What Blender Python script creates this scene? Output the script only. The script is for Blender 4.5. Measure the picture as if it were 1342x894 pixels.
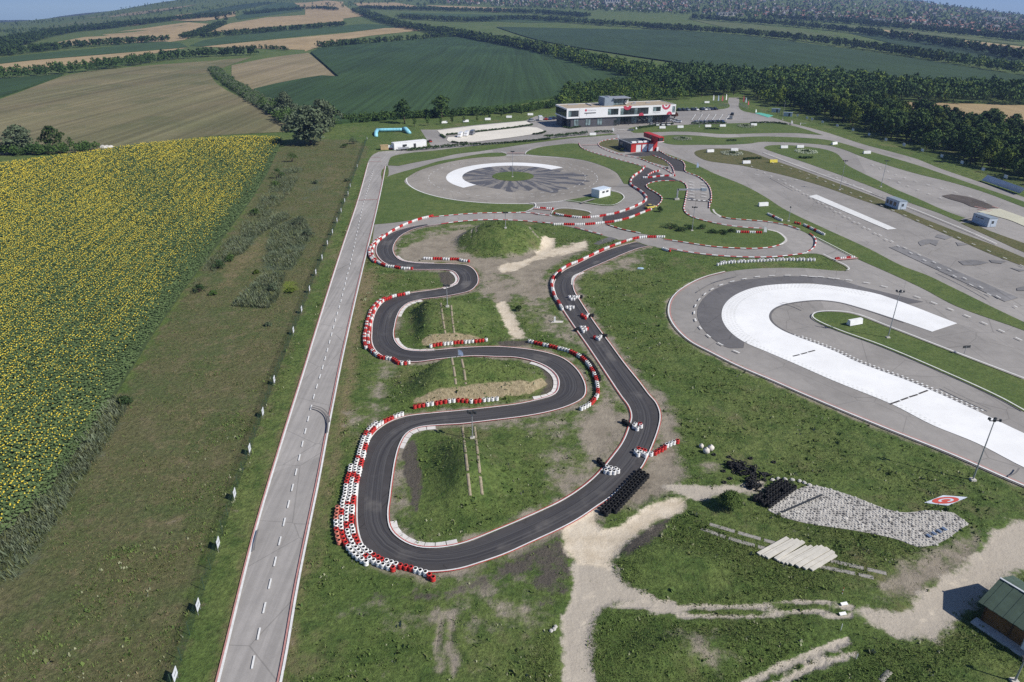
import bpy, bmesh, math, random
import numpy as np
from mathutils import Vector, Matrix
from mathutils.geometry import tessellate_polygon

for _o in list(bpy.data.objects):
    bpy.data.objects.remove(_o)
SC = bpy.context.scene
COL = SC.collection
rnd = random.Random(7)
rng = np.random.default_rng(11)

# ------------------------------------------------------------------ camera
FPX = 895.0
PITCH = math.atan(439 / 895)
CAMH = 61.0
cam = bpy.data.cameras.new('camera')
cam.sensor_width = 36.0
cam.lens = 36.0 * FPX / 1342.0
cam.clip_start = 1.0
cam.clip_end = 60000
cam_o = bpy.data.objects.new('camera', cam)
COL.objects.link(cam_o)
cam_o.location = (0, 0, CAMH)
cam_o.rotation_euler = (math.pi / 2 - PITCH, 0, 0)
SC.camera = cam_o

# ------------------------------------------------------------------ sky, sun, exposure
SUN_EL = math.radians(41)
SUN_AZ = math.radians(115)          # clockwise from +Y
world = bpy.data.worlds.new('World')
SC.world = world
world.use_nodes = True
_wn = world.node_tree
_sky = _wn.nodes.new('ShaderNodeTexSky')
_sky.sky_type = 'NISHITA'
_sky.sun_disc = False
_sky.sun_elevation = SUN_EL
_sky.sun_rotation = SUN_AZ
_sky.altitude = 2500
_sky.air_density = 0.55
_sky.dust_density = 0.1
_sky.ozone_density = 3.5
_wn.links.new(_sky.outputs[0], _wn.nodes['Background'].inputs[0])
_wn.nodes['Background'].inputs[1].default_value = 0.105
sun = bpy.data.lights.new('sun', 'SUN')
sun.energy = 4.0
sun.angle = math.radians(0.6)
sun.color = (1.0, 0.955, 0.88)
sun_o = bpy.data.objects.new('sun', sun)
COL.objects.link(sun_o)
_sd = Vector((math.sin(SUN_AZ) * math.cos(SUN_EL), math.cos(SUN_AZ) * math.cos(SUN_EL), math.sin(SUN_EL)))
sun_o.rotation_euler = (-_sd).to_track_quat('-Z', 'Y').to_euler()
sun_o.location = (80, -40, 120)
SC.view_settings.view_transform = 'Standard'
SC.view_settings.look = 'None'
SC.view_settings.exposure = 0.44
SC.view_settings.gamma = 1.0
SC.view_settings.use_curve_mapping = False
SC.render.engine = 'CYCLES'
SC.cycles.use_denoising = False
SC.cycles.max_bounces = 5
SC.cycles.diffuse_bounces = 2
SC.cycles.glossy_bounces = 2
SC.cycles.transparent_max_bounces = 6
SC.cycles.volume_bounces = 0

# ------------------------------------------------------------------ pixel -> place
SP, CP = math.sin(PITCH), math.cos(PITCH)
ZOOM = {'': (0, 0, 1.0),
        'A': (440, 370, 3.311), 'B': (420, 520, 3.311), 'C': (470, 170, 4.063), 'D': (700, 300, 4.063),
        'E': (740, 500, 4.063), 'G': (900, 150, 2.98), 'H': (900, 560, 2.676), 'I': (700, 660, 3.82),
        'J': (250, 170, 3.19), 'K': (200, 480, 2.16),
        'z1': (0, 0, 2.982), 'z2': (400, 0, 2.684), 'z3': (850, 0, 2.7276),
        '11': (480, 150, 6.71), '12': (660, 150, 6.71), '13': (840, 140, 6.71), '14': (680, 240, 6.71),
        '15': (860, 240, 4.782), '16': (1000, 130, 6.71), '17': (1142, 190, 6.71), '18': (860, 340, 5.5875),
        '21': (720, 110, 7.45), '22': (1060, 360, 3.191), '23': (440, 540, 3.725), '24': (470, 270, 7.447),
        '25': (460, 370, 4.968), '26': (480, 155, 5.592), '27': (880, 110, 6.71), '28': (1192, 720, 5.14)}


def px(s):
    """'A: x,y x,y | 12: x,y' -> picture points read from enlarged views of the photograph"""
    out = []
    for seg in s.split('|'):
        if ':' in seg:
            k, body = seg.split(':')
            k = k.strip()
        else:
            k, body = '', seg
        ox, oy, sc = ZOOM[k]
        for t in body.split():
            a, b = t.split(',')
            out.append((ox + float(a) / sc, oy + float(b) / sc))
    return out


def crest_y(x):
    return np.interp(x, [-400, 0, 130, 225, 420, 700, 1000, 1190, 1342, 1700], [33, 30, 17, 0, -9, -14, -13, 0, 19, 30])


D0, D1 = 1150.0, 4300.0


def far_z(x, y):
    d = np.hypot(x, y)
    az = np.arctan2(x, np.maximum(y, 1e-3))
    az = np.clip(az, -1.2, 1.2)
    pxx = 671 + FPX * np.tan(az) / CP
    k = (447 - crest_y(pxx)) / FPX
    te = np.cos(az) * (k * CP - SP) / (CP + k * SP)
    z1 = CAMH + D1 * te
    t = np.clip((d - D0) / (D1 - D0), 0, 1)
    z = z1 * t ** 1.35
    over = np.maximum(d - D1, 0)
    return z - over * 0.05 - np.minimum(over, 600) * 0.02


# mounds: polygon of the foot (picture), run to full height for each edge, height
MOUNDS = []


def sd_edges(poly, X, Y):
    """signed distance to each edge line of a counter-clockwise polygon (inside positive)"""
    n = len(poly)
    out = []
    for i in range(n):
        ax, ay = poly[i]
        bx, by = poly[(i + 1) % n]
        L = math.hypot(bx - ax, by - ay) + 1e-9
        out.append(((bx - ax) * (Y - ay) - (by - ay) * (X - ax)) / L)
    return out


def inside(poly, X, Y):
    c = np.zeros(np.shape(X), bool)
    n = len(poly)
    j = n - 1
    for i in range(n):
        xi, yi = poly[i]
        xj, yj = poly[j]
        if yi != yj:
            c ^= ((yi > Y) != (yj > Y)) & (X < (xj - xi) * (Y - yi) / (yj - yi) + xi)
        j = i
    return c


def seg_dist(poly, X, Y, closed=True):
    d = np.full(np.shape(X), 1e9)
    n = len(poly)
    for i in range(n if closed else n - 1):
        ax, ay = poly[i]
        bx, by = poly[(i + 1) % n]
        dx, dy = bx - ax, by - ay
        t = np.clip(((X - ax) * dx + (Y - ay) * dy) / (dx * dx + dy * dy + 1e-9), 0, 1)
        d = np.minimum(d, np.hypot(X - ax - t * dx, Y - ay - t * dy))
    return d


def sdist(poly, X, Y):
    return np.where(inside(poly, X, Y), 1, -1) * seg_dist(poly, X, Y)


def H(x, y):
    x = np.asarray(x, float)
    y = np.asarray(y, float)
    z = far_z(x, y)
    for poly, runs, hm, box in MOUNDS:
        m = (x > box[0]) & (x < box[2]) & (y > box[1]) & (y < box[3])
        if not m.any():
            continue
        xs, ys = (x[m], y[m]) if x.ndim else (x, y)
        if runs is None:
            c, r = poly
            t = np.clip(1 - np.hypot(xs - c[0], ys - c[1]) / r, 0, 1)
            hh = hm * np.clip(t * 1.25, 0, 1) ** 1.1
            hh = hm * (1 - (1 - np.clip(hh / hm, 0, 1)) ** 1.7)
        else:
            hh = np.full(np.shape(xs), 1.0)
            cut = np.full(np.shape(xs), 1.0)
            for dd, r in zip(sd_edges(poly, xs, ys), runs):
                q = np.clip(dd / abs(r), 0, 1)
                if r > 0:
                    hh = hh * (q * q * (3 - 2 * q))
                else:
                    cut = np.minimum(cut, q)
            hh = hh * hm * cut ** .42
        if x.ndim:
            z[m] = z[m] + hh
        else:
            z = z + hh
    return z


def G(pts, z=0.0):
    """picture points -> ground plane"""
    out = []
    for a, b in pts:
        u, v = (a - 671) / FPX, (b - 447) / FPX
        t = (z - CAMH) / (-SP - v * CP)
        out.append((u * t, (CP - v * SP) * t))
    return out


def GT(pts):
    """picture points -> terrain surface (x, y, z)"""
    a = np.array(pts, float)
    u, v = (a[:, 0] - 671) / FPX, (a[:, 1] - 447) / FPX
    dx, dy, dz = u, CP - v * SP, -SP - v * CP
    tf = -CAMH / np.minimum(dz, -1e-6)
    flat = (dz < 0) & (np.hypot(dx * tf, dy * tf) < D0 * .93)
    if flat.all():
        lo, hi, steps = tf * (1 - 7.0 / CAMH), tf * 1.02, 60
    else:
        lo, hi, steps = np.full(len(a), 20.0), np.full(len(a), 9000.0), 700
    done = np.zeros(len(a), bool)
    prev = lo.copy()
    lo0, hi0 = lo.copy(), hi.copy()
    for k in range(1, steps + 1):
        t = lo0 * (hi0 / lo0) ** (k / steps)
        below = (CAMH + dz * t) < H(dx * t, dy * t)
        new = below & ~done
        hi = np.where(new, t, hi)
        lo = np.where(new, prev, lo)
        done |= new
        prev = t
    for _ in range(24):
        m = (lo + hi) / 2
        below = (CAMH + dz * m) < H(dx * m, dy * m)
        hi = np.where(below, m, hi)
        lo = np.where(below, lo, m)
    t = (lo + hi) / 2
    X, Y = dx * t, dy * t
    return np.stack([X, Y, H(X, Y)], 1)


def ppm(y_px):
    return (y_px - 8) * CP / CAMH


def smooth(pts, closed=True, sub=5, corner=50):
    """Catmull-Rom through the points; sharp turns stay corners"""
    P = [np.array(p, float) for p in pts]
    n = len(P)
    if n < 3:
        return [tuple(p) for p in P]

    def at(i):
        return P[i % n] if closed else P[max(0, min(n - 1, i))]
    tang, sharp = [], []
    for i in range(n):
        a, b, c = at(i - 1), at(i), at(i + 1)
        v1, v2 = b - a, c - b
        l1, l2 = np.linalg.norm(v1), np.linalg.norm(v2)
        if l1 < 1e-6 or l2 < 1e-6:
            tang.append((v1 + v2) * .5 if not closed else v1 * 0)
            sharp.append(True)
            continue
        ang = math.degrees(math.acos(max(-1, min(1, float(v1 @ v2) / (l1 * l2)))))
        sharp.append(ang > corner)
        tang.append((v1 / l1 + v2 / l2) / 2)
    out = []
    for i in range(n if closed else n - 1):
        a, b = at(i), at(i + 1)
        L = np.linalg.norm(b - a)
        ch = (b - a)
        t0 = ch / max(L, 1e-6) if sharp[i] else tang[i]
        t1 = ch / max(L, 1e-6) if sharp[(i + 1) % n] else tang[(i + 1) % n]
        for k in range(sub):
            s = k / sub
            h00, h10, h01, h11 = 2*s**3-3*s*s+1, s**3-2*s*s+s, -2*s**3+3*s*s, s**3-s*s
            out.append(tuple(h00 * a + h10 * L * t0 + h01 * b + h11 * L * t1))
    if not closed:
        out.append(tuple(P[-1]))
    return out


def resample(pts, step):
    P = np.array(pts, float)
    s = np.concatenate([[0], np.cumsum(np.linalg.norm(np.diff(P, axis=0), axis=1))])
    n = max(2, int(round(s[-1] / step)) + 1)
    q = np.linspace(0, s[-1], n)
    return np.stack([np.interp(q, s, P[:, k]) for k in range(P.shape[1])], 1)


# ------------------------------------------------------------------ objects
def props(o, label=None, cat=None, group=None, kind=None):
    if label:
        o['label'] = label
    if cat:
        o['category'] = cat
    if group:
        o['group'] = group
    if kind:
        o['kind'] = kind
    return o


def link(name, data, parent=None, mats=None, loc=None, rz=None, scale=None):
    o = bpy.data.objects.new(name, data)
    COL.objects.link(o)
    if parent is not None:
        o.parent = parent
    if mats is not None and data is not None and len(data.materials) == 0:
        for m in (mats if isinstance(mats, (list, tuple)) else [mats]):
            data.materials.append(m)
    if loc is not None:
        o.location = loc
    if rz is not None:
        o.rotation_euler = (0, 0, rz)
    if scale is not None:
        o.scale = scale if hasattr(scale, '__len__') else (scale,) * 3
    return o


def thing(name, label, cat, loc=(0, 0, 0), rz=0.0, group=None, scale=None):
    o = bpy.data.objects.new(name, None)
    COL.objects.link(o)
    o.empty_display_size = 0.3
    o.location = loc
    o.rotation_euler = (0, 0, rz)
    if scale is not None:
        o.scale = scale if hasattr(scale, '__len__') else (scale,) * 3
    return props(o, label, cat, group)


def copy_tree(o, parent=None):
    c = o.copy()
    COL.objects.link(c)
    c.parent = parent
    for ch in list(o.children):
        copy_tree(ch, c)
    return c


def np_mesh(name, V, Fc, mi=None, smooth_=False, uv=None):
    V = np.asarray(V, np.float32)
    Fc = np.asarray(Fc, np.int32)
    me = bpy.data.meshes.new(name)
    nv, (nf, k) = len(V), Fc.shape
    me.vertices.add(nv)
    me.vertices.foreach_set('co', V.ravel())
    me.loops.add(nf * k)
    me.loops.foreach_set('vertex_index', Fc.ravel())
    me.polygons.add(nf)
    me.polygons.foreach_set('loop_start', np.arange(0, nf * k, k, dtype=np.int32))
    if mi is not None:
        me.polygons.foreach_set('material_index', np.asarray(mi, np.int32))
    if uv is not None:
        l = me.uv_layers.new(name='UVMap')
        l.data.foreach_set('uv', np.asarray(uv, np.float32)[Fc.ravel()].ravel())
    me.update(calc_edges=True)
    me.validate()
    if smooth_:
        me.shade_smooth()
    return me


class MB:
    """collects simple shapes into one mesh"""

    def __init__(self):
        self.v, self.f, self.m = [], [], []

    def add(self, vs, fs, m=0):
        o = len(self.v)
        self.v += [tuple(p) for p in vs]
        self.f += [tuple(i + o for i in f) for f in fs]
        self.m += [m] * len(fs)
        return self

    def box(self, c, s, m=0, rz=0.0, taper=1.0, rx=0.0):
        hx, hy, hz = s[0] / 2, s[1] / 2, s[2] / 2
        R = Matrix.Rotation(rz, 3, 'Z') @ Matrix.Rotation(rx, 3, 'X')
        vs = []
        for z in (-1, 1):
            k = taper if z > 0 else 1
            for x, y in ((-1, -1), (1, -1), (1, 1), (-1, 1)):
                vs.append(R @ Vector((x * hx * k, y * hy * k, z * hz)) + Vector(c))
        return self.add(vs, [(3, 2, 1, 0), (4, 5, 6, 7), (0, 1, 5, 4), (1, 2, 6, 5), (2, 3, 7, 6), (3, 0, 4, 7)], m)

    def prism(self, poly, z0, z1, m=0, caps=True):
        n = len(poly)
        vs = [(x, y, z0) for x, y in poly] + [(x, y, z1) for x, y in poly]
        fs = [(i, (i + 1) % n, n + (i + 1) % n, n + i) for i in range(n)]
        self.add(vs, fs, m)
        if caps:
            o = len(self.v) - 2 * n
            for t in tessellate_polygon([[Vector((x, y, 0)) for x, y in poly]]):
                self.f.append(tuple(o + n + i for i in t))
                self.m.append(m)
        return self

    def tube(self, a, b, r0, r1=None, n=8, m=0, caps=True):
        r1 = r0 if r1 is None else r1
        a, b = Vector(a), Vector(b)
        q = (b - a).to_track_quat('Z', 'Y').to_matrix()
        vs = []
        for c, r in ((a, r0), (b, r1)):
            for i in range(n):
                t = 2 * math.pi * i / n
                vs.append(c + q @ Vector((r * math.cos(t), r * math.sin(t), 0)))
        fs = [(i, (i + 1) % n, n + (i + 1) % n, n + i) for i in range(n)]
        if caps:
            fs += [tuple(range(n))[::-1], tuple(range(n, 2 * n))]
        return self.add(vs, fs, m)

    def lathe(self, prof, n=12, m=0, c=(0, 0, 0)):
        vs, fs = [], []
        for r, z in prof:
            for i in range(n):
                t = 2 * math.pi * i / n
                vs.append((c[0] + r * math.cos(t), c[1] + r * math.sin(t), c[2] + z))
        for k in range(len(prof) - 1):
            for i in range(n):
                fs.append((k * n + i, k * n + (i + 1) % n, (k + 1) * n + (i + 1) % n, (k + 1) * n + i))
        return self.add(vs, fs, m)

    def mesh(self, name, smooth_=False):
        me = bpy.data.meshes.new(name)
        me.from_pydata(self.v, [], self.f)
        me.polygons.foreach_set('material_index', self.m)
        me.update()
        if smooth_:
            me.shade_smooth()
        return me

    def build(self, name, mats, parent=None, smooth_=False, **k):
        return link(name, self.mesh(name, smooth_), parent, mats, **k)


# ------------------------------------------------------------------ materials
class NT:
    def __init__(self, name):
        self.mat = bpy.data.materials.new(name)
        self.mat.use_nodes = True
        self.t = self.mat.node_tree
        self.b = self.t.nodes['Principled BSDF']
        self.b.inputs['Specular IOR Level'].default_value = 0.25
        self._pos = None

    def n(self, kind, **k):
        nd = self.t.nodes.new(kind)
        for a, v in k.items():
            setattr(nd, a, v)
        return nd

    def l(self, a, b):
        self.t.links.new(a, b)

    def put(self, sock, v):
        if isinstance(v, bpy.types.NodeSocket):
            self.l(v, sock)
        elif isinstance(v, (tuple, list)) and len(v) == 3 and sock.type == 'RGBA':
            sock.default_value = (*v, 1)
        else:
            sock.default_value = v

    @property
    def pos(self):
        if self._pos is None:
            self._pos = self.n('ShaderNodeNewGeometry').outputs['Position']
        return self._pos

    def mapv(self, vec, scale=(1, 1, 1), rot=(0, 0, 0)):
        m = self.n('ShaderNodeMapping')
        self.l(vec, m.inputs['Vector'])
        m.inputs['Scale'].default_value = scale
        m.inputs['Rotation'].default_value = rot
        return m.outputs[0]

    def noise(self, scale, detail=4, rough=.55, vec=None, dist=0.0):
        nd = self.n('ShaderNodeTexNoise')
        self.l(vec if vec is not None else self.pos, nd.inputs['Vector'])
        nd.inputs['Scale'].default_value = scale
        nd.inputs['Detail'].default_value = detail
        nd.inputs['Roughness'].default_value = rough
        nd.inputs['Distortion'].default_value = dist
        return nd.outputs['Fac']

    def math(self, op, a, b=0.0, c=0.0, clamp=False):
        nd = self.n('ShaderNodeMath', operation=op, use_clamp=clamp)
        self.put(nd.inputs[0], a)
        self.put(nd.inputs[1], b)
        self.put(nd.inputs[2], c)
        return nd.outputs[0]

    def ramp(self, fac, lo, hi, a=0.0, b=1.0):
        nd = self.n('ShaderNodeMapRange', interpolation_type='SMOOTHSTEP')
        self.put(nd.inputs[0], fac)
        for i, v in enumerate((lo, hi, a, b)):
            nd.inputs[i + 1].default_value = v
        return nd.outputs[0]

    def mix(self, fac, a, b):
        nd = self.n('ShaderNodeMix', data_type='RGBA')
        self.put(nd.inputs[0], fac)
        self.put(nd.inputs[6], a)
        self.put(nd.inputs[7], b)
        return nd.outputs[2]

    def mul(self, col, fac):
        """colour times a value"""
        nd = self.n('ShaderNodeVectorMath', operation='SCALE')
        self.put(nd.inputs[0], col)
        self.put(nd.inputs['Scale'], fac)
        return nd.outputs[0]

    def attr(self, name):
        nd = self.n('ShaderNodeAttribute', attribute_name=name)
        return nd.outputs['Fac']

    def bump(self, h, strength=.5, dist=.1):
        nd = self.n('ShaderNodeBump')
        nd.inputs['Strength'].default_value = strength
        nd.inputs['Distance'].default_value = dist
        self.l(h, nd.inputs['Height'])
        self.l(nd.outputs[0], self.b.inputs['Normal'])

    def out(self, col, rough=.85):
        self.put(self.b.inputs['Base Color'], col)
        self.put(self.b.inputs['Roughness'], rough)
        return self.mat


_pc = {}


def paint(name, col, rough=.6, var=.12, scale=1.5, metal=0.0, spec=.3):
    """plain colour with mild wear"""
    if name in _pc:
        return _pc[name]
    t = NT(name)
    tc = t.n('ShaderNodeTexCoord').outputs['Object']
    f = t.noise(scale, 4, .6, tc)
    c = t.mix(t.ramp(f, .3, .7), tuple(c * (1 - var) for c in col), tuple(min(1, c * (1 + var * .5)) for c in col))
    t.b.inputs['Metallic'].default_value = metal
    t.b.inputs['Specular IOR Level'].default_value = spec
    _pc[name] = t.out(c, rough)
    return _pc[name]
# ------------------------------------------------------------------ terrain
def ccw(poly, *extra):
    a = sum(poly[i][0] * poly[(i + 1) % len(poly)][1] - poly[(i + 1) % len(poly)][0] * poly[i][1] for i in range(len(poly)))
    if a >= 0:
        return (poly, *extra)
    n = len(poly)
    p2 = poly[::-1]
    ex = []
    for e in extra:   # edge i joins i, i+1 ; after reversing edge j joins n-1-j, n-2-j
        ex.append([e[(n - 2 - j) % n] for j in range(n)])
    return (p2, *ex)


def mound(s, runs, hm):
    poly = G(px(s))
    poly, runs = ccw(poly, runs)
    xs, ys = [p[0] for p in poly], [p[1] for p in poly]
    MOUNDS.append((poly, runs, hm, (min(xs) - 1, min(ys) - 1, max(xs) + 1, max(ys) + 1)))


_c = G(px('C: 765,592'))[0]
MOUNDS.append(((_c, 14.0), None, 5.0, (_c[0] - 15, _c[1] - 15, _c[0] + 15, _c[1] + 15)))
mound('25: 385,412 890,374 1045,352 900,105 640,125 372,160', [-7, -9, 12, 6, 4, 4.5], 3.2)
mound('A: 225,545 310,536 560,516 830,488 918,440 880,362 690,333 420,352 330,365', [-8, -8, -8, -8, -9, 8, 6, 6, 8], 3.9)
mound('B: 405,500 440,600 600,600 900,515 1010,430 1000,260 880,150 700,128 480,150 412,180', [9, 8, 10, 11, 14, 14, 12, 7, 5, 9], 3.8)
mound('H: 330,345 640,405 800,455 720,490 500,455 330,390', [2.5, 2.5, 3, 3, 3, 3], 1.0)
mound('H: -260,330 60,370 250,440 540,560 540,605 0,610 -260,560 -330,440', [7] * 8, 1.5)
mound('H: -250,690 560,680 585,750 230,880 -260,900', [5] * 5, 1.3)
mound('H: 380,60 800,60 930,160 800,230 500,180', [10] * 5, 1.2)


def axis(fine0, fine1, step, med0, med1, mstep, lo, hi):
    a = list(np.arange(fine0, fine1, step))
    a += list(np.arange(fine1, med1, mstep))
    b = list(np.arange(fine0 - mstep, med0, -mstep))[::-1]
    up, dn = [med1], [med0]
    s = mstep
    while up[-1] < hi:
        s = min(s * 1.22, 125)
        up.append(up[-1] + s)
    s = mstep
    while dn[-1] > lo:
        s = min(s * 1.22, 125)
        dn.append(dn[-1] - s)
    return np.array(dn[::-1] + b + a + up)


GX = axis(-78, 78, .7, -130, 150, 2.0, -6000, 6000)
GY = axis(40, 216, .7, 38, 330, 2.0, -250, 7200)
GXX, GYY = np.meshgrid(GX, GY)
GZZ = H(GXX.ravel(), GYY.ravel())
gx, gy = GXX.ravel(), GYY.ravel()
nx, ny = len(GX), len(GY)
_i = np.arange((ny - 1) * nx).reshape(ny - 1, nx)[:, :-1].ravel()
GF = np.stack([_i, _i + 1, _i + nx + 1, _i + nx], 1)
near = (np.abs(gx) < 260) & (gy < 480)

TRK_W_PX = ('D: 545,72 470,92 380,120 300,155 220,195 160,225 120,265 105,300 112,340 130,390 160,440 220,530 290,630 370,750 465,893 '
         '| E: 345,140 358,190 345,245 310,330 260,400 190,485 120,550 0,632 | B: 900,525 760,585 600,645 500,660 420,655 350,625 305,580 292,520 '
         '300,440 310,360 325,270 345,205 375,160 420,137 520,125 610,120 740,105 900,85 1000,65 1080,40 1140,5 | A: 1083,460 1065,410 1030,365 980,330 '
         '900,305 800,290 700,283 600,285 520,290 430,298 370,302 300,295 265,270 250,235 255,190 265,150 285,115 320,90 380,75 440,68 520,55 580,40 610,15 '
         '| C: 635,812 632,780 610,745 575,725 500,718 400,716 300,712 230,700 195,675 182,640 195,600 235,560 300,530 380,512 440,505')
TRK_E_PX = ('D: 610,95 560,105 490,130 420,160 340,195 270,225 225,255 207,290 212,330 240,380 285,450 340,530 400,610 480,720 560,820 615,893 '
         '| E: 480,110 503,160 507,200 495,260 470,330 440,400 405,465 330,540 240,620 160,675 80,730 0,775 | B: 900,640 800,685 700,720 600,750 500,762 '
         '430,760 330,740 250,710 205,675 178,630 163,570 160,480 165,390 180,290 200,220 225,175 265,135 320,105 380,88 480,76 600,65 760,48 860,35 940,18 '
         '| A: 919,502 955,485 970,450 965,415 940,385 900,360 850,342 780,328 690,325 600,322 500,330 430,338 350,348 280,345 220,330 180,305 160,270 158,220 '
         '165,160 185,115 220,80 270,62 340,48 430,35 490,22 | C: 522,822 535,800 525,775 500,755 440,748 350,748 250,745 180,730 130,705 100,670 95,635 '
         '110,600 150,565 220,535 300,515')
masks = {k: np.zeros(len(gx)) for k in ('dirt', 'sand', 'gravel', 'dry', 'meadow', 'soil', 'reed', 'bright', 'cliff')}


def region(k, s, feather=1.5, amount=1.0, curve=True):
    poly = G(px(s))
    if curve:
        poly = smooth(poly, True, 4, 70)
    m = np.zeros(len(gx))
    xs, ys = [p[0] for p in poly], [p[1] for p in poly]
    sel = (gx > min(xs) - 9) & (gx < max(xs) + 9) & (gy > min(ys) - 9) & (gy < max(ys) + 9)
    d = sdist(poly, gx[sel], gy[sel])
    q = np.clip(d / (3.6 * feather) + .5, 0, 1)
    m[sel] = amount * q * q * (3 - 2 * q)
    masks[k] = np.maximum(masks[k], m)


def trail(k, s, w, feather=.5, amount=1.0):
    pts = smooth(G(px(s)), False, 6)
    xs, ys = [p[0] for p in pts], [p[1] for p in pts]
    sel = (gx > min(xs) - 9) & (gx < max(xs) + 9) & (gy > min(ys) - 9) & (gy < max(ys) + 9)
    d = seg_dist(pts, gx[sel], gy[sel], False)
    m = np.zeros(len(gx))
    m[sel] = amount * np.clip((w / 2 - d) / (2 * feather) + .5, 0, 1)
    masks[k] = np.maximum(masks[k], m)


region('meadow', '-200,1000 -200,760 0,715 60,668 160,520 240,390 330,268 375,190 400,182 470,186 462,230 430,320 400,400 350,530 280,690 215,894 180,1000', 3, 1)
region('dry', '130,800 160,640 230,520 300,420 340,400 330,470 290,560 230,680 190,800', 9, .55)
region('dry', 'J: 90,650 260,440 330,440 320,520 230,600 130,690', 4, .8)
region('dry', 'J: 560,150 650,130 640,230 540,280 480,250', 6, .6)
region('reed', 'J: 300,595 330,470 360,400 460,365 505,430 460,520 420,585', 2, .9)
region('reed', 'J: 185,735 300,620 390,600 360,700 320,745', 2, .8)
region('reed', 'J: 130,540 230,420 390,345 410,370 300,430 210,520', 2, .8)
region('reed', 'J: 420,330 520,200 590,160 570,240 500,290', 3, .5)
region('reed', '0,690 75,620 150,520 165,535 100,640 20,760 -40,780', 3, .6)
region('bright', 'J: 380,640 440,630 450,670 390,680', 1.5, .8)
region('dry', '470,352 490,362 478,420 466,500 452,580 436,650 418,740 424,650 440,550 452,470', 1.6, 1.0)
region('dry', 'C: 40,740 110,720 130,800 90,894 10,894', 2, .8)
region('dry', '24: 200,660 400,655 470,700 300,760 210,740', 1.5, .6)
region('dirt', 'C: 195,665 330,590 440,560 560,528 525,600 560,655 700,685 960,645 1219,590 1219,640 1100,690 1000,760 1030,894 880,894 810,780 720,770 690,894 650,894 650,790 600,730 450,705 250,700', 1.8, .95)
region('dirt', 'C: 390,560 560,525 620,540 600,580 500,600', 1.5, .7)
region('dirt', 'A: 650,0 740,0 760,80 690,95', 1.5, .95)
region('dirt', 'A: 800,60 880,20 920,60 850,110', 2, .6)
region('dirt', 'D: 625,98 560,108 430,165 300,225 235,275 250,345 330,470 450,630 640,850 720,900 660,960 560,820 340,530 240,380 210,330 215,280 260,230 420,155', 1.2, .9)
region('dirt', 'E: 395,-20 470,30 560,160 612,260 600,420 640,480 560,570 500,620 250,700 165,790 100,720 330,540 440,400 505,200', 1.4, .95)
region('dirt', 'E: 70,190 130,150 250,120 340,190 350,255 300,340 240,410 150,500 60,560 0,610 -40,580 -40,480 100,460 120,400 70,300', 2, .9)
region('dirt', 'A: 1060,560 1120,540 1150,470 1192,460 1192,700 1100,700', 2, .8)
region('dirt', 'D: 80,440 180,500 260,620 420,893 340,893 330,780 200,640 90,580', 2, .55)
region('dirt', 'A: 400,298 700,280 840,265 900,300 690,283', 1.0, .7)
region('soil', 'A: 700,255 840,250 850,275 720,285', .8, .8)
region('soil', 'A: 840,345 900,350 945,390 955,450 930,480 870,500 900,450 900,400', .8, .9)
region('soil', '24: 790,645 880,635 930,680 935,760 830,800 790,720', .8, .9)
region('soil', '15: 690,310 760,320 800,350 780,385 740,390 770,360', .8, .9)
region('soil', 'B: 385,190 412,180 412,500 400,505', .5, .9)
region('soil', 'E: 160,700 260,640 440,470 500,560 250,720 190,790', 1.2, .55)
region('soil', 'I: 410,260 560,120 690,50 660,120 470,270', .8, .95)
region('soil', 'B: 150,830 480,850 760,730 1040,590 1075,680 1060,890 960,893 900,760 640,850 420,893 250,870', 2, .8)
region('soil', 'I: 90,150 145,150 185,290 185,420 140,520 130,400', .9, .8)
region('sand', 'C: 745,725 900,690 990,575 1050,578 1035,640 930,705 860,740 770,768', .8, 1)
region('sand', 'C: 930,665 1219,590 1225,635 960,695', 1.0, .75)
region('sand', 'A: 688,92 740,80 838,245 762,250', .8, .9)
region('sand', 'I: 140,135 310,30 340,130 420,110 560,20 640,-20 775,-30 750,40 640,85 480,205 395,290 380,330 200,290', .8, 1)
region('gravel', 'I: 180,285 390,300 440,380 560,450 700,500 800,515 760,550 640,550 500,505 400,505 330,545 290,620 290,780 320,894 345,1010 130,1010 140,894 125,700 125,560 175,490 190,340', .6, .95)
region('gravel', 'E: 520,560 560,545 820,560 1000,530 1080,520 1040,590 830,605 690,640 640,610', .8, .9)
region('gravel', 'H: 560,622 720,640 850,560 1000,440 1130,335 1190,330 1290,330 1290,520 1190,510 1010,620 960,660 900,735 740,738 640,690', 1.0, .95)
region('dirt', 'H: 700,500 860,430 1010,360 1060,440 850,580 760,620 690,600', 1.5, .75)
region('dirt', 'E: 690,430 830,430 850,480 720,500', 1.0, .6)
region('dirt', 'H: 0,720 150,740 180,840 40,860 -40,800', 2.5, .5)
region('dirt', '560,760 640,740 700,760 640,790 580,790', 2, .55)
region('dirt', 'A: 160,350 300,360 230,440 180,560 130,620 150,450', 2, .5)
region('dirt', '13: 420,570 620,650 720,720 900,840 1010,892 960,892 800,800 640,700', .8, .8)
region('dirt', '14: 1050,440 1110,290 1330,120 1342,150 1140,330 1130,460', .8, .75)
region('dirt', '15: 30,200 250,250 330,320 350,400 240,360 100,300', 2, .45)
region('dirt', 'C: 640,700 800,780 900,800 1030,760 1060,894 640,894', 2.5, .75)
region('dirt', 'D: 0,400 110,440 200,560 180,600 60,560 0,520', 2.5, .6)
region('dirt', 'A: 740,0 930,0 960,100 900,170 800,150', 3, .5)
region('dirt', 'A: 180,360 330,350 240,430 190,600 120,640 140,480', 2.5, .6)
region('dirt', 'A: 600,600 760,595 1000,600 1090,660 1000,690 800,640 640,640', 2.2, .6)
region('dirt', 'A: 880,690 960,660 1060,720 1050,800 940,830', 2.2, .55)
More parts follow.
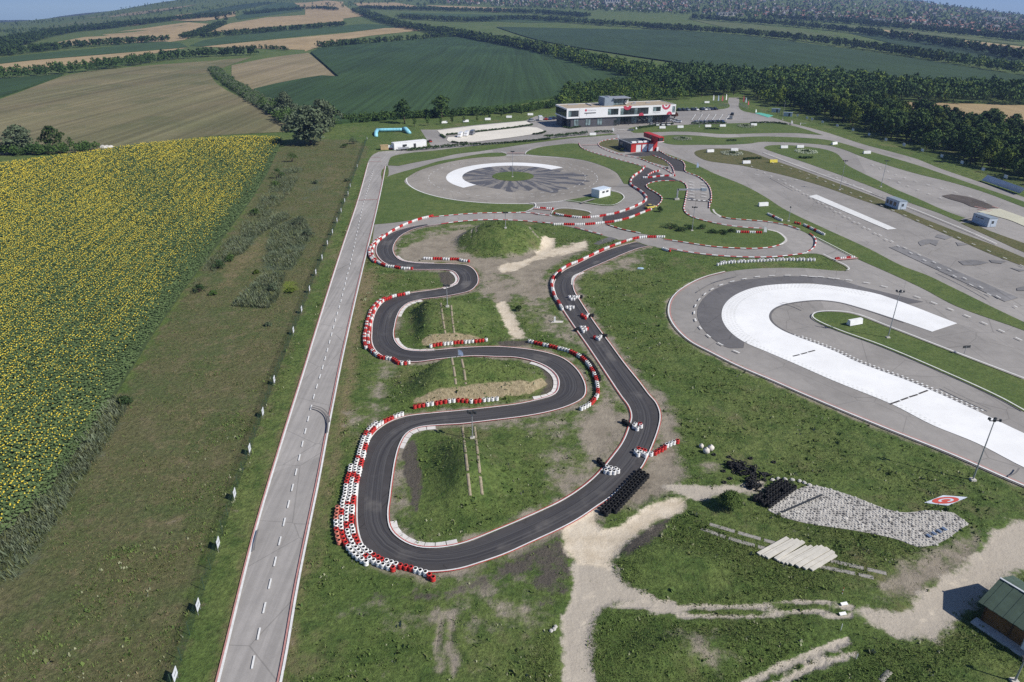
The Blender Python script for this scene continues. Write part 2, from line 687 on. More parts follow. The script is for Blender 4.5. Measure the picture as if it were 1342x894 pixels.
region('dirt', 'B: 960,330 1100,280 1150,330 1010,420', 1.6, .7)
region('dirt', 'B: 340,240 400,200 395,520 330,540 320,420', 1.2, .55)
region('dirt', 'B: 100,60 260,70 200,140 130,160', 2, .5)
region('dirt', 'C: 200,600 330,540 560,500 700,490 520,560 360,600', 2, .5)
region('dirt', 'D: 300,220 560,120 600,150 520,220 420,230 330,260', 1.8, .6)
region('dry', '25: 60,60 150,80 100,180 60,330 30,420 40,250', 2.5, .7)
region('dry', 'A: 100,500 180,420 200,640 120,760 60,800', 3, .55)
region('dry', 'D: 850,150 960,240 900,320 840,250', 3, .6)
region('dry', 'D: 300,380 420,480 520,640 450,620 350,500', 2, .4)
region('dirt', 'I: 60,20 140,150 160,300 80,260 0,120', 2.5, .5)
region('dirt', '460,770 560,790 700,780 740,830 640,850 500,830', 3, .42)
trail('gravel', 'I: 440,440 600,480 800,520 1146,512 | H: 250,625 450,615 570,628', .75, .25, .9)
trail('gravel', 'I: 400,505 600,530 750,560 1000,565 1146,560 | H: 250,660 450,650 570,668', .75, .25, .9)
for o_ in (-26, 8, 40):
    trail('sand', 'I: %d,1000 %d,894 %d,700 %d,600 %d,500 %d,430' % (232 + o_, 226 + o_, 208 + o_, 215 + o_, 250 + o_, 290 + o_), .7, .5, .42)
trail('sand', 'I: 300,440 380,415 480,430 600,480 720,505', 1.0, .5, .42)
trail('sand', 'I: 280,560 340,490 420,465 520,480 640,540', .9, .5, .4)
trail('soil', 'I: 400,440 480,440 570,470', 1.2, .6, .35)
trail('soil', 'I: 210,894 195,720 205,620', .6, .5, .3)
trail('sand', 'H: 600,640 740,690 850,660 950,560 1080,420', 1.6, .8, .35)
trail('dirt', '572,800 574,830 575,880', .9, .5, .85)
trail('dirt', '590,800 591,830 593,880', .9, .5, .85)
trail('gravel', 'H: 200,905 380,820 570,745', 1.0, .3, .9)
trail('gravel', 'H: 320,905 470,830 590,800', .9, .3, .9)
trail('dirt', '13: 420,570 620,650 720,720 900,840 1010,892', 1.2, .5, .9)
trail('sand', '24: 1095,390 1110,330 1200,250', .8, .4, .7)
trail('dirt', '24: 1150,370 1170,310 1260,230', 1.0, .4, .7)
trail('dirt', 'C: 905,545 930,600 960,610', .7, .4, .8)
# bare cut faces on the camera side of the jumps
_sl = H(gx[near], gy[near] + .5) - H(gx[near], gy[near] - .5)
_cl = np.zeros(len(gx))
_cl[near] = (gy[near] > 100) * (gy[near] < 165) * (gx[near] < 20) * np.clip((_sl - .42) / .25, 0, 1)
masks['cliff'] = _cl

# worn verges along the asphalt
for s_, w_, am in ((TRK_W_PX, 1.5, .62), (TRK_E_PX, 1.5, .62)):
    trail('dirt', s_, w_ * 2, .9, am)
trail('dry', '283,894 331,702 364,591 399,480 443,339 469,261', 2.6, .8, .55)
trail('dry', '370,894 392,767 407.5,688 419,632 432.5,558 447.7,480 477,349 490,295', 2.6, .8, .6)
trail('dirt', '1342,639 1248,598 1154,560.6 1060,521.4 1010,499.7 967,481.4 931.6,463.5 904.7,449 886.8,433 877,417 876,402.6 881.5,390 895.8,377.6 922.6,364', 2.2, .8, .6)
gm = np_mesh('ground', np.stack([gx, gy, GZZ], 1), GF, smooth_=True)
for k, m in masks.items():
    at = gm.attributes.new(k, 'FLOAT', 'POINT')
    at.data.foreach_set('value', m.astype(np.float32))


def grass_cols(t, base, light, dark, big=.035, amp=1.0):
    n1 = t.noise(big, 5, .6)
    n2 = t.noise(.35, 6, .65)
    n3 = t.noise(1.7, 7, .78)
    c = t.mix(t.ramp(n1, .35, .65), base, light)
    c = t.mix(t.ramp(n2, .42, .68, 0, .9), c, dark)
    return t.mul(c, t.ramp(n3, .25, .75, 1 - .55 * amp, 1 + .55 * amp)), n2, n3


def make_ground_mat():
    t = NT('ground_cover')
    c, n2, n3 = grass_cols(t, (.086, .132, .032), (.126, .160, .048), (.054, .094, .022))
    nm = t.noise(.28, 9, .72)
    nf = t.noise(5.0, 3, .7)
    nb = t.noise(.09, 6, .65)

    def over(c, name, col, lo=.30, hi=.62, k=.75, nn=nm):
        f = t.math('ADD', t.attr(name), t.math('MULTIPLY', t.math('SUBTRACT', nn, .5), k * 1.9))
        f = t.ramp(f, lo, hi)
        return t.mix(f, c, col)
    mead = t.mix(t.ramp(nb, .35, .65), (.118, .118, .052), (.088, .114, .040))
    mead = t.mix(t.ramp(nm, .45, .7), mead, (.16, .14, .075))
    mead = t.mul(mead, t.ramp(n3, .25, .75, .5, 1.45))
    c = t.mix(t.math('MULTIPLY', t.ramp(t.noise(.075, 7, .7), .54, .70), .75), c, t.mix(nm, (.15, .14, .065), (.21, .18, .10)))
    c = over(c, 'meadow', mead)
    dry = t.mul(t.mix(nf, (.17, .14, .07), (.24, .20, .11)), t.ramp(n3, .2, .8, .75, 1.2))
    c = over(c, 'dry', dry, .3, .9)
    c = over(c, 'reed', t.mul(t.mix(nf, (.055, .085, .045), (.12, .145, .09)), t.ramp(n3, .2, .8, .6, 1.4)))
    c = over(c, 'bright', (.14, .18, .03))
    dirt = t.mul(t.mix(t.ramp(nm, .3, .7), (.21, .18, .14), (.32, .28, .22)), t.ramp(nf, .2, .8, .9, 1.08))
    c = over(c, 'dirt', dirt, .24, .72, 1.1)
    c = over(c, 'soil', t.mul((.10, .088, .072), t.ramp(nf, .2, .8, .7, 1.3)), .35, .65, .9)
    c = over(c, 'gravel', t.mul(t.mix(nm, (.37, .325, .265), (.50, .45, .375)), t.ramp(nf, .2, .8, .85, 1.1)), .34, .70, 1.2)
    cf = t.noise(1.0, 5, .7, t.mapv(t.pos, (2.2, 2.2, .5)))
    c = over(c, 'cliff', t.mul(t.mix(t.ramp(cf, .3, .7), (.24, .195, .115), (.40, .335, .215)), t.ramp(n3, .2, .8, .8, 1.15)), .3, .7, .6)
    sand = t.mul(t.mix(t.ramp(nm, .3, .7), (.50, .42, .31), (.68, .60, .48)), t.ramp(nf, .2, .8, .85, 1.1))
    c = over(c, 'sand', sand, .34, .74, 1.05)
    bare = t.math('MAXIMUM', t.math('MAXIMUM', t.attr('sand'), t.attr('gravel')), t.math('MULTIPLY', t.attr('dirt'), .8))
    hh = t.math('ADD', t.math('MULTIPLY', t.noise(.8, 5, .65), 1.2), t.math('MULTIPLY', n3, .6))
    t.bump(t.math('MULTIPLY', hh, t.ramp(bare, 0, 1, 1, .22)), .75, .6)
    return t.out(c, .95)


GROUND_MAT = make_ground_mat()
props(link('ground', gm, None, GROUND_MAT), kind='structure')


def lawn_mat(name, base, light, dark):
    t = NT(name)
    c, n2, n3 = grass_cols(t, base, light, dark, .06, .7)
    t.bump(n3, .5, .25)
    return t.out(c, .95)


LAWN = lawn_mat('lawn_grass', (.084, .126, .034), (.115, .148, .044), (.066, .104, .028))
LAWN_DRY = lawn_mat('lawn_dry_grass', (.105, .105, .042), (.13, .12, .055), (.075, .09, .03))
# ------------------------------------------------------------------ tarmac, lawns, paint
def tarmac_mat(name, col, var=.12, streak=None, stain=.25):
    t = NT(name)
    n1 = t.noise(.05, 5, .6)
    n2 = t.noise(.5, 6, .7)
    n3 = t.noise(6, 3, .7)
    c = t.mix(t.ramp(n1, .3, .7), tuple(c * (1 - var) for c in col), tuple(c * (1 + var) for c in col))
    c = t.mul(c, t.ramp(n2, .25, .75, 1 - var * .7, 1 + var * .7))
    c = t.mul(c, t.ramp(n3, .2, .8, .94, 1.06))
    if streak is not None:
        v = t.mapv(t.pos, (1.3, .03, 1), (0, 0, streak))
        c = t.mul(c, t.ramp(t.noise(1.0, 4, .6, v), .3, .7, .86, 1.1))
    st = t.ramp(t.noise(.16, 5, .65, None, .8), .6, .74)
    c = t.mix(t.math('MULTIPLY', st, stain), c, tuple(x * .55 for x in col))
    vc = t.n('ShaderNodeTexVoronoi', feature='F1')
    t.l(t.mapv(t.pos, (.05, .016, 1), (0, 0, .5)), vc.inputs['Vector'])
    vc.inputs['Scale'].default_value = 1.0
    c = t.mul(c, t.ramp(vc.outputs['Color'], .0, 1.0, .9, 1.08))
    sk = t.ramp(t.noise(1.0, 3, .5, t.mapv(t.pos, (.9, .035, 1), (0, 0, .85)), 1.5), .63, .70)
    c = t.mix(t.math('MULTIPLY', sk, .22), c, tuple(x * .45 for x in col))
    # thin tar seams
    vr = t.n('ShaderNodeTexVoronoi', feature='DISTANCE_TO_EDGE')
    t.l(t.pos, vr.inputs['Vector'])
    vr.inputs['Scale'].default_value = .085
    seam = t.ramp(vr.outputs['Distance'], .0, .008, .72, 1.0)
    c = t.mul(c, seam)
    t.bump(n3, .15, .02)
    return t.out(c, .82)


_d = np.array(G([(399, 480)])[0]) - np.array(G([(331, 702)])[0])
TAR_GREY = tarmac_mat('grey_tarmac', (.300, .283, .265))
TAR_ROAD = tarmac_mat('grey_road_tarmac', (.34, .322, .305), .10, math.atan2(_d[0], _d[1]), .12)
TAR_DARK = tarmac_mat('dark_asphalt', (.070, .066, .068), .16)
TAR_BAND = tarmac_mat('dark_skid_asphalt', (.145, .14, .142), .15)
TAR_CIRC = tarmac_mat('pale_brown_tarmac', (.285, .262, .232), .12)
WET = tarmac_mat('wet_tarmac', (.205, .2, .2), .2)


def worn(name, col, keep=.0, sc=2.0, rough=.6, low=.82):
    t = NT(name)
    f = t.ramp(t.noise(sc, 5, .7), .35, .7)
    c = t.mul(t.mix(f, col, tuple(x * low for x in col)), t.ramp(t.noise(.08, 4, .6), .3, .7, .94, 1.04))
    return t.out(c, rough)


P_WHITE = worn('white_road_paint', (.78, .78, .76))
P_RED = worn('red_road_paint', (.50, .075, .06))
P_PINK = worn('faded_red_paint', (.52, .27, .24))
KERB_W = worn('white_kerb_concrete', (.70, .67, .64), 0, 1.2, .8)
GRAVEL_W = worn('white_gravel', (.74, .70, .62), 0, 1.0, .95)
SKID_W = worn('white_skid_coating', (.88, .88, .87), 0, .25, .5, .94)

_zc = [0.02]


def nextz(dz=.004):
    _zc[0] += dz
    return _zc[0]


def sheet_mesh(name, poly, z, holes=()):
    loops = [[Vector((x, y, 0)) for x, y in poly]] + [[Vector((x, y, 0)) for x, y in h] for h in holes]
    tris = tessellate_polygon(loops)
    vs = [(v.x, v.y, z) for lp in loops for v in lp]
    fs = []
    for a, b, c in tris:
        n = (vs[b][0] - vs[a][0]) * (vs[c][1] - vs[a][1]) - (vs[b][1] - vs[a][1]) * (vs[c][0] - vs[a][0])
        if abs(n) > 1e-9:
            fs.append((a, b, c) if n > 0 else (a, c, b))
    me = bpy.data.meshes.new(name)
    me.from_pydata(vs, [], fs)
    me.update()
    return me


def sheet(name, s, mat, curve=True, z=None, corner=50, parent=None, world_pts=None):
    poly = world_pts if world_pts is not None else G(px(s))
    if curve:
        poly = smooth(poly, True, 5, corner)
    o = link(name, sheet_mesh(name, poly, nextz() if z is None else z), parent, mat)
    if parent is None:
        o['kind'] = 'structure'
    return o, poly


def ribbon_pts(pts, off, w):
    P = np.array(pts, float)[:, :2]
    T = np.gradient(P, axis=0)
    T /= np.linalg.norm(T, axis=1)[:, None] + 1e-9
    N = np.stack([-T[:, 1], T[:, 0]], 1)
    return P + N * (off - w / 2), P + N * (off + w / 2)


def ribbon(name, pts, w, mats, off=0.0, z=None, step=.8, block=None, gap=None, parent=None, drape=False, thick=0.0):
    """painted strip along a line; block: length of alternating colours, gap: dash (on, off)"""
    z = nextz() if z is None else z
    q = resample(pts, step)
    A, B = ribbon_pts(q, off, w)
    n = len(q)
    s = np.arange(n - 1) * (np.linalg.norm(np.diff(q[:, :2], axis=0), axis=1).mean())
    za = H(A[:, 0], A[:, 1]) + z if drape else np.full(n, z)
    zb = H(B[:, 0], B[:, 1]) + z if drape else np.full(n, z)
    keep = np.ones(n - 1, bool) if gap is None else (s % (gap[0] + gap[1])) < gap[0]
    V = np.concatenate([np.c_[A, za], np.c_[B, zb]])
    i = np.arange(n - 1)[keep]
    Fq = np.stack([i, i + 1, n + i + 1, n + i], 1)
    mi = None if block is None else ((s[keep] // block) % 2).astype(int)
    if thick:
        V2 = V.copy()
        V2[:, 2] -= thick
        m = len(V)
        side = np.concatenate([np.stack([i + 1, i, i + m, i + 1 + m], 1), np.stack([n + i, n + i + 1, n + i + 1 + m, n + i + m], 1)])
        mi = None if mi is None else np.concatenate([mi, mi, mi])
        V = np.concatenate([V, V2])
        Fq = np.concatenate([Fq, side])
    me = np_mesh(name, V, Fq, mi)
    # faces upward
    o = link(name, me, parent, mats)
    if parent is None:
        o['kind'] = 'structure'
    return o


# --- the long straight
ST_L = px('240,1060 283,894 331,702 364,591 399,480 408,450 443,339 469,261 482,214')
ST_R = px('330,1060 370,894 392,767 407.5,688 419,632 432.5,558 447.7,480 454,450 477,349 490,295 501,245 506,218')
ST_TOP = px('11: 5,455 20,410 60,355 110,330 180,322 300,318 420,320 400,338 300,345 245,362 215,400 195,450')
_st_l = smooth(G(ST_L), False, 6)
_st_r = smooth(G(ST_R), False, 6)
_poly = G(ST_L) + G(ST_TOP) + G(ST_R)[::-1]
# --- the wide tarmac of the training ground
TN = ('505,236 505,206 537,198 566,193 551,170 573,170 623,164 689,158 703,152 740,158 888,146 947,143 955,141 954,134 955,128 968,128 969,134 '
      '968,138 975,146 990,149 1012,154 1030,159.5 1081,173 1134,190 1200,208 1231,220.5 1276,236 1342,258.6 1430,290 1500,480 1500,705 1342,639 1248,598 '
      '1154,560.6 1060,521.4 | 18: 840,892 600,790 400,690 250,610 150,520 95,430 90,350 120,280 200,210 350,135 500,95 700,70 900,63 1100,65 1341,85 '
      '| 15: 1205,550 1190,525 1120,490 1040,450 1000,442 940,442 850,455 700,468 500,466 350,455 200,437 80,415 0,403 '
      '| 14: 1210,560 1120,545 1010,500 880,500 735,460 620,430 490,395 300,360 150,345 0,330 | C: 850,487 700,483 560,490 440,505 300,530 200,580 150,640 '
      '| 486,333 491,294 497,256 503,237')
wide, _ = sheet('tarmac', TN, TAR_GREY, True, corner=35)
road, _ = sheet('road', '', TAR_ROAD, False, world_pts=smooth(_poly, True, 5, 40))
circ_c = np.array([0.4, 273.5])
CR = 42.3


def arc(r, a0=0, a1=360, n=72, c=circ_c):
    return [(c[0] + r * math.cos(math.radians(a0 + (a1 - a0) * i / n)), c[1] + r * math.sin(math.radians(a0 + (a1 - a0) * i / n))) for i in range(n + 1)]


sheet('circle_pad', '', TAR_CIRC, False, world_pts=arc(CR)[:-1])

# --- kart track
TRK_W = TRK_W_PX
TRK_E = TRK_E_PX
tw = smooth(G(px(TRK_W)), False, 5, 80)
te = smooth(G(px(TRK_E)), False, 5, 80)
track, _ = sheet('kart_track', '', TAR_DARK, False, world_pts=tw + te[::-1])
TRK2 = ('844,219.3 | 12: 1180,530 1120,580 1110,620 1150,655 1220,690 1265,740 1240,780 1150,830 1000,870 890,892 | 790,290 793,294 808,291.4 829,284.7 851,276.5 865,268 '
        '867,259 859,253 849,247.3 846.7,243.6 852,240.6 862,238 877,237.6 890.7,237.6 885,235 862,226 849,219.7')
sheet('kart_track', TRK2, TAR_DARK, True, corner=45)
sheet('pit_lane', '819,202.6 840,199.6 862,197.4 880,207 893.6,211.5 898,222 899,225.7 883,223.5 878.7,216 869.8,210 855,204 838,205.3', TAR_DARK, True, corner=45)
sheet('asphalt_patch', '14: 655,535 720,500 800,475 860,490 820,515 700,545', TAR_BAND, False)

# rubber laid along the driving line of the kart track
te_r = resample(te, .5)
tw_r = resample(tw, 2.0)
mid = []
for p in tw_r:
    k = np.argmin(np.hypot(te_r[:, 0] - p[0], te_r[:, 1] - p[1]))
    mid.append((p + te_r[k]) / 2)
mid = np.array(mid)
for _ in range(3):
    mid[1:-1] = (mid[:-2] + mid[1:-1] * 2 + mid[2:]) / 4
_t = NT('rubbered_asphalt')
_v = _t.n('ShaderNodeUVMap').outputs[0]
_s = _t.noise(1.0, 5, .6, _t.mapv(_v, (.03, 9, 1)))
_c = _t.mix(_t.ramp(_s, .35, .7), (.044, .042, .046), (.10, .097, .098))
_c = _t.mix(_t.ramp(_t.noise(.12, 4, .6), .52, .72, 0, .8), _c, (.16, .15, .14))
_t.out(_t.mul(_c, _t.ramp(_t.noise(6, 3, .7), .2, .8, .93, 1.07)), .7)
RUB = _t.mat
A_, B_ = ribbon_pts(mid, .1, 2.4)
_z = nextz()
n_ = len(mid)
_sl = np.concatenate([[0], np.cumsum(np.linalg.norm(np.diff(mid, axis=0), axis=1))])
_i = np.arange(n_ - 1)
_me = np_mesh('driving_line', np.concatenate([np.c_[A_, np.full(n_, _z)], np.c_[B_, np.full(n_, _z)]]),
              np.stack([_i, _i + 1, n_ + _i + 1, n_ + _i], 1), uv=np.concatenate([np.c_[_sl, np.zeros(n_)], np.c_[_sl, np.ones(n_)]]))
link('driving_line', _me, track, RUB)

# --- lawns lying inside the tarmac
LAWNS = {
    'A': ('831,174.4 823,169.5 835,166 880,164.4 950,162 984,161.4 1021,161.4 1030,163 1050,168 1079,177.5 1045,174.8 1000,174.8 944,175.8 923,174.3 902,172.8 877,172.8 840,174.3', LAWN),
    'B': ('859,179.5 877,177.3 902.6,177.3 923,178.7 944,180.5 1000,179 1037,180 1080.5,183 1134,197 1200,216 1231,226.5 1276,242 1342,264.5 1430,296 1430,304 1342,272 1291,252.6 '
          '1246,239 1201.6,228 1164,217 1126.7,204.5 1104,195.6 1082,190.4 1045,187.4 1015,186.3 1000,186 981.6,188.4 951.8,190 914.5,190 884.7,190 869.8,187.4', LAWN),
    'C': ('910,200.4 914.5,197.4 926.4,195.6 944,194.8 966.7,196 981.6,198.9 1004,207 1044.7,221 1089.4,237.3 1134,253.7 1156.5,262.6 1187,277 1231,295 1276,312 1306,323 1342,338 1430,374 '
          '1430,388 1342,349.7 1300,334 1250,312 1200,290 1161.7,273.5 1131,263 1074.5,243.3 1029.8,230.6 996.5,222.7 974,217.5 951.8,214.5 929.4,211.5 914.5,205.6', LAWN_DRY),
    'D': ('1001.5,194 1009,190.8 1030,190.4 1059.6,192.6 1082,196.3 1095,200.8 1103,208 1110,216.4 1126.7,225.4 1149,236 1171.8,247.4 1201.6,260 1246,279.4 1270,287.6 1258,291.3 '
          '1231.4,280 1186.7,263.8 1161,252.5 1134,241.8 1089.4,225.4 1044.7,209.7 1015,200', LAWN),
    'E': ('1259,293 1275,292 1290,300 1342,319 1430,350 1430,364 1342,331 1300,312', LAWN_DRY),
    'F': ('862,197.5 892,208.6 911.5,216 937,228 974,242.8 1004,259 1022,271 1038,279.7 1069,294.4 1140,327 1185,350 1213.6,360.5 1248,377 1342,422.5 1430,460 1430,470 1342,433.6 1254,402 1210,378.8 '
          '1169.7,360 1122.4,339 1069,312 1048,301.7 1033.6,296.5 1006,291 977,289 954,287 941.6,283 933,278.7 930.5,273.5 932,256 929.4,245.8 923.5,238.4 914.5,231.7 899.6,225.5 898,222 897.4,214.5 893.7,211.5 880,206.5', LAWN),
    'H': ('867,259 864.8,268 858.8,272.8 851,276.5 829,284.7 808,291.4 794.8,294.8 814,301 839.5,306.3 858,309.5 871,313.5 901.8,319 933,323.6 964.6,326 989.7,326.6 1010.6,324.7 1025,320.5 1031.5,315 1027,309 '
          '1019,303.8 1006.4,301 985.5,299.6 954,296.5 929,291 910,286 899.7,280.8 896,273.5 897.6,261 900.4,247 897.4,241 890.7,237.6 877,237.6 862,238 852,240.6 846.7,243.6 849,247.3 859,253', LAWN),
    'J': ('503,237 510,231 529,225 551,219 575,211.5 599,207.3 629,202 651,200.3 661,201 664,203.5 658.8,204.9 629,206.5 599,210.5 575,215.7 551.5,223 536.6,231 530,237.7 536.5,244.3 556,253.5 593,262.3 642,267 691.5,268 '
          '699,268.5 700,270 686.6,278.3 662,278.5 617.7,280 566,284.4 519,291.8 490.8,294.5 492,283 498,256', LAWN),
    'K': ('688,202 694,197.4 709,193 731.5,190 749.4,188.3 757,188.7 763,194.7 779,201.4 809,209.6 842,219.3 839,224.5 827,233.5 825,242 817.5,241 813,233.5 807,226 786.7,216.5 764,210 734.5,206 704.7,204', LAWN),
    'L': ('739.6,263.4 757.5,260 777,256.4 800.7,251 811,253.4 818,259.4 814,264.6 803.7,269.8 796,270.3 769,267', LAWN),
    'M': ('722.5,281 727.7,275.8 736.6,274 754.5,275 772.4,278.7 774,280.5 763,284.7 729,284', LAWN_DRY),
    'N': ('836.8,206 855,204 866.8,208.5 877,217.5 874,218 858,213.8 840,209.3', LAWN_DRY),
    'O': ('784.4,188 790,185 800.5,183.6 810,183.5 812,192 819,200 811,200 792.5,193 785,190.5', LAWN_DRY),
    'P': ('1064.7,416.4 1068,411.7 1088,409 1116,411.7 1163,429 1235.5,457 1342,498 1430,532 1470,560 1430,584 1342,540 1310.7,523 1235.5,488.5 1154,454 1097.6,433.6 1072.5,422.7', LAWN),
    'Q': ('508.5,217 510,211 515,205 537,200.7 569,197.7 599,194 629,191 660,188 690,184.5 715,182.5 764,178.5 800,175 808,176.5 779,179 749,181.3 720,185 690,189 660,193.5 629,198.4 599,202 575,207.4 551.5,211.8 540,214 521.7,217.8', LAWN),
    'R': ('690,158 740,158 745,168 742,171 728,168 716,160', LAWN),
    'S': ('11: 1110,560 1150,530 1230,517 1300,516 | 12: 80,516 180,525 260,552 240,575 160,590 20,600 | 11: 1280,600 1180,588', LAWN),
}
lawn_polys = {}
for k, (s, m) in LAWNS.items():
    if k in ('R', 'S'):
        continue
    o, pl = sheet('lawn', s, m, True, z=.075 + .002 * len(lawn_polys), corner=55)
    lawn_polys[k] = pl
sheet('lawn', '', LAWN, False, z=.118, world_pts=arc(8.3, n=40)[:-1])

# --- circle pad: white skid arc, wet inner ring with run-off streaks
_wet = []
for i in range(240):
    a = 2 * math.pi * i / 240
    # wet out to the arc; beyond it the run-off fans out towards the right and the near side
    k = .5 + .5 * math.sin(11 * a + .6 * math.sin(3 * a)) + .35 * math.sin(23 * a + 1)
    base = 20.5
    dirw = max(0, math.cos(a + .55))
    r = base + (11 * dirw ** 1.2) * max(.15, min(1.1, .3 + k * .75))
    if 100 < math.degrees(a) < 230:
        r = 20.3
    _wet.append((circ_c[0] + r * math.cos(a), circ_c[1] + r * math.sin(a)))
t = NT('wet_streaked_tarmac')
_tc = t.n('ShaderNodeNewGeometry').outputs['Position']
_sub = t.n('ShaderNodeVectorMath', operation='SUBTRACT')
t.l(_tc, _sub.inputs[0])
_sub.inputs[1].default_value = (circ_c[0], circ_c[1], 0)
_sep = t.n('ShaderNodeSeparateXYZ')
t.l(_sub.outputs[0], _sep.inputs[0])
_an = t.math('ARCTAN2', _sep.outputs[1], _sep.outputs[0])
_ln = t.n('ShaderNodeVectorMath', operation='LENGTH')
t.l(_sub.outputs[0], _ln.inputs[0])
_cmb = t.n('ShaderNodeCombineXYZ')
t.put(_cmb.inputs[0], t.math('MULTIPLY', _an, 3.2))
t.put(_cmb.inputs[1], t.math('MULTIPLY', _ln.outputs['Value'], .035))
_f = t.ramp(t.noise(2.2, 4, .6, _cmb.outputs[0], .3), .46, .56)
t.out(t.mix(_f, (.105, .103, .11), (.25, .23, .205)), .55)
sheet('wet_patch', '', t.mat, False, world_pts=_wet)
sheet('white_skid_arc', '', SKID_W, False, world_pts=arc(26.6, 38, 226) + arc(20.2, 38, 226)[::-1])
ribbon('edge_line', arc(CR - .2, 60, 330, 160), .45, P_WHITE)
ribbon('dashed_line', arc(33.5, 0, 360, 200), .22, P_WHITE, gap=(1.6, 2.4))
ribbon('dashed_line', arc(28.9, 250, 420, 200), .2, P_WHITE, gap=(1.6, 2.4))

# --- skid bend: dark band, chequered rim, white coating
SK_OUT = ('15: 1339,685 1200,660 1000,635 780,635 620,655 500,700 430,760 410,820 | 18: 490,460 550,540 650,610 800,675 1000,760 1300,892 | 22: 350,545 520,632 700,705 900,808 | 1470,668')
SK_IN = ('1470,624 | 22: 900,665 700,570 440,455 200,365 | 18: 1341,690 1200,630 1050,575 920,520 850,470 825,420 850,370 920,335 1050,310 1200,300 1341,315 | 22: 200,135 400,200 515,240 620,205 400,120 300,85')
BAND = ('18: 640,650 530,650 400,570 320,470 300,390 330,310 430,220 600,160 800,135 1000,125 1341,150 | 22: 200,45 360,85 480,115 390,122 300,95 200,72 100,50 0,35 '
        '| 18: 1000,185 800,200 650,230 550,300 500,360 490,420 550,520 640,600')
sheet('dark_skid_band', BAND, TAR_BAND, True, corner=70)
_so, _si = smooth(G(px(SK_OUT)), False, 5, 80), smooth(G(px(SK_IN)), False, 5, 45)
_dk = resample(smooth(G(px('22: 700,570 440,455 200,365 | 18: 1341,690 1200,630 1050,575 920,520 850,470 825,420 850,370 920,335 1050,310 1200,300 1341,315 | 22: 200,135 400,200')), False, 5), 1.0)
ribbon('dark_edge', _dk, 1.6, TAR_BAND, off=.3)
sheet('white_skid_surface', '', SKID_W, False, world_pts=_so + _si)
_V, _Fc = [], []


def squares(line, rows, size, gap, side, z):
    q = resample(line, gap)
    for r in range(rows):
        A, B = ribbon_pts(q, side * (size * .75 + r * gap * .8), size)
        T = np.gradient(q, axis=0)
        T /= np.linalg.norm(T, axis=1)[:, None]
        for i in range(r % 2, len(q), 1):
            d = T[i] * size * .42
            sh = T[i] * gap * .5 * (r % 2)
            k = len(_V)
            for p in (A[i] - d, A[i] + d, B[i] + d, B[i] - d):
                _V.append((p[0] + sh[0], p[1] + sh[1], z))
            _Fc.append((k, k + 1, k + 2, k + 3))


_zz = nextz()
squares(smooth(G(px('15: 1339,690 1200,660 1000,635 780,635 620,655 500,700 430,760 410,820 | 18: 490,460 550,540 650,610')), False, 5), 4, .5, .95, 1, _zz)
squares(smooth(G(px('18: 650,610 800,675 1000,760 1300,892 | 22: 350,545 520,632')), False, 5), 2, .42, .85, 1, _zz)
squares(smooth(G(px('18: 1010,560 1200,630 1341,690 | 22: 200,365 440,455 700,570')), False, 5), 2, .42, .85, 1, _zz)
props(link('skid_chequer', np_mesh('skid_chequer', _V, _Fc), None, P_WHITE), kind='structure')
for s in ('18: 1000,712 1050,700', '18: 1060,697 1105,685', '18: 1112,682 1162,669', '22: 340,543 380,529', '22: 385,527 415,516', '22: 420,514 455,503', '22: 460,500 497,486'):
    ribbon('drain_grating', G(px(s)), .35, TAR_DARK)
sheet('white_strip', '1059.5,257.5 1070,255.5 1175,300.5 1163,301.5', P_WHITE, False)
sheet('asphalt_patch', '1165,324.5 1178.5,322.8 1335,391 1317,396', WET, False)
for s in ('G: 905,500 930,490 985,492 975,515 950,505 915,515', 'G: 980,470 1040,480 1010,490 970,480', 'G: 1060,575 1120,570 1180,580 1130,590 1080,590', 'G: 1050,500 1100,510 1060,515',
          'G: 1180,570 1250,575 1230,585 1190,580', 'G: 1290,680 1330,670 1330,690 1290,690', 'G: 1260,600 1330,610 1300,615'):
    sheet('wet_patch', s, WET, True)
sheet('scorched_patch', '1234,257 1247,255 1268.7,258.5 1291,266 1306,272.7 1290,274 1276,272 1261,266 1243,260.8', tarmac_mat('scorched_tarmac', (.10, .085, .075), .3), True)
sheet('wash_stain', '1280.6,278 1296,275 1310,274 1342,285.4 1400,306 1400,322 1342,297 1321,288.4 1298.5,282.4', worn('pale_wash', (.60, .58, .45)), True)
for s in ('1277,271 1300,276.5', '1281,274.5 1297,278', '1300,271 1309,273.5'):
    ribbon('red_marking', G(px(s)), .5, P_PINK)
sheet('car_park', '26: 520,92 800,57 1170,22 1210,45 1180,50 900,92 640,118 560,132', GRAVEL_W, False)
sheet('car_park', '26: 590,160 600,140 700,135 820,105 1180,65 1250,70 1290,85 1310,105 1220,120 1050,145 800,175 640,180 600,172', GRAVEL_W, False)

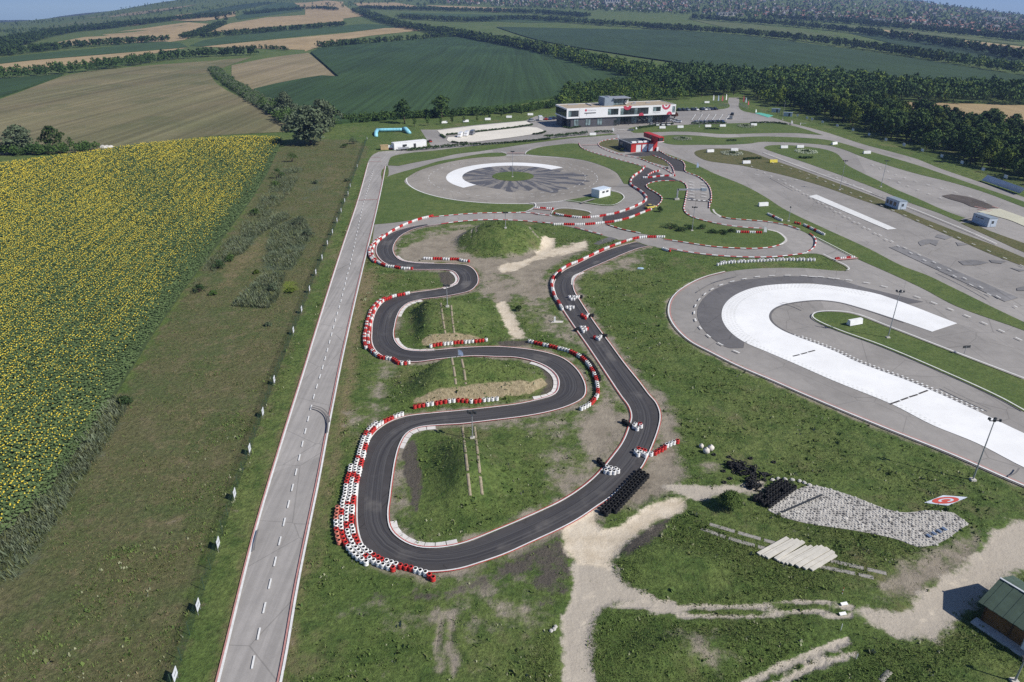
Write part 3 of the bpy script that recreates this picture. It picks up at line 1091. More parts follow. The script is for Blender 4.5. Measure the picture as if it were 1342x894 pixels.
# --- painted lines and kerbs
_jL, _jR = resample(_st_l, 1.0), resample(_st_r, 1.0)
ribbon('edge_line', _jL, .26, P_WHITE, off=-.30)
ribbon('edge_line', _jL, .20, P_PINK, off=-.07)
ribbon('edge_line', _jR, .26, P_WHITE, off=.12)
ribbon('edge_line', _jR, .20, P_PINK, off=.42)
_cl = px('K: 262,960 275,894 310,720 342,580 372,450 405,310 430,200 455,95 482,5 | J: 580,894 605,800 628,720 648,640 668,560 688,470 705,390 718,330 735,270 755,200 765,170')
ribbon('dashed_line', smooth(G(_cl), False, 5), .2, P_WHITE, gap=(1.6, 2.0), step=.4)
for s in ('J: 700,297 782,293', 'J: 748,135 798,135', 'J: 752,118 795,117'):
    ribbon('stop_line', G(px(s)), .35, P_PINK, step=.4)
for ln, so in ((tw, 1), (te, -1)):
    q = resample(ln, .8)
    ribbon('edge_line', q, .17, P_WHITE, off=-so * .02)
    ribbon('edge_line', q, .12, P_RED, off=-so * .19)


def kerbs(s, w=.4, off=0.0, block=1.6):
    ribbon('kerb', smooth(G(px(s)), False, 5), w, [P_RED, P_WHITE], off=off, block=block, step=block / 2, z=nextz() + .1, thick=.1)


def edge(s, w=.28, off=0.0, mat=None):
    ribbon('edge_line', smooth(G(px(s)), False, 5), w, mat or P_WHITE, off=off, z=nextz() + .09)


kerbs('C: 390,468 600,450 780,445 900,446 1000,455 | 14: 130,275 290,292')
kerbs('C: 440,505 560,490 700,483 850,487 1000,500 | 14: 150,345 300,360')
kerbs('14: 490,395 620,430 735,462')
kerbs('14: 770,368 900,410 1070,447')
kerbs('12: 660,258 690,300 800,342 1000,397 1230,462')
kerbs('12: 1000,215 880,235 835,258 850,288 950,335 1080,370 1180,388 | 13: 100,505 200,545 290,600')
kerbs('13: 100,430 200,470 260,515 285,560 293,605')
kerbs('13: 150,385 270,450 350,475 385,520 392,575 500,617 560,660 600,710 618,780 612,860 | 15: 335,100 332,160')
kerbs('13: 300,658 250,655 150,660 80,675 45,697 60,720 130,760 180,800 175,840 130,885')
kerbs('13: 340,655 385,680 404,720 395,800 378,885 | 15: 172,160 190,195 240,222 330,247 450,270 600,286 660,288')
kerbs('15: 410,215 450,225 560,235 700,247 830,272 900,297')
kerbs('15: 50,357 200,380 350,402 500,413 620,415 720,406 790,386')
kerbs('15: 80,415 200,437 350,456 500,467 700,469 850,456 940,443', .45)
kerbs('15: 960,320 990,345 998,375 985,410 940,440', .4, 0, 2)
kerbs('12: 870,892 1000,870')
edge('12: 30,350 0,340 -20,335')
edge('12: 190,355 200,335 240,310')
edge('14: 400,157 600,182 780,203 830,200 900,165 925,130 880,88 820,72')
edge('14: 285,278 320,240 380,228 500,235 620,260 632,272')
edge('14: 0,263 60,262 110,240 150,205 140,182 100,180')
edge('22: 900,575 800,520 560,410 300,300 120,235 40,200 15,182 25,165 90,157 180,165 330,220 560,310 900,440')
edge('15: 1000,345 1255,477', .25)
edge('15: 1045,452 1120,490 1190,525 1208,548 1190,555', .25)
_sko = smooth(G(px('1470,690 1342,639 1248,598 1154,560.6 1060,521.4 | 18: 840,892 600,790 400,690 250,610 150,520 95,430 90,350 120,280 200,210 350,135 500,95')), False, 5)
ribbon('edge_line', _sko, .28, P_WHITE, off=-.05)
ribbon('edge_line', _sko, .22, P_PINK, off=-.40)
for s in ('18: 610,695 520,655 450,618 350,540 290,460 278,400 290,340 330,285 400,230 500,185 620,155 760,132 900,125 1100,127 1341,150', '22: 0,12 150,25 300,50 460,100 580,145 750,215 900,285'):
    ribbon('dashed_line', smooth(G(px(s)), False, 5), .28, P_WHITE, gap=(1.5, 2.5), step=.5)
for s in ('12: 690,275 830,272', '12: 30,345 185,345', '15: 1125,488 1262,476', '12: 265,835 420,848'):
    ribbon('stop_line', G(px(s)), .7, P_PINK)
for s in ('21: 665,457 760,449',):
    ribbon('stop_line', G(px(s)), .6, P_WHITE)
ribbon('finish_line', G(px('13: 415,823 610,838')), .8, [P_WHITE, TAR_DARK], block=.8, step=.8)
for i in range(6):
    f = i / 5
    for x0, x1 in ((425, 470), (530, 580)):
        y = 665 + f * 130
        ribbon('grid_slot', G(px('13: %f,%f %f,%f' % (x0 - 10 * f * 0, y, x1, y + 8))), .35, P_WHITE, step=.5)
for s in ('16: 0,475 300,590 600,700 900,810 1080,880 | 17: 0,425 300,545 600,665 900,790 1100,880',):
    ribbon('lane_line', smooth(G(px(s)), False, 5), .3, P_WHITE)
for s in ('13: 1000,600 1300,660 | G: 560,240 700,300', 'G: 250,205 420,290 600,390 800,500 1000,600 1290,760', 'G: 330,190 480,240 640,310 830,390 1000,460 1317,600',
          '17: 0,180 300,300 500,360 800,440 1100,530', '17: 150,300 400,400 620,480', 'G: 400,280 520,350 700,450 900,560 1200,720'):
    ribbon('dashed_line', smooth(G(px(s)), False, 5), .22, P_WHITE, gap=(1.5, 4.5), step=.5)
for i in range(6):
    x = 445 + i * 60
    ribbon('bay_line', G(px('13: %d,122 %d,72' % (x, x + 36))), .35, P_WHITE, step=1.0)
# broad pale apex kerbs, laid in short segments


def apex(s, w=.9, off=.4):
    q = resample(smooth(G(px(s)), False, 6), 1.5)
    A, B = ribbon_pts(q, off, w)
    o = None
    m = MB()
    for i in range(len(q) - 1):
        a0, a1 = A[i] + (A[i + 1] - A[i]) * .04, A[i] + (A[i + 1] - A[i]) * .97
        b0, b1 = B[i] + (B[i + 1] - B[i]) * .04, B[i] + (B[i + 1] - B[i]) * .97
        hz = .13
        m.add([(*a0, .03), (*a1, .03), (*b1, .03), (*b0, .03), (*a0, .06), (*a1, .06), (*b1, hz), (*b0, hz)],
              [(4, 5, 6, 7), (0, 1, 5, 4), (2, 3, 7, 6), (1, 2, 6, 5), (3, 0, 4, 7)])
    o = m.build('apex_kerb', KERB_W, track)
    return o


apex('B: 600,643 500,660 420,655 350,625 305,580 296,545', 1.0, -.55)
apex('B: 335,225 350,195 375,160 420,137 500,127', .9, -.5)
apex('A: 430,298 370,302 300,295 265,270 252,245', .95, -.5)
apex('A: 265,150 285,115 320,90 370,77', .9, -.5)
apex('A: 860,512 919,502 955,485 970,450 965,415 940,385 900,360 850,345', 1.0, .55)
apex('C: 400,716 300,712 230,700 195,675', .9, -.5)
apex('C: 455,850 522,825 535,800 525,775 500,755', .9, .5)
apex('D: 215,300 225,255 270,235', .8, .45)
apex('15: 345,165 360,190 400,213', .9, .4)
apex('15: 700,292 760,305 800,330 820,360 790,385', 1.0, -.45)
# concrete wheel strips over the jumps and across the rough ground
STRIP = worn('strip_concrete', (.33, .28, .20), 0, 1.5, .9, .7)


def strip(s, w=.55, mat=None):
    q = GT(smooth(px(s), False, 8))
    ribbon('wheel_strip', q[:, :2], w * (.75 if mat is None else 1), mat or STRIP, z=.03, drape=True, step=.4, thick=.06, gap=(2.4 + len(s) % 3 * .6, .4))


for s in ('25: 585,135 597,230 615,335', '25: 652,150 660,240 672,330', '25: 655,490 672,580 683,665', '25: 720,500 737,580 748,665',
          'B: 615,128 632,270 650,430', 'B: 668,130 685,270 702,425'):
    strip(s)
GREYSTRIP = worn('grey_strip_concrete', (.36, .34, .31), 0, 1.5, .9)
for s in ('H: 50,355 150,390 285,428', 'H: 80,340 200,375 330,412', 'H: 465,488 560,507 655,528', 'H: 505,468 600,490 700,513', 'H: 680,890 712,855'):
    strip(s, .6, GREYSTRIP)
SKIDM = worn('tyre_rubber_mark', (.20, .19, .185), 0, 3.0, .8)
for s in ('K: 450,122 472,128 490,142 497,165 495,195', 'K: 455,118 478,124 496,140 502,165', 'K: 300,470 292,500 288,530', '18: 300,250 420,180 600,130', '18: 1180,490 1220,500', '22: 560,480 640,520 760,575', '22: 830,855 860,840 875,820', '18: 920,330 1000,345 1080,380', 'G: 330,250 420,300', 'G: 980,620 1100,680 1180,725'):
    ribbon('tyre_mark', smooth(G(px(s)), False, 6), .22, SKIDM, z=nextz() + .0)
for s in ('G: 1075,418 1115,405', '14: 545,185 665,148', '16: 245,225 250,215'):
    ribbon('path', G(px(s)), 1.0, TAR_GREY)
# ------------------------------------------------------------------ farmland
def crop_mat(name, a, b, rows=.0, ang=0.0, big=.006, var=.2, spots=None):
    t = NT(name)
    c = t.mix(t.ramp(t.noise(big, 5, .6), .3, .7), a, b)
    if rows:
        v = t.mapv(t.pos, (rows, rows * .012, 1), (0, 0, ang))
        c = t.mul(c, t.ramp(t.noise(1.0, 3, .6, v), .3, .7, 1 - var, 1 + var))
        v = t.mapv(t.pos, (rows * .14, rows * .004, 1), (0, 0, ang))
        c = t.mul(c, t.ramp(t.noise(1.0, 3, .6, v), .35, .65, 1 - var * .6, 1 + var * .6))
    c = t.mul(c, t.ramp(t.noise(.3, 5, .7), .25, .75, 1 - var * .6, 1 + var * .6))
    if spots:
        c = t.mix(t.ramp(t.noise(.02, 5, .65), .52, .7, 0, .7), c, spots)
    t.bump(t.noise(.8, 3, .7), .6, .6)
    return t.out(c, .95)


CORN = crop_mat('corn', (.030, .062, .022), (.042, .080, .028), .35, -.75, .004, .22)
CORN2 = crop_mat('corn_far', (.030, .058, .024), (.040, .072, .028), .2, 1.1, .003, .15)
STUB = crop_mat('stubble', (.21, .178, .10), (.15, .148, .072), .22, .85, .009, .2, (.105, .115, .05))
STUB2 = crop_mat('pale_stubble', (.27, .22, .135), (.22, .185, .105), .25, .35, .01, .14)
WHEAT = crop_mat('ripe_wheat', (.40, .30, .165), (.34, .255, .135), .1, .3, .005, .1)
GREENF = crop_mat('green_crop', (.045, .085, .03), (.055, .095, .035), .1, 1.0, .004, .12)
PALEG = crop_mat('pale_green_field', (.12, .14, .055), (.095, .125, .045), .1, 1.0, .004, .12)


def field(s, mat, lift=.5, skirt=False, name='field'):
    pts = GT(smooth(px(s), True, 3, 40))
    poly = [(p[0], p[1]) for p in pts]
    bm = bmesh.new()
    vs = [bm.verts.new((x, y, 0)) for x, y in poly]
    for tri in tessellate_polygon([[Vector((x, y, 0)) for x, y in poly]]):
        try:
            bm.faces.new([vs[i] for i in tri])
        except ValueError:
            pass
    xs, ys = [p[0] for p in poly], [p[1] for p in poly]
    if max(np.hypot(xs, ys)) > D0:
        st = 110
        for a in np.arange(min(xs) + st, max(xs), st):
            bmesh.ops.bisect_plane(bm, geom=bm.verts[:] + bm.edges[:] + bm.faces[:], plane_co=(a, 0, 0), plane_no=(1, 0, 0))
        for a in np.arange(min(ys) + st, max(ys), st):
            bmesh.ops.bisect_plane(bm, geom=bm.verts[:] + bm.edges[:] + bm.faces[:], plane_co=(0, a, 0), plane_no=(0, 1, 0))
    bmesh.ops.recalc_face_normals(bm, faces=bm.faces)
    if bm.faces and bm.faces[:][0].normal.z < 0:
        bmesh.ops.reverse_faces(bm, faces=bm.faces)
    co = np.array([v.co[:2] for v in bm.verts])
    zz = H(co[:, 0], co[:, 1])
    for v, z in zip(bm.verts, zz):
        v.co.z = z + lift
    if skirt:
        eb = [e for e in bm.edges if e.is_boundary]
        r = bmesh.ops.extrude_edge_only(bm, edges=eb)
        for g in r['geom']:
            if isinstance(g, bmesh.types.BMVert):
                g.co.z -= lift
    me = bpy.data.meshes.new(name)
    bm.to_mesh(me)
    bm.free()
    o = link(name, me, None, mat)
    o['kind'] = 'structure'
    return poly


field('z1: -260,455 0,388 180,322 270,292 500,264 850,236 985,224 880,262 820,290 850,330 960,390 1060,440 1135,490 1130,515 800,535 440,590 0,606 -260,640', STUB, .12)
field('z1: -200,330 0,314 245,296 180,320 0,384 -200,440', CORN, 1.5, True)
field('z1: -150,280 0,252 380,217 735,187 650,202 430,238 160,270 -150,310', WHEAT, .4)
field('z1: -150,245 0,226 350,192 700,167 735,185 380,215 0,249 -150,275', GREENF, .4)
field('z1: 150,182 350,142 560,112 820,94 830,100 720,157 560,165 200,182', WHEAT, .4)
field('z1: 740,180 800,157 1342,102 | z2: 200,85 360,95 | z1: 1342,126 900,170 790,183', GREENF, .4)
field('z1: 790,184 900,172 1342,131 | z2: 360,96 420,106 130,142 50,165 0,182 | z1: 1190,196 1000,190', WHEAT, .4)
field('z1: 905,256 1050,227 1205,207 1322,305 1120,325 990,353 905,320', STUB2, .2)
field('z1: 992,357 1120,327 1325,307 | z2: 120,277 20,187 60,172 300,150 530,134 800,181 1000,232 1190,272 1190,300 890,345 500,405 170,432 110,438 60,432 | 400,158 378,150 355,139', CORN, 2.0, True)
field('650,36 750,38 850,40 923,43 1033,55 1143,70 1342,101 1450,118 1450,128 1342,112 1180,108 1100,100 1000,100 900,85 800,70 700,52', CORN2, 1.5)
field('523,17 620,19 700,21 780,26 720,30 640,28 560,23', GREENF, .6)
field('905,26 1000,34 1060,42 1100,47 1060,48 960,38', PALEG, .6)
field('1110,43 1202,50 1290,62 1342,70 1430,82 1430,100 1342,88 1200,64', CORN2, .6)
field('1150,38 1202,46 1290,56 1342,62 1430,72 1430,80 1342,69 1250,58 1190,50', WHEAT, .7)
field('1040,30 1150,36 1290,50 1342,58 1342,60 1200,45 1100,37', PALEG, .6)
field('1160,133.5 1342,138.5 1450,142 1450,210 1342,176 1290,163 1210,156 1168,141', WHEAT, .3)
field('z1: 600,77 750,52 920,47 920,64 800,82', WHEAT, .5)
field('z1: 1150,12 1342,7 1342,39 1200,40', WHEAT, .5)
field('z1: 820,126 900,92 1342,50 1342,84 1060,106 880,126', WHEAT, .5)
field('z1: 330,72 560,44 770,18 700,33 480,64', STUB2, .6)
field('z1: 920,66 1080,12 1150,12 1185,42 930,78', GREENF, .6)
field('z1: 700,62 1030,8 1080,10 920,42 800,52', CORN2, .6)
field('z2: 0,10 110,5 170,40 212,56 0,84', WHEAT, .6)
field('463,4 545,8 548,10 470,8', WHEAT, .7)
field('553,7 620,9 675,12 672,14 600,11', WHEAT, .7)
field('z1: 160,112 330,80 460,68 420,92 240,110', PALEG, .6)
field('z1: 450,104 600,82 620,84 500,104', WHEAT, .6)
# ------------------------------------------------------------------ tyre barriers
WHITE_T = paint('white_tyre_paint', (.78, .77, .75), .55, .15, 3)
RED_T = paint('red_tyre_paint', (.52, .035, .03), .5, .2, 3)
RUBBER = paint('black_rubber', (.018, .018, .019), .75, .2, 3)
PALE_RED = paint('pale_red_tyre_paint', (.60, .20, .14), .55, .15, 3)


def stack_mesh(name, mat, n_t=3, seg=12):
    m = MB()
    r, hh = .325, .235
    prof = [(.20, .02)]
    for k in range(n_t):
        z = k * hh
        prof += [(r - .06, z + .005), (r, z + .06), (r, z + .175), (r - .06, z + .228)]
    zt = n_t * hh
    prof += [(.255, zt - .005), (.205, zt - .02)]
    m.lathe(prof, seg, 0)
    m.lathe([(.205, zt - .02), (.195, zt - .1), (.20, .02), (.0, .02)], seg, 1)
    me = m.mesh(name, True)
    me.materials.append(mat)
    me.materials.append(RUBBER)
    return me


ST_MESH = {'W': stack_mesh('white_stack', WHITE_T), 'R': stack_mesh('red_stack', RED_T), 'P': stack_mesh('pale_red_stack', PALE_RED), 'B': stack_mesh('black_stack', RUBBER)}
COLN = {'W': 'white', 'R': 'red', 'P': 'faded red', 'B': 'black'}
stacks = []          # (x, y, z, rz, colour, where, tilt)


def barrier(where, s, rows, closed=False, pitch=.66):
    line = smooth(G(px(s)), False, 6)
    q = resample(line, pitch)
    T = np.gradient(q, axis=0)
    T /= np.linalg.norm(T, axis=1)[:, None] + 1e-9
    N = np.stack([-T[:, 1], T[:, 0]], 1)
    n = len(q)
    for ri, (off, f0, f1, pat) in enumerate(rows):
        for i in range(int(f0 * n), int(math.ceil(f1 * n))):
            if i >= n:
                break
            c = pat[(i // 1) % len(pat)]
            if c == '.':
                continue
            p = q[i] + N[i] * off
            stacks.append((p[0] + rnd.uniform(-.04, .04), p[1] + rnd.uniform(-.04, .04), rnd.uniform(0, 6), c, where + (', ' + ('upper end', 'upper side', 'lower side', 'lower end')[min(3, int(4 * i / n))] if 'big near' in where else '') + (', %s row' % ('second', 'third', 'outermost', 'outermost')[ri - 1] if ri else '')))


P33 = 'RRRWWW'
barrier('round the big near hairpin', '23: 325,18 260,45 220,65 185,95 165,125 150,165 140,205 125,260 115,310 100,360 95,410 85,460 80,510 80,560 90,610 115,655 150,690 190,715 240,740 290,755 340,770 400,785 440,800 475,825',
        [(0, 0, 1, 'WWWRRRWWWRRRWWWWRRR'), (-.68, .11, .88, 'WWWWWRWWWWWRRWWW'), (-1.36, .36, .80, 'WWWRRWWWWRRRRWWWWW'), (-1.98, .56, .70, 'WWRPPPP')])
barrier('round the hairpin beside the straight road, below the grey junction', '24: 720,105 660,120 600,135 525,160 460,185 395,215 335,248 285,280 240,315 195,350 155,390 135,430 130,470 145,515 180,550 220,575 290,600 350,605 420,618 490,622 520,622',
        [(0, 0, 1, 'RRRWWWW'), (-.7, .42, .80, 'WRWRRWW')])
barrier('across the dirt in front of the round mound', '24: 640,522 700,525 780,525 880,530 960,530 1020,545 1075,550', [(0, 0, 1, 'WWWWRRRRWWWRRRR')])
barrier('round the middle bend beside the straight road', '25: 375,78 325,90 280,98 235,118 200,135 175,160 150,195 140,230 128,265 122,300 115,340 110,375 115,410 125,440 155,470 190,495 240,505 280,512 310,535 350,538 375,532',
        [(0, 0, 1, 'WWRRRWWRRRRWR'), (-.7, .14, .72, 'RRWRWRRWR')])
barrier('below the upper jump mound', '25: 520,425 580,412 640,408 700,400 760,397 830,392 880,385', [(0, 0, 1, 'WRRRWWWRRRWWWRRRWWR')], pitch=.72)
barrier('below the sandy face of the middle jump', '25: 415,822 480,810 540,800 620,788 700,780 760,785 800,788 850,780 900,775 950,770', [(0, 0, 1, 'RRRWWRRRWWRRRWRRWWWWRWRR')], pitch=.75)
barrier('round the outside of the middle hairpin', 'A: 840,262 880,272 930,283 970,293 1010,303 1050,322 1085,350 1110,385 1128,425 1135,465 1135,495 1118,522 1095,540 1065,555',
        [(0, 0, 1, 'WWRRRWWRRRWW'), (.7, .36, .66, 'B')])
barrier('along the top of the long downhill straight', 'D: 690,48 640,48 600,48 570,50 520,60 465,78 400,102 345,125 300,148 235,178 180,200 130,235 103,265 93,300 97,330 108,365 130,400 150,435',
        [(0, 0, 1, 'WWWWRRRR'), (.7, .66, .72, 'B')])
barrier('along the left of the winding dark track', '12: 1240,465 1200,510 1150,540 1120,580 1120,625 1170,660 1215,690 | 14: 1095,100 1120,135 1105,165 1060,190 1000,220 920,250 840,275 760,290 660,305 550,310 450,302 370,290 315,278', [(0, 0, 1, 'RRRRWWWWW')])
barrier('along the near side of the winding dark track', '14: 310,372 380,370 500,372 620,368 730,357 840,345 930,325 1000,302 1060,278 1110,258 1160,240', [(0, 0, 1, 'WWWWWRRRRR')])
barrier('across the link to the round pad', '14: 140,225 300,235', [(0, 0, 1, 'WWWRRR')])
barrier('in the fork below the pit lane', '13: 20,628 80,628 150,618 230,612 295,612', [(0, 0, 1, 'WWWRRR')])
barrier('in the fork below the pit lane', '13: 60,608 110,580 160,570', [(0, 0, 1, 'WRR')])
barrier('on the infield grass by the white flag', '15: 505,312 655,316', [(0, 0, 1, 'WWRRRRWWWRRR')])
barrier('on the verge by the wide pad', '15: 700,200 785,240', [(0, 0, 1, 'WWWWRRWWW')])
barrier('on the verge by the wide pad', '15: 925,268 1050,328', [(0, 0, 1, 'WWWRRWWWRRWWW')])
barrier('on the verge by the wide pad', '15: 870,255 897,262', [(0, 0, 1, 'R')])
barrier('closing the link to the skid bend', '15: 1125,482 1235,472', [(0, 0, 1, 'RRWWWRRWW')])
barrier('by the kerb below the junction', '15: 40,418 85,432', [(0, 0, 1, 'WWWWR')])
barrier('in the long white row on the lawn above the skid bend', '15: 385,518 430,508 500,502 600,497 700,492 800,488 900,488 990,490', [(0, 0, 1, 'W'), (.6, .05, 1, 'W.W')], pitch=.9)
barrier('across the chicane exit on the right', 'E: 600,330 570,340 545,350 525,368 500,380 485,390 465,395 435,400', [(0, 0, 1, 'RWWWRRRRWWWW')], pitch=.7)


def cluster(where, s, c):
    for p, k in zip(G(px(s)), c):
        stacks.append((p[0], p[1], rnd.uniform(0, 6), k, where))


ZOOM['T'] = (700, 380, 12.77)
cluster('in the first chicane block down the straight', 'T: 590,140 620,178 655,140 665,178 700,145 740,140 790,140', 'WWWWWWB')
cluster('in the white wedge on the straight', 'T: 545,315 595,345 600,310 650,315', 'WWWW')
cluster('in the red and white chicane block', 'T: 795,445 830,470 855,495 880,465 900,440 945,460 980,450', 'RRRWWBB')
cluster('in the white square block on the straight', 'T: 780,655 840,655 800,685 860,690 820,720 885,675 700,695 730,680', 'WWWWWRBB')
cluster('in the lowest block of the straight', 'T: 1010,820 1050,830 1080,850 1110,810 1160,790 1200,795', 'RWWWBB')
cluster('in the block at the right-hand bend', 'E: 368,250 385,262 405,248 375,240 400,240 340,240 325,228 312,222', 'WWWWRBBB')
cluster('in the double row jutting into the bend', 'E: 378,385 402,388 390,400 415,395 430,405 392,372 410,378 425,382', 'WWWWWRRR')
cluster('in the white block at the lower bend', 'E: 225,470 245,475 270,480 218,490 240,495 262,495 282,488 205,455 190,440 180,430', 'WWWWWWWBBB')
for r in range(3):
    a = np.array(G(px('E: 398,488'))[0])
    b = np.array(G(px('E: 240,655'))[0])
    d = (b - a) / np.linalg.norm(b - a)
    nrm = np.array([d[1], -d[0]])
    for i in range(16):
        if (r == 2 and i > 13) or rnd.random() < .04:
            continue
        p = a + d * (.72 * i + .2 * r) - nrm * (.72 * r)
        stacks.append((p[0], p[1], rnd.uniform(0, 6), 'B', 'in the triple row beside the lower bend'))
a = np.array(G(px('E: 1165,545'))[0])
b = np.array(G(px('E: 1020,645'))[0])
d = (b - a) / np.linalg.norm(b - a)
nrm = np.array([d[1], -d[0]])
for r in range(4):
    for i in range(10):
        if rnd.random() < .05:
            continue
        p = a + d * (.68 * i + .3 * (r % 2)) + nrm * (.66 * (r - 2.5))
        stacks.append((p[0], p[1], rnd.uniform(0, 6), 'B', 'in the packed block on the stone bank'))

stacks.sort(key=lambda s: s[1] * 1.0)
colour = [s for s in stacks if s[3] != 'B']
black = [s for s in stacks if s[3] == 'B']


def stack_label(s):
    c = COLN[s[3]]
    return ('%s tyre stack %s' % (c, s[4])) if c != 'black' else 'black tyre stack %s' % s[4]


for s in colour[:300] + black:
    o = link('tyre_stack' if s[3] != 'B' else 'black_tyre_stack', ST_MESH[s[3]], None, None, (s[0], s[1], .012 if s[3] != 'B' else .012 + float(H(s[0], s[1]))), s[2])
    props(o, stack_label(s), 'tyre stack', ('tyre barrier stacks ' if s[3] != 'B' else 'black tyres ') + s[4].split(',')[0])
# the rest of the painted stacks, a few picture elements each
_b = MB()
for s in colour[300:]:
    mi = {'W': 0, 'R': 1, 'P': 1}[s[3]]
    _b.lathe([(.27, 0), (.33, .1), (.33, .6), (.27, .7), (.2, .69)], 8, mi, (s[0], s[1], .03))
    _b.lathe([(.2, .69), (.19, .5), (0, .5)], 8, 2, (s[0], s[1], .03))
o = _b.build('tyre_stacks', [WHITE_T, RED_T, RUBBER], None, True)
props(o, 'red and white painted tyre stacks lining the far bends', 'tyre stacks', kind='stuff')
# loose tyres thrown on a heap
_t = MB()
_t.lathe([(.19, -.07), (.24, -.1), (.31, -.08), (.325, 0), (.31, .08), (.24, .1), (.19, .07), (.175, 0), (.19, -.07)], 12)
TYRE = _t.mesh('tyre', True)
TYRE.materials.append(RUBBER)
hp = G(px('E: 905,465 950,470 1000,490 1045,505 985,535 1000,555 930,450 870,470'))
for i in range(138):
    c = hp[rnd.randrange(len(hp) - 1)] if i < 130 else G(px('E: 875,405 990,412 1113,432 795,392 1075,495 850,540 880,520 845,480'))[i - 130]
    x, y = (c[0] + rnd.gauss(0, .55), c[1] + rnd.gauss(0, .65)) if i < 130 else c
    z = float(H(x, y)) + (rnd.choice([.1, .1, .3, .3, .5, .7]) if i < 130 else .11)
    o = link('loose_tyre', TYRE, None, None, (x, y, z))
    o.rotation_euler = (rnd.gauss(0, .5) if i < 130 else 0, rnd.gauss(0, .5) if i < 130 else 0, rnd.uniform(0, 6))
    props(o, 'worn black tyre thrown on the loose heap' if i < 130 else 'single black tyre lying in the grass near the heap', 'tyre', 'loose black tyres')

# ------------------------------------------------------------------ text on things
def text_on(name, txt, size, mat, parent, origin, xdir, ydir, align='LEFT', shear=None):
    c = bpy.data.curves.new(name, 'FONT')
    c.body = txt
    c.size = size
    c.align_x = align
    c.extrude = .004
    c.materials.append(mat)
    tmp = bpy.data.objects.new('tmp_text', c)
    COL.objects.link(tmp)
    bpy.context.view_layer.update()
    me = bpy.data.meshes.new_from_object(tmp.evaluated_get(bpy.context.evaluated_depsgraph_get()))
    bpy.data.objects.remove(tmp)
    me.name = name
    o = bpy.data.objects.new(name, me)
    COL.objects.link(o)
    o.parent = parent
    if shear is not None:
        A, B, N_ = shear
        M = Matrix((A, B, N_)).transposed().to_4x4()
        M.translation = Vector(origin)
        for v in me.vertices:
            v.co = M @ v.co
        return o
    X = Vector(xdir).normalized()
    Y = Vector(ydir)
    Y = (Y - X * Y.dot(X)).normalized()
    Zv = X.cross(Y)
    M = Matrix((X, Y, Zv)).transposed().to_4x4()
    M.translation = Vector(origin)
    o.matrix_local = M
    return o


WALLW = paint('white_facade', (.80, .80, .80), .5, .05, .2)
DARKW = paint('dark_cladding', (.085, .085, .095), .6, .15, .5)
REDW = paint('red_cladding', (.50, .04, .035), .5, .12, .5)
LOGO_R = paint('logo_red', (.50, .06, .10), .6, .08)
LOGO_G = paint('logo_grey', (.30, .31, .33), .6, .08)
METAL = paint('galvanised_metal', (.42, .43, .45), .45, .12, 2, .4)
DKMETAL = paint('dark_metal', (.06, .065, .07), .5, .15, 2, .3)
TANROOF = paint('gravel_roof', (.40, .33, .24), .95, .12, .4)
BLUEGREY = paint('blue_grey_panel', (.26, .31, .36), .5, .1, .4)
ROOFDK = paint('bitumen_roof', (.07, .078, .085), .9, .2, .4)
WOOD = paint('brown_timber', (.20, .10, .035), .8, .3, 2)
GREENROOF = paint('green_sheet_roof', (.07, .105, .078), .6, .2, .6)
WHITEP = paint('white_plastic', (.80, .80, .79), .5, .08, 1)
YELLOWP = paint('yellow_plastic', (.72, .60, .08), .5, .1, 1)
CONC = paint('pale_concrete', (.55, .52, .46), .9, .14, 1.2)


def glass_mat(name, col, rough=.08):
    t = NT(name)
    t.b.inputs['Specular IOR Level'].default_value = .8
    f = t.ramp(t.noise(.5, 2, .5), .4, .6)
    return t.out(t.mix(f, col, tuple(c * .5 for c in col)), rough)


GLASS = glass_mat('dark_window_glass', (.035, .045, .05))
GLASS2 = glass_mat('pale_window_glass', (.22, .30, .31), .15)


def half_disc(m, cx, cz, r0, r1, a0, a1, y, n=18, mi=0):
    vs, fs = [], []
    for i in range(n + 1):
        a = math.radians(a0 + (a1 - a0) * i / n)
        for r in (r0, r1):
            vs.append((cx + r * math.cos(a), y, cz + r * math.sin(a)))
    for i in range(n):
        fs.append((2 * i, 2 * i + 1, 2 * i + 3, 2 * i + 2))
    m.add(vs, fs, mi)


# --- headquarters
hq = thing('office_building', 'long white two storey office building with dark ground floor and red ring logos', 'building', (30.2, 393, 0), math.radians(15.8))
BW, BD, Z0, Z1 = 66.4, 19.2, 5.0, 10.4
m = MB()
WIN = [(.9, 7.0, 5.9, 9.2), (24.4, 30.8, 6.1, 9.4), (32.0, 49.3, 5.8, 9.4), (52.0, 56.9, 7.0, 9.5), (64.2, 65.9, 6.0, 9.4)]
xs = sorted({0, BW} | {w[0] for w in WIN} | {w[1] for w in WIN})
for a, b in zip(xs[:-1], xs[1:]):
    w = [q for q in WIN if q[0] <= a and q[1] >= b]
    if w:
        m.box(((a + b) / 2, .2, (Z0 + w[0][2]) / 2), (b - a, .4, w[0][2] - Z0))
        m.box(((a + b) / 2, .2, (w[0][3] + Z1) / 2), (b - a, .4, Z1 - w[0][3]))
    else:
        m.box(((a + b) / 2, .2, (Z0 + Z1) / 2), (b - a, .4, Z1 - Z0))
m.box((.2, BD / 2 + .2, Z0 + .35), (.4, BD - .4, .7))
m.box((.2, BD / 2 + .2, Z1 - .4), (.4, BD - .4, .8))
m.box((BW - .2, BD / 2 + .2, (Z0 + Z1) / 2), (.4, BD - .4, Z1 - Z0))
m.box((BW / 2, BD - .2, (Z0 + Z1) / 2), (BW - .8, .4, Z1 - Z0))
m.box((BW / 2, BD / 2, Z0 + .1), (BW - .8, BD - .8, .2))
m.build('upper_storey', WALLW, hq)
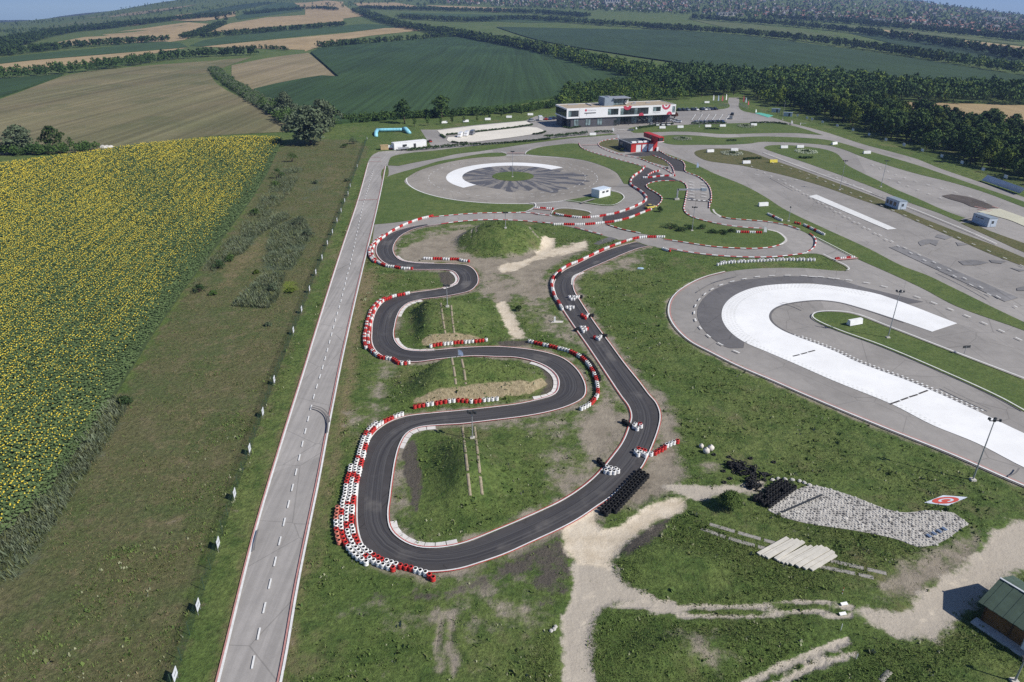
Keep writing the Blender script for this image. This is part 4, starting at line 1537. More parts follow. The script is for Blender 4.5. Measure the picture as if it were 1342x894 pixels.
MB().box((BW / 2, BD / 2, Z1 - .35), (BW - .82, BD - .82, .3)).build('flat_roof', TANROOF, hq)
for a, b, c, d in WIN:
    f = MB()
    n_ = max(1, int(round((b - a) / 2.2)))
    for i in range(n_ + 1):
        f.box((a + (b - a) * i / n_, .2, (c + d) / 2), (.1, .22, d - c))
    for z in (c + .05, d - .05):
        f.box(((a + b) / 2, .2, z), (b - a, .18, .1))
    wn = f.build('window', DKMETAL, hq)
    for i in range(n_):
        x0, x1 = a + (b - a) * i / n_, a + (b - a) * (i + 1) / n_
        MB().box(((x0 + x1) / 2, .25, (c + d) / 2), (x1 - x0 - .1, .04, d - c - .2)).build('pane', GLASS if (i % 4) else GLASS2, wn)
f = MB()
for i in range(8):
    f.box((.2, .5 + (BD - 1) * i / 7, (Z0 + Z1) / 2), (.22, .12, Z1 - Z0 - 1.5))
wn = f.build('window', DKMETAL, hq)
for i in range(7):
    y0 = .5 + (BD - 1) * (i + .5) / 7
    MB().box((.25, y0, (Z0 + Z1) / 2 - .05), (.04, (BD - 1) / 7 - .12, Z1 - Z0 - 1.5)).build('pane', GLASS, wn)
m = MB()
m.box((16.5, 7.2, 2.5), (27.5, 13, 4.98))
m.box((48, 10, 2.5), (35, 12, 4.98))
m.box((1.0, 13, 2.5), (1.6, 9, 4.98))
m.box((62, 8, 2.5), (.6, 8, 4.98))
m.build('ground_floor', DARKW, hq)
for x in (1.2,):
    MB().tube((x, 1.0, 0), (x, 1.0, 5), .22).build('column', DKMETAL, hq)
for x in (32, 38, 44, 50, 56, 62):
    MB().tube((x, 1.2, 0), (x, 1.2, 5), .2).build('column', DKMETAL, hq)
for x in (6.0, 13.0, 20.0):
    w = MB().box((x, .66, 2.6), (3.0, .1, 3.6)).box((x, .6, 2.6), (.14, .1, 3.6)).build('window', DKMETAL, hq)
    for k in (-1, 1):
        MB().box((x + k * .74, .61, 2.6), (1.25, .06, 3.3)).build('pane', GLASS2, w)
for i in range(9):
    MB().box((32.4 + i * 3.4, 3.96, 2.4), (3.0, .1, 4.0)).build('glazed_panel', GLASS if i % 3 else GLASS2, hq)
MB().box((29.6, .66, 1.6), (1.8, .1, 3.2)).build('door', GLASS, hq)
rb = MB().box((27.6, 11, Z1 + 1.9), (5.5, 9, 4.4)).build('stair_tower', BLUEGREY, hq)
MB().box((35.3, 10, Z1 + 3.75), (10.4, 9.4, .35)).box((29, 10.5, Z1 + 4.15), (2.5, 6, .5)).build('canopy_roof', METAL, hq)
MB().box((34.5, 11, Z1 + 1.7), (8, 7, 3.6)).build('roof_lounge', DKMETAL, hq)
for i in range(5):
    MB().box((31.3 + i * 1.62, 7.42, Z1 + 1.7), (1.45, .1, 3.1)).build('pane', GLASS2 if i != 4 else GLASS, hq)
m = MB()
m.box((18, 13, Z1 + .05), (.8, 9, .4))
m.box((9, 15, Z1), (6, .8, .5))
m.box((44, 9, Z1), (2.5, 1.0, .5)).box((54, 11, Z1), (2.5, 1.0, .5)).box((47, 14, Z1), (1, 1, .6)).box((22, 5, Z1), (.6, .6, .5))
m.build('roof_vent', METAL, hq)
for a_ in ((60.2, Z1, 1.5, 2.7, 180, 360), (60.2, Z1, 0, .75, 180, 360), (36.2, Z1 + .7, 1.0, 2.7, 195, 345), (45.0, Z0, 0, 1.6, 0, 180), (62.6, Z0, .3, 1.7, 0, 180), (11.2, 9.1, 0, .65, 0, 360)):
    m = MB()
    half_disc(m, *a_, -.02)
    m.build('logo', LOGO_R, hq)
m = MB()
half_disc(m, 38.6, Z1 + 1.4, .65, 1.05, 0, 360, 7.3)
m.box((39.55, 7.3, Z1 + 2.3), (.35, .06, 2.6))
m.build('letter', WALLW, hq)
text_on('lettering', 'drivingcamp', 1.05, LOGO_G, hq, (12.1, -.03, 8.8), (1, 0, 0), (0, 0, 1))
text_on('lettering', '7', 1.3, DKMETAL, hq, (11.4, -.03, 6.3), (1, 0, 0), (0, 0, 1))
text_on('lettering', 'drivingcamp.hu', .75, LOGO_G, hq, (52.0, -.03, 6.1), (1, 0, 0), (0, 0, 1))
MB().box((13.8, -.02, 7.6), (6.8, .06, .5)).build('sign_bar', DKMETAL, hq)
MB().box((7.55, -.01, (Z0 + Z1) / 2), (.12, .04, Z1 - Z0)).build('joint', METAL, hq)

# --- pit house
ph = thing('pit_house', 'dark flat roofed pit garage with red front and three white shutters', 'building', (55.1, 323, .05), math.radians(16.6))
MB().box((6.3, 7, 1.85), (12.6, 13.6, 3.7)).build('wall', DARKW, ph)
MB().box((6.3, 7, 3.78), (12.9, 13.9, .12)).build('roof', ROOFDK, ph)
MB().box((-.1, 7, 3.9), (.5, 14, .3)).build('gutter', METAL, ph)
m = MB()
m.box((1.25, .08, 1.85), (2.5, .3, 3.9)).box((6.3, .08, 3.6), (12.6, .3, .5)).box((12.0, .08, 1.7), (1.4, .3, 3.4))
m.box((5.45, .08, 1.6), (.5, .3, 3.3)).box((8.55, .08, 1.6), (.5, .3, 3.3))
m.build('front_panel', REDW, ph)
for x in (3.9, 7.0, 10.1):
    sh = MB().box((x, .12, 1.65), (2.6, .12, 3.2)).build('shutter', WALLW, ph)
    b = MB()
    for k in range(7):
        b.box((x, .05, .3 + k * .45), (2.6, .02, .03))
    b.build('shutter_rib', METAL, sh)
for x in (2.2, 5.4, 8.3):
    MB().box((x, 2.2, 4.15), (2.4, 1.5, .6), taper=.9).build('skylight', WALLW, ph)
m = MB()
m.box((12.4, 2.6, 5.1), (2.6, 15.0, .25)).box((12.4, 2.6, 6.9), (2.8, 15.4, .25)).box((11.2, 7.0, 6.0), (.25, 6.3, 1.8)).box((11.2, -1.2, 6.0), (.25, 6, 1.8)).box((13.6, 2.6, 6.0), (.25, 15.0, 1.8)).box((12.4, 9.9, 6.0), (2.4, .25, 1.8))
m.box((12.4, 1.5, 2.5), (2.0, 3, 5.0))
m.build('control_tower', REDW, ph)
MB().box((12.4, -4.8, 6.0), (2.3, .1, 1.7)).box((11.15, 2.9, 6.0), (.1, 2.4, 1.7)).build('tower_window', GLASS, ph)
MB().box((12.4, -4.95, 5.0), (2.9, .7, .18)).build('tower_sill', WALLW, ph)
w = MB().box((-.06, 10.2, 1.7), (.1, 3.0, 2.4)).build('window', GLASS2, ph)
MB().box((13.2, -.6, .9), (.9, .6, 1.8)).build('drinks_machine', WALLW, ph)
cart = thing('forklift', 'black and yellow forklift parked at the end of the pit garage', 'forklift', (51.6, 331.4, .06), math.radians(30))
MB().box((0, 0, .8), (1.2, 2.2, .9)).box((0, .7, 1.4), (1.1, .8, .5)).build('body', DKMETAL, cart)
MB().box((0, -1.3, .35), (1.4, .5, .5)).build('counterweight', YELLOWP, cart)
for x in (-.55, .55):
    for y in (-.8, .8):
        MB().tube((x - .12, y, .35), (x + .12, y, .35), .35, n=10).build('wheel', RUBBER, cart)
    MB().box((x * .7, 1.3, 1.5), (.12, .15, 2.6)).build('mast', DKMETAL, cart)

# --- small huts and site cabins


def cabin(name, label, o, ang, L, D, h, wall, roof, wins, doors, cat='cabin', end_door=False):
    t = thing(name, label, cat, (o[0], o[1], .1), ang)
    MB().box((L / 2, D / 2, h / 2), (L, D, h)).build('wall', wall, t)
    MB().box((L / 2, D / 2, h + .06), (L + .16, D + .16, .14)).box((L / 2, D / 2, h + .16), (L - .3, D - .3, .08)).build('roof', roof, t)
    for x, z, w, hh in wins:
        q = MB().box((x, -.03, z), (w, .08, hh)).build('window', GLASS, t)
        MB().box((x, -.06, z - hh / 2 - .05), (w + .1, .1, .06)).build('sill', METAL, q)
    for x, w in doors:
        MB().box((x, -.03, 1.05), (w, .07, 2.1)).build('door', DKMETAL, t)
    if end_door:
        q = MB().box((L + .03, D / 2, 1.05), (.07, 1.0, 2.0)).build('door', wall, t)
        MB().box((L + .07, D / 2, 1.45), (.04, .7, .9)).build('pane', GLASS, q)
    for x in (.1, L - .1):
        for y in (-.015, D + .015):
            MB().box((x, y, h / 2), (.18, .05, h - .05)).build('corner_post', METAL, t)
    return t


cabin('shed', 'small white flat roofed hut on the lawn beside the round pad', (30.6, 238.5), math.radians(41), 6.2, 3.6, 2.7, WALLW, paint('pale_blue_roof', (.62, .70, .78), .4, .05, .5), [(2.3, 1.9, 1.2, .5), (4.3, 1.9, 1.2, .5)], [], 'shed')
PALEBLUE = paint('pale_blue_cabin', (.47, .53, .60), .45, .08, .5)
cabin('site_cabin', 'grey blue site cabin with three side windows on the dry verge', (127.3, 229.9), math.atan2(-6.4, 1.2), 6.5, 3.0, 2.6, PALEBLUE, BLUEGREY, [(1.0, 1.5, .9, 1.2), (2.7, 1.5, 1.2, 1.2), (4.6, 1.5, 1.2, 1.2)], [], end_door=True)
cabin('site_cabin', 'grey blue site cabin with high slit windows near the pale wash stain', (144.6, 209.6), math.atan2(-6.0, 1.1), 6.3, 2.9, 2.6, PALEBLUE, BLUEGREY, [(1.4, 2.0, .5, .25), (2.3, 2.0, .5, .25), (3.6, 2.0, 1.0, .25)], [], end_door=True)
c = cabin('container_office', 'long white container office with open dark doorways at the end of the straight', (-55.5, 328.4), math.radians(31), 16.9, 3.0, 3.0, WALLW, WALLW, [(6.0, 1.7, 1.0, .8)], [(5.0, 1.3), (10.6, 1.2)])
t = thing('ticket_trailer', 'low white trailer beside the container office', 'trailer', tuple(G(px('26: 185,228'))[0]) + (.08,), math.radians(10))
MB().box((0, 0, 1.1), (4.2, 1.9, 1.5)).build('body', WALLW, t)
MB().box((0, -.97, .55), (4.2, .06, .35)).build('stripe', REDW, t)
for x in (-1, 1):
    MB().tube((x, -1.0, .35), (x, 1.0, .35), .35, n=10).build('wheel', RUBBER, t)
t = thing('parked_trailer', 'grey flatbed trailer standing in front of the container office', 'trailer', tuple(G(px('26: 275,235'))[0]) + (.08,), math.radians(20))
MB().box((0, 0, .75), (5.2, 2.0, .2)).box((0, -1.0, 1.0), (5.2, .06, .4)).box((0, 1.0, 1.0), (5.2, .06, .4)).build('deck', METAL, t)
MB().box((3.2, 0, .7), (1.6, .12, .12)).build('drawbar', DKMETAL, t)
for x in (-.9, .9):
    MB().tube((x, -1.05, .36), (x, 1.05, .36), .36, n=10).build('wheel', RUBBER, t)
t = thing('storage_crate', 'tan wooden crate by the ticket trailer', 'crate', tuple(G(px('26: 133,230'))[0]) + (.05,), .3)
MB().box((0, 0, 1.0), (3.6, 2.4, 2.0)).build('body', paint('tan_board', (.45, .33, .18), .8, .2, 1), t)
MB().box((0, 0, 2.05), (3.8, 2.6, .12)).build('lid', paint('tan_board', (.45, .33, .18)), t)
# inflatable arch lying on the grass
t = thing('inflatable_arch', 'pale blue inflatable arch lying on the grass behind the container office', 'arch', (0, 0, 0))
ap = [np.array(G(px('26: ' + q))[0]) for q in ('72,135', '85,103', '270,100', '300,112')]
BLUEI = paint('blue_vinyl', (.28, .62, .74), .35, .12, .3)


def fat_tube(pts, r, name, parent, mat, n=12):
    b = MB()
    P = [Vector(p) for p in pts]
    rings = []
    for i, p in enumerate(P):
        d = (P[min(i + 1, len(P) - 1)] - P[max(i - 1, 0)]).normalized()
        q = d.to_track_quat('Z', 'Y').to_matrix()
        rings.append([p + q @ Vector((r * math.cos(2 * math.pi * k / n), r * math.sin(2 * math.pi * k / n), 0)) for k in range(n)])
    vs = [v for rg in rings for v in rg]
    fs = [(i * n + k, i * n + (k + 1) % n, (i + 1) * n + (k + 1) % n, (i + 1) * n + k) for i in range(len(P) - 1) for k in range(n)]
    fs += [tuple(range(n))[::-1], tuple(range((len(P) - 1) * n, len(P) * n))]
    b.add(vs, fs)
    return b.build(name, mat, parent, True)


def lerp3(a, b, z, n):
    return [(a[0] + (b[0] - a[0]) * i / n, a[1] + (b[1] - a[1]) * i / n, z) for i in range(n + 1)]


beam = lerp3(ap[1], ap[2], 1.2, 8)
fat_tube(beam, .85, 'beam', t, BLUEI)
fat_tube([(ap[1][0] - .2, ap[1][1], 1.2), ((ap[0][0] + ap[1][0]) / 2 - .5, (ap[0][1] + ap[1][1]) / 2, .9), (ap[0][0], ap[0][1], .1)], 1.0, 'leg', t, BLUEI)
fat_tube([(ap[2][0] + .2, ap[2][1], 1.4), (ap[2][0] + 1.6, ap[2][1] - .6, 1.6), (ap[3][0] + 1.2, ap[3][1] - .5, .3)], 1.15, 'leg', t, BLUEI)
for i in range(1, 8):
    p = beam[i]
    d = Vector(beam[5]) - Vector(beam[4])
    d.normalize()
    MB().tube(Vector(p) - d * .08, Vector(p) + d * .08, .88, n=12).build('seam_band', paint('deep_blue_vinyl', (.16, .48, .62), .35), t)

# timber hut with green roof, lower right corner
hut = thing('timber_hut', 'brown timber hut with a green sheet roof', 'hut', (51.2, 54.3, 0), math.atan2(-.85, .52))
LH, HW = 9.5, 3.7
wb = MB()
wb.box((LH / 2, HW, 1.2), (LH - .8, 2 * HW - .8, 2.4))
wb.add([(.4, .4, 2.4), (.4, 2 * HW - .4, 2.4), (.4, HW, 3.75)], [(0, 2, 1)])
wb.add([(LH - .4, .4, 2.4), (LH - .4, 2 * HW - .4, 2.4), (LH - .4, HW, 3.75)], [(0, 1, 2)])
wall = wb.build('wall', WOOD, hut)
for k in range(11):
    MB().box((LH / 2, .37, .2 + k * .21), (LH - .76, .06, .17)).build('plank', WOOD, wall)
for x in (.45, 3.2, 6.2, 9.0):
    MB().box((x, .32, 1.2), (.14, .1, 2.4)).build('post', paint('dark_timber', (.07, .04, .02), .8), wall)
for side in (0, 1):
    b = MB()
    y0, y1 = (0, HW) if side == 0 else (2 * HW, HW)
    for i in range(20):
        x0 = -.3 + (LH + .6) * i / 20
        x1 = x0 + (LH + .6) / 20
        dz = .035 if i % 2 else 0
        b.add([(x0, y0, 2.45 + dz), (x1, y0, 2.45 + dz), (x1, y1, 3.95 + dz), (x0, y1, 3.95 + dz),
               (x0, y0, 2.37 + dz), (x1, y0, 2.37 + dz), (x1, y1, 3.87 + dz), (x0, y1, 3.87 + dz)],
              [(0, 1, 2, 3), (7, 6, 5, 4), (0, 4, 5, 1), (1, 5, 6, 2), (2, 6, 7, 3), (3, 7, 4, 0)])
    b.build('roof', GREENROOF, hut)
MB().box((LH / 2, HW, 4.02), (LH + .6, .22, .06)).build('ridge_cap', paint('pale_ridge', (.55, .58, .60), .4), hut)
MB().box((LH / 2, -.3, .12), (LH, 1.2, .24)).build('plinth', CONC, hut)
t = thing('flag_banner', 'white cloth banner hanging at the eave of the timber hut', 'banner', (53.9, 49.9, 0), math.atan2(-.85, .52))
MB().box((0, -.5, 1.5), (.9, .05, 1.7)).build('cloth', WHITEP, t)
MB().tube((-.5, -.5, 0), (-.5, -.5, 2.5), .03).build('pole', METAL, t)

# ------------------------------------------------------------------ lamp posts, flags, signs


def project(x, y, z):
    dz = z - CAMH
    f = y * CP - dz * SP
    u = y * SP + dz * CP
    return 671 + FPX * x / f, 447 - FPX * u / f


def height_for(b, ytop):
    lo, hi = 0.0, 40.0
    for _ in range(40):
        mm = (lo + hi) / 2
        if project(b[0], b[1], b[2] + mm)[1] > ytop:
            lo = mm
        else:
            hi = mm
    return lo


def lamp(label, s, heads=4, arm=1.0):
    (bx, by), (tx, ty) = px(s)
    b = GT([(bx, by)])[0]
    h = height_for(b, ty)
    t = thing('floodlight_mast', label, 'lamp post', tuple(b), 0, 'floodlight masts')
    MB().tube((0, 0, 0), (0, 0, h - .3), .11, .06, 8).build('pole', METAL, t)
    MB().box((0, 0, .12), (.7, .7, .3)).build('footing', CONC, t)
    MB().box((0, 0, h - .25), (arm * 1.4, .1, .1)).build('cross_arm', DKMETAL, t)
    for i in range(heads):
        a = (i - (heads - 1) / 2) / max(1, (heads - 1)) * 2
        MB().box((a * arm * .6, -.22 if i % 2 else .22, h - .05), (.32, .28, .32), rz=a).build('floodlight', DKMETAL, t)
    return t


lamp('tall floodlight mast beside the white skid straight', '22: 685,860 748,605')
lamp('floodlight mast on the teardrop lawn inside the skid bend', '22: 330,265 362,68')
lamp('floodlight mast between the flower lawn and the two lane strip', '16: 672,800 702,540')
lamp('floodlight mast at the edge of the upper pad', '16: 1035,775 1065,540')
lamp('floodlight mast on the round grass mound', 'C: 782,525 780,440')
lamp('floodlight mast on the small lawn in the middle of the round pad', '11: 1287,552 1287,325')
lamp('floodlight mast on the infield bushes by the start grid', '15: 224,300 230,150')
lamp('floodlight mast on the upper jump mound', '25: 628,160 620,20')
lamp('floodlight mast on the largest jump mound', 'B: 660,182 658,65')
lamp('slim lamp post at the car park corner before the wood', '16: 170,180 180,20', 1)
lamp('slim lamp post in front of the parked car row', '13: 512,180 517,40', 1)
lamp('slim lamp post between the hedge and the office building', '12: 730,190 728,90', 1)
lamp('slim pole on the verge beside the wide pad', '15: 828,240 834,150', 1, .3)
lamp('grey pole by the timber hut', '28: 705,894 771,740', 1, .3)

gb = GT(px('13: 315,820'))[0]
t = thing('start_gantry', 'grey steel start gantry reaching over the grid', 'gantry', tuple(gb))
gh = height_for(gb, px('13: 320,722')[0][1])
MB().box((0, 0, gh / 2), (.5, .5, gh)).build('post', METAL, t)
MB().box((4.6, 0, gh - .25), (9.4, .5, .5)).build('beam', METAL, t)
MB().box((9.0, -.1, gh - .2), (1.8, .8, .9)).build('signal_box', BLUEGREY, t)
MB().box((0, 0, .3), (1.6, 1.2, .6)).build('footing', CONC, t)

SIGNW = paint('white_sign_board', (.74, .76, .80), .5, .08, 1)


def board(name, label, s, w, h, z0, ang, group, mat=SIGNW):
    b = GT(px(s))[0]
    t = thing(name, label, 'sign', tuple(b), ang, group)
    MB().box((0, 0, z0 + h / 2), (w, .05, h)).build('panel', mat, t)
    MB().box((0, -.03, z0 + h * .55), (w * .6, .01, h * .16)).build('printed_band', LOGO_G, t)
    for x in (-w * .4, w * .4):
        MB().tube((x, .05, 0), (x, .05, z0 + h), .03, n=6).build('post', METAL, t)
    return t


ORD = ['first', 'second', 'third', 'fourth', 'fifth', 'sixth', 'seventh', 'eighth', 'ninth', 'tenth', 'eleventh', 'twelfth', 'thirteenth', 'fourteenth', 'fifteenth', 'sixteenth', 'seventeenth', 'eighteenth',
       'nineteenth', 'twentieth', 'twenty-first', 'twenty-second', 'twenty-third', 'twenty-fourth', 'twenty-fifth']
LS = ['K: 70,893', 'K: 134,696', 'K: 190,518', 'K: 236,377', 'K: 278,249', 'K: 315,144', 'K: 347,52', 'J: 432,857', 'J: 466,768', 'J: 499,682', 'J: 525,611', 'J: 551,548', 'J: 573,487', 'J: 594,440', 'J: 613,391',
      'J: 630,350', 'J: 645,308', 'J: 659,277', 'J: 668,245', 'J: 697,162', 'J: 738,45']
fl = [np.array(G(px(s))[0]) for s in LS]
for i, s in enumerate(LS):
    d = fl[min(i + 1, len(fl) - 1)] - fl[max(i - 1, 0)]
    board('fence_sign', 'white board hung on the left mesh fence, %s from the near end' % ORD[i], s, 1.1, 1.05, .6, math.atan2(d[1], d[0]), 'boards on the left mesh fence')
RS = ['16: 300,160', '16: 383,182', '16: 428,193', '16: 520,218', '16: 650,250', '16: 787,288', '16: 929,330', '16: 1076,376', '16: 1234,420', '17: 283,20', '17: 443,68', '17: 613,120', '17: 790,178', '17: 976,240', '17: 1173,305']
fr = [np.array(G(px(s))[0]) for s in RS]
for i, s in enumerate(RS):
    d = fr[min(i + 1, len(fr) - 1)] - fr[max(i - 1, 0)]
    board('fence_sign', 'white board hung on the fence along the wood, %s from the car park' % ORD[i], s, 2.0, 1.2, .6, math.atan2(d[1], d[0]) + math.pi, 'boards on the fence along the wood')

# mesh fences
t_ = NT('green_wire_mesh')
_tr = t_.n('ShaderNodeBsdfTransparent')
_mx = t_.n('ShaderNodeMixShader')
_mx.inputs[0].default_value = .26
t_.out((.03, .06, .035), .7)
t_.l(_tr.outputs[0], _mx.inputs[1])
t_.l(t_.b.outputs[0], _mx.inputs[2])
t_.l(_mx.outputs[0], t_.t.nodes['Material Output'].inputs[0])
WIRE = t_.mat
FPOST = paint('green_fence_post', (.05, .09, .06), .6, .1)
_pm = MB().tube((0, 0, 0), (0, 0, 2.05), .035, n=6).mesh('fence_post')
_pm.materials.append(FPOST)


def fence(label, pts, off, step=3.0, hgt=1.9):
    t = thing('mesh_fence', label, 'fence')
    q = resample(pts, step)
    A, _ = ribbon_pts(q, off, 0)
    zz = H(A[:, 0], A[:, 1])
    for i in range(len(A)):
        link('post', _pm, t, None, (A[i][0], A[i][1], zz[i]))
        if i:
            MB().add([(*A[i - 1], zz[i - 1] + .05), (*A[i], zz[i] + .05), (*A[i], zz[i] + hgt), (*A[i - 1], zz[i - 1] + hgt)], [(0, 1, 2, 3)]).build('mesh_panel', WIRE, t)
    return t


_e0 = fl[0] + (fl[0] - fl[1]) * .8
fence('green wire mesh fence running along the left verge of the straight', smooth([_e0] + fl, False, 3), .25, 3.2)
_e1 = fr[-1] + (fr[-1] - fr[-2]) * 1.5
fence('wire mesh fence along the edge of the wood', smooth(fr + [_e1], False, 3), .3, 4.0)

# white advertising blocks on the lawns
_m = MB()
_m.add([(-1.7, -.55, .1), (1.7, -.55, .1), (1.7, .55, .1), (-1.7, .55, .1), (-1.7, -.32, 1.25), (1.7, -.32, 1.25), (1.7, .32, 1.25), (-1.7, .32, 1.25)],
       [(3, 2, 1, 0), (4, 5, 6, 7), (0, 1, 5, 4), (1, 2, 6, 5), (2, 3, 7, 6), (3, 0, 4, 7)])
AD_ME = _m.mesh('board')
_m = MB()
for x in (-1.3, 1.3):
    _m.box((x, 0, .05), (.12, 1.2, .1))
SK_ME = _m.mesh('skid')
SK_ME.materials.append(DKMETAL)
ADS = [('13: 187,193', .1, 'nearest the four white cars'), ('13: 345,188', .1, 'on the top lawn beside the white cars'), ('13: 588,180', .1, 'before the second row of parked cars'),
       ('13: 717,177', .1, 'at the end of the second row of parked cars'), ('13: 990,168', .1, 'on the pebble bed of the top lawn'), ('13: 608,402', .25, 'at the rounded end of the flower lawn'),
       ('13: 820,391', .05, 'behind the white flower ring'), ('13: 925,502', .15, 'near the low bush of the flower lawn'), ('13: 1257,366', .1, 'at the tip of the teardrop lawn'),
       ('13: 1072,876', .2, 'on the verge between kart grid and wide pad'), ('16: 183,434', .1, 'left of the pair on the teardrop lawn'), ('16: 324,430', .1, 'right of the pair on the teardrop lawn'),
       ('16: 625,402', .5, 'on the narrow lawn at the road fork'), ('16: 910,482', .1, 'on the narrow lawn below the fence'), ('12: 783,186', .1, 'on the hedge strip before the office'),
       ('11: 687,80', .3, 'nearest the blue arch along the shrub row'), ('11: 875,69', .3, 'second along the shrub row behind the white car park'), ('11: 1068,52', .2, 'third along the shrub row behind the white car park'),
       ('12: 48,32', .05, 'behind the far end of the white car park'), ('12: 235,10', .1, 'by the silver car behind the white car park'), ('22: 190,210', .35, 'on the lawn inside the skid bend'), ('27: 310,171', .05, 'by the entrance flags')]
for i, (s, a, w) in enumerate(ADS):
    b = GT(px(s))[0]
    t = thing('advert_block', 'white advertising block ' + w, 'advert block', (b[0], b[1], b[2] + .12), a, 'white advertising blocks on the lawns', 1.0)
    o = link('board', AD_ME, t)
    if len(AD_ME.materials) == 0:
        AD_ME.materials.append(WHITEP)
    link('skid', SK_ME, t)
b = GT(px('16: 88,560'))[0]
t = thing('advert_block', 'yellow advertising block beside the two lane strip', 'advert block', (b[0], b[1], b[2] + .12), .1)
o = link('board', AD_ME.copy(), t)
o.data.materials.clear()
o.data.materials.append(YELLOWP)
link('skid', SK_ME, t)

# flags and feather banners


def feather(label, s, col, w=.9):
    (bx, by), (tx, ty) = px(s)
    b = GT([(bx, by)])[0]
    h = height_for(b, ty)
    t = thing('feather_flag', label, 'flag', tuple(b), rnd.uniform(-.3, .5), 'feather flags')
    MB().tube((0, 0, 0), (0, 0, h), .04, .025, 6).build('pole', METAL, t)
    n = 8
    b2 = MB()
    vs, fs = [], []
    for i in range(n + 1):
        f = i / n
        z = h * .25 + h * .75 * f
        ww = w * (1 - .55 * f ** 3)
        vs += [(.04, 0, z), (.04 + ww, .12 * math.sin(3 * f), z - .05)]
    for i in range(n):
        fs.append((2 * i, 2 * i + 1, 2 * i + 3, 2 * i + 2))
    b2.add(vs, fs)
    b2.build('cloth', col, t)


FRED = paint('red_flag_cloth', (.55, .10, .12), .7)
FBLUE = paint('blue_flag_cloth', (.35, .42, .58), .7)
for s, c, w in (('27: 362,160 365,98', WHITEP, 'first white flag left of the entrance'), ('27: 405,165 406,100', FBLUE, 'pale blue flag left of the entrance'), ('27: 440,165 442,105', FRED, 'brick red flag left of the entrance'),
                ('27: 475,158 477,90', WHITEP, 'tall white flag next to the entrance road'), ('27: 625,175 628,105', FRED, 'red flag right of the entrance road'), ('27: 648,180 650,120', FBLUE, 'pale blue flag right of the entrance'),
                ('27: 670,195 672,150', FRED, 'lowest red flag right of the entrance'), ('12: 955,160 962,115', WHITEP, 'white feather flag at the plaza kerb'), ('12: 998,215 1005,175', WHITEP, 'white feather flag beside the pit garage'),
                ('13: 487,548 497,490', FBLUE, 'pale feather flag between pit exit and wide pad'), ('15: 670,318 688,270', WHITEP, 'white feather flag on the infield by the last bend'), ('12: 1160,135 1165,112', WHITEP, 'small white flag at the top lawn tip'),
                ('13: 1005,58 1012,22', WHITEP, 'white flag at the green mat'), ('13: 1318,155 1322,120', WHITEP, 'white flag by the road barrier'), ('25: 698,487 698,437', FBLUE, 'blue white flag on the middle jump')):
    feather(w, s, c)
for s, lab in (('27: 412,198 490,205', 'low grey railing left of the entrance road'), ('27: 600,195 670,225', 'low grey railing right of the entrance road')):
    a, b = [np.array(p) for p in G(px(s))]
    t = thing('railing', lab, 'railing')
    for k in range(7):
        p = a + (b - a) * k / 6
        MB().tube((*p, 0), (*p, 2.4), .06, n=6).build('post', METAL, t)
    for z in (.5, .9, 1.3, 1.7, 2.2):
        MB().tube((*a, z), (*b, z), .04, n=6).build('rail', METAL, t)
a, b = [np.array(p) for p in G(px('16: 328,225 378,228'))]
t = thing('road_barrier', 'white boom barrier across the verge of the right hand road', 'barrier', (*a, 0))
MB().box((0, 0, .5), (.4, .4, 1.0)).build('post', WHITEP, t)
MB().tube((0, 0, .9), (b[0] - a[0], b[1] - a[1], .9), .08, n=6).build('boom', WHITEP, t)
t = thing('mat', 'turquoise mat spread at the car park corner', 'mat')
pl = G(px('27: 730,258 780,255 895,280 850,297'))
MB().prism(pl, .06, .16).build('sheet', paint('turquoise_mat', (.12, .45, .36), .8), t)
for s, lab in (('27: 915,250', 'pale machine cabin at the wood edge'), ('27: 1022,285', 'second pale cabin at the wood edge')):
    p = G(px(s))[0]
    t = thing('fence_cabin', lab, 'cabin', (*p, 0), -.4)
    MB().box((0, 0, 1.1), (5.0, 2.2, 2.2)).build('wall', PALEBLUE, t)
    MB().box((0, 0, 2.27), (5.3, 2.5, .14)).build('roof', BLUEGREY, t)
    MB().box((.8, -1.13, 1.0), (1.0, .06, 1.9)).build('door', DKMETAL, t)
a, b = [np.array(p) for p in G(px('27: 930,268 1005,280'))]
t = thing('gate', 'dark mesh gate between the pale cabins at the wood edge', 'gate')
for k in range(5):
    p = a + (b - a) * k / 4
    MB().tube((*p, 0), (*p, 2.6), .08, n=6).build('post', DKMETAL, t)
    if k:
        p0 = a + (b - a) * (k - 1) / 4
        MB().add([(*p0, .1), (*p, .1), (*p, 2.4), (*p0, 2.4)], [(0, 1, 2, 3)]).build('mesh_panel', WIRE, t)
b = GT(px('22: 648,335'))[0]
t = thing('direction_sign', 'small dark sign on a post at the edge of the teardrop lawn', 'sign', tuple(b), .15)
hs = height_for(b, px('22: 655,298')[0][1])
MB().tube((0, 0, 0), (0, 0, hs), .05, n=6).build('post', METAL, t)
MB().box((.1, 0, hs - .2), (1.6, .08, .5)).build('panel', DKMETAL, t)

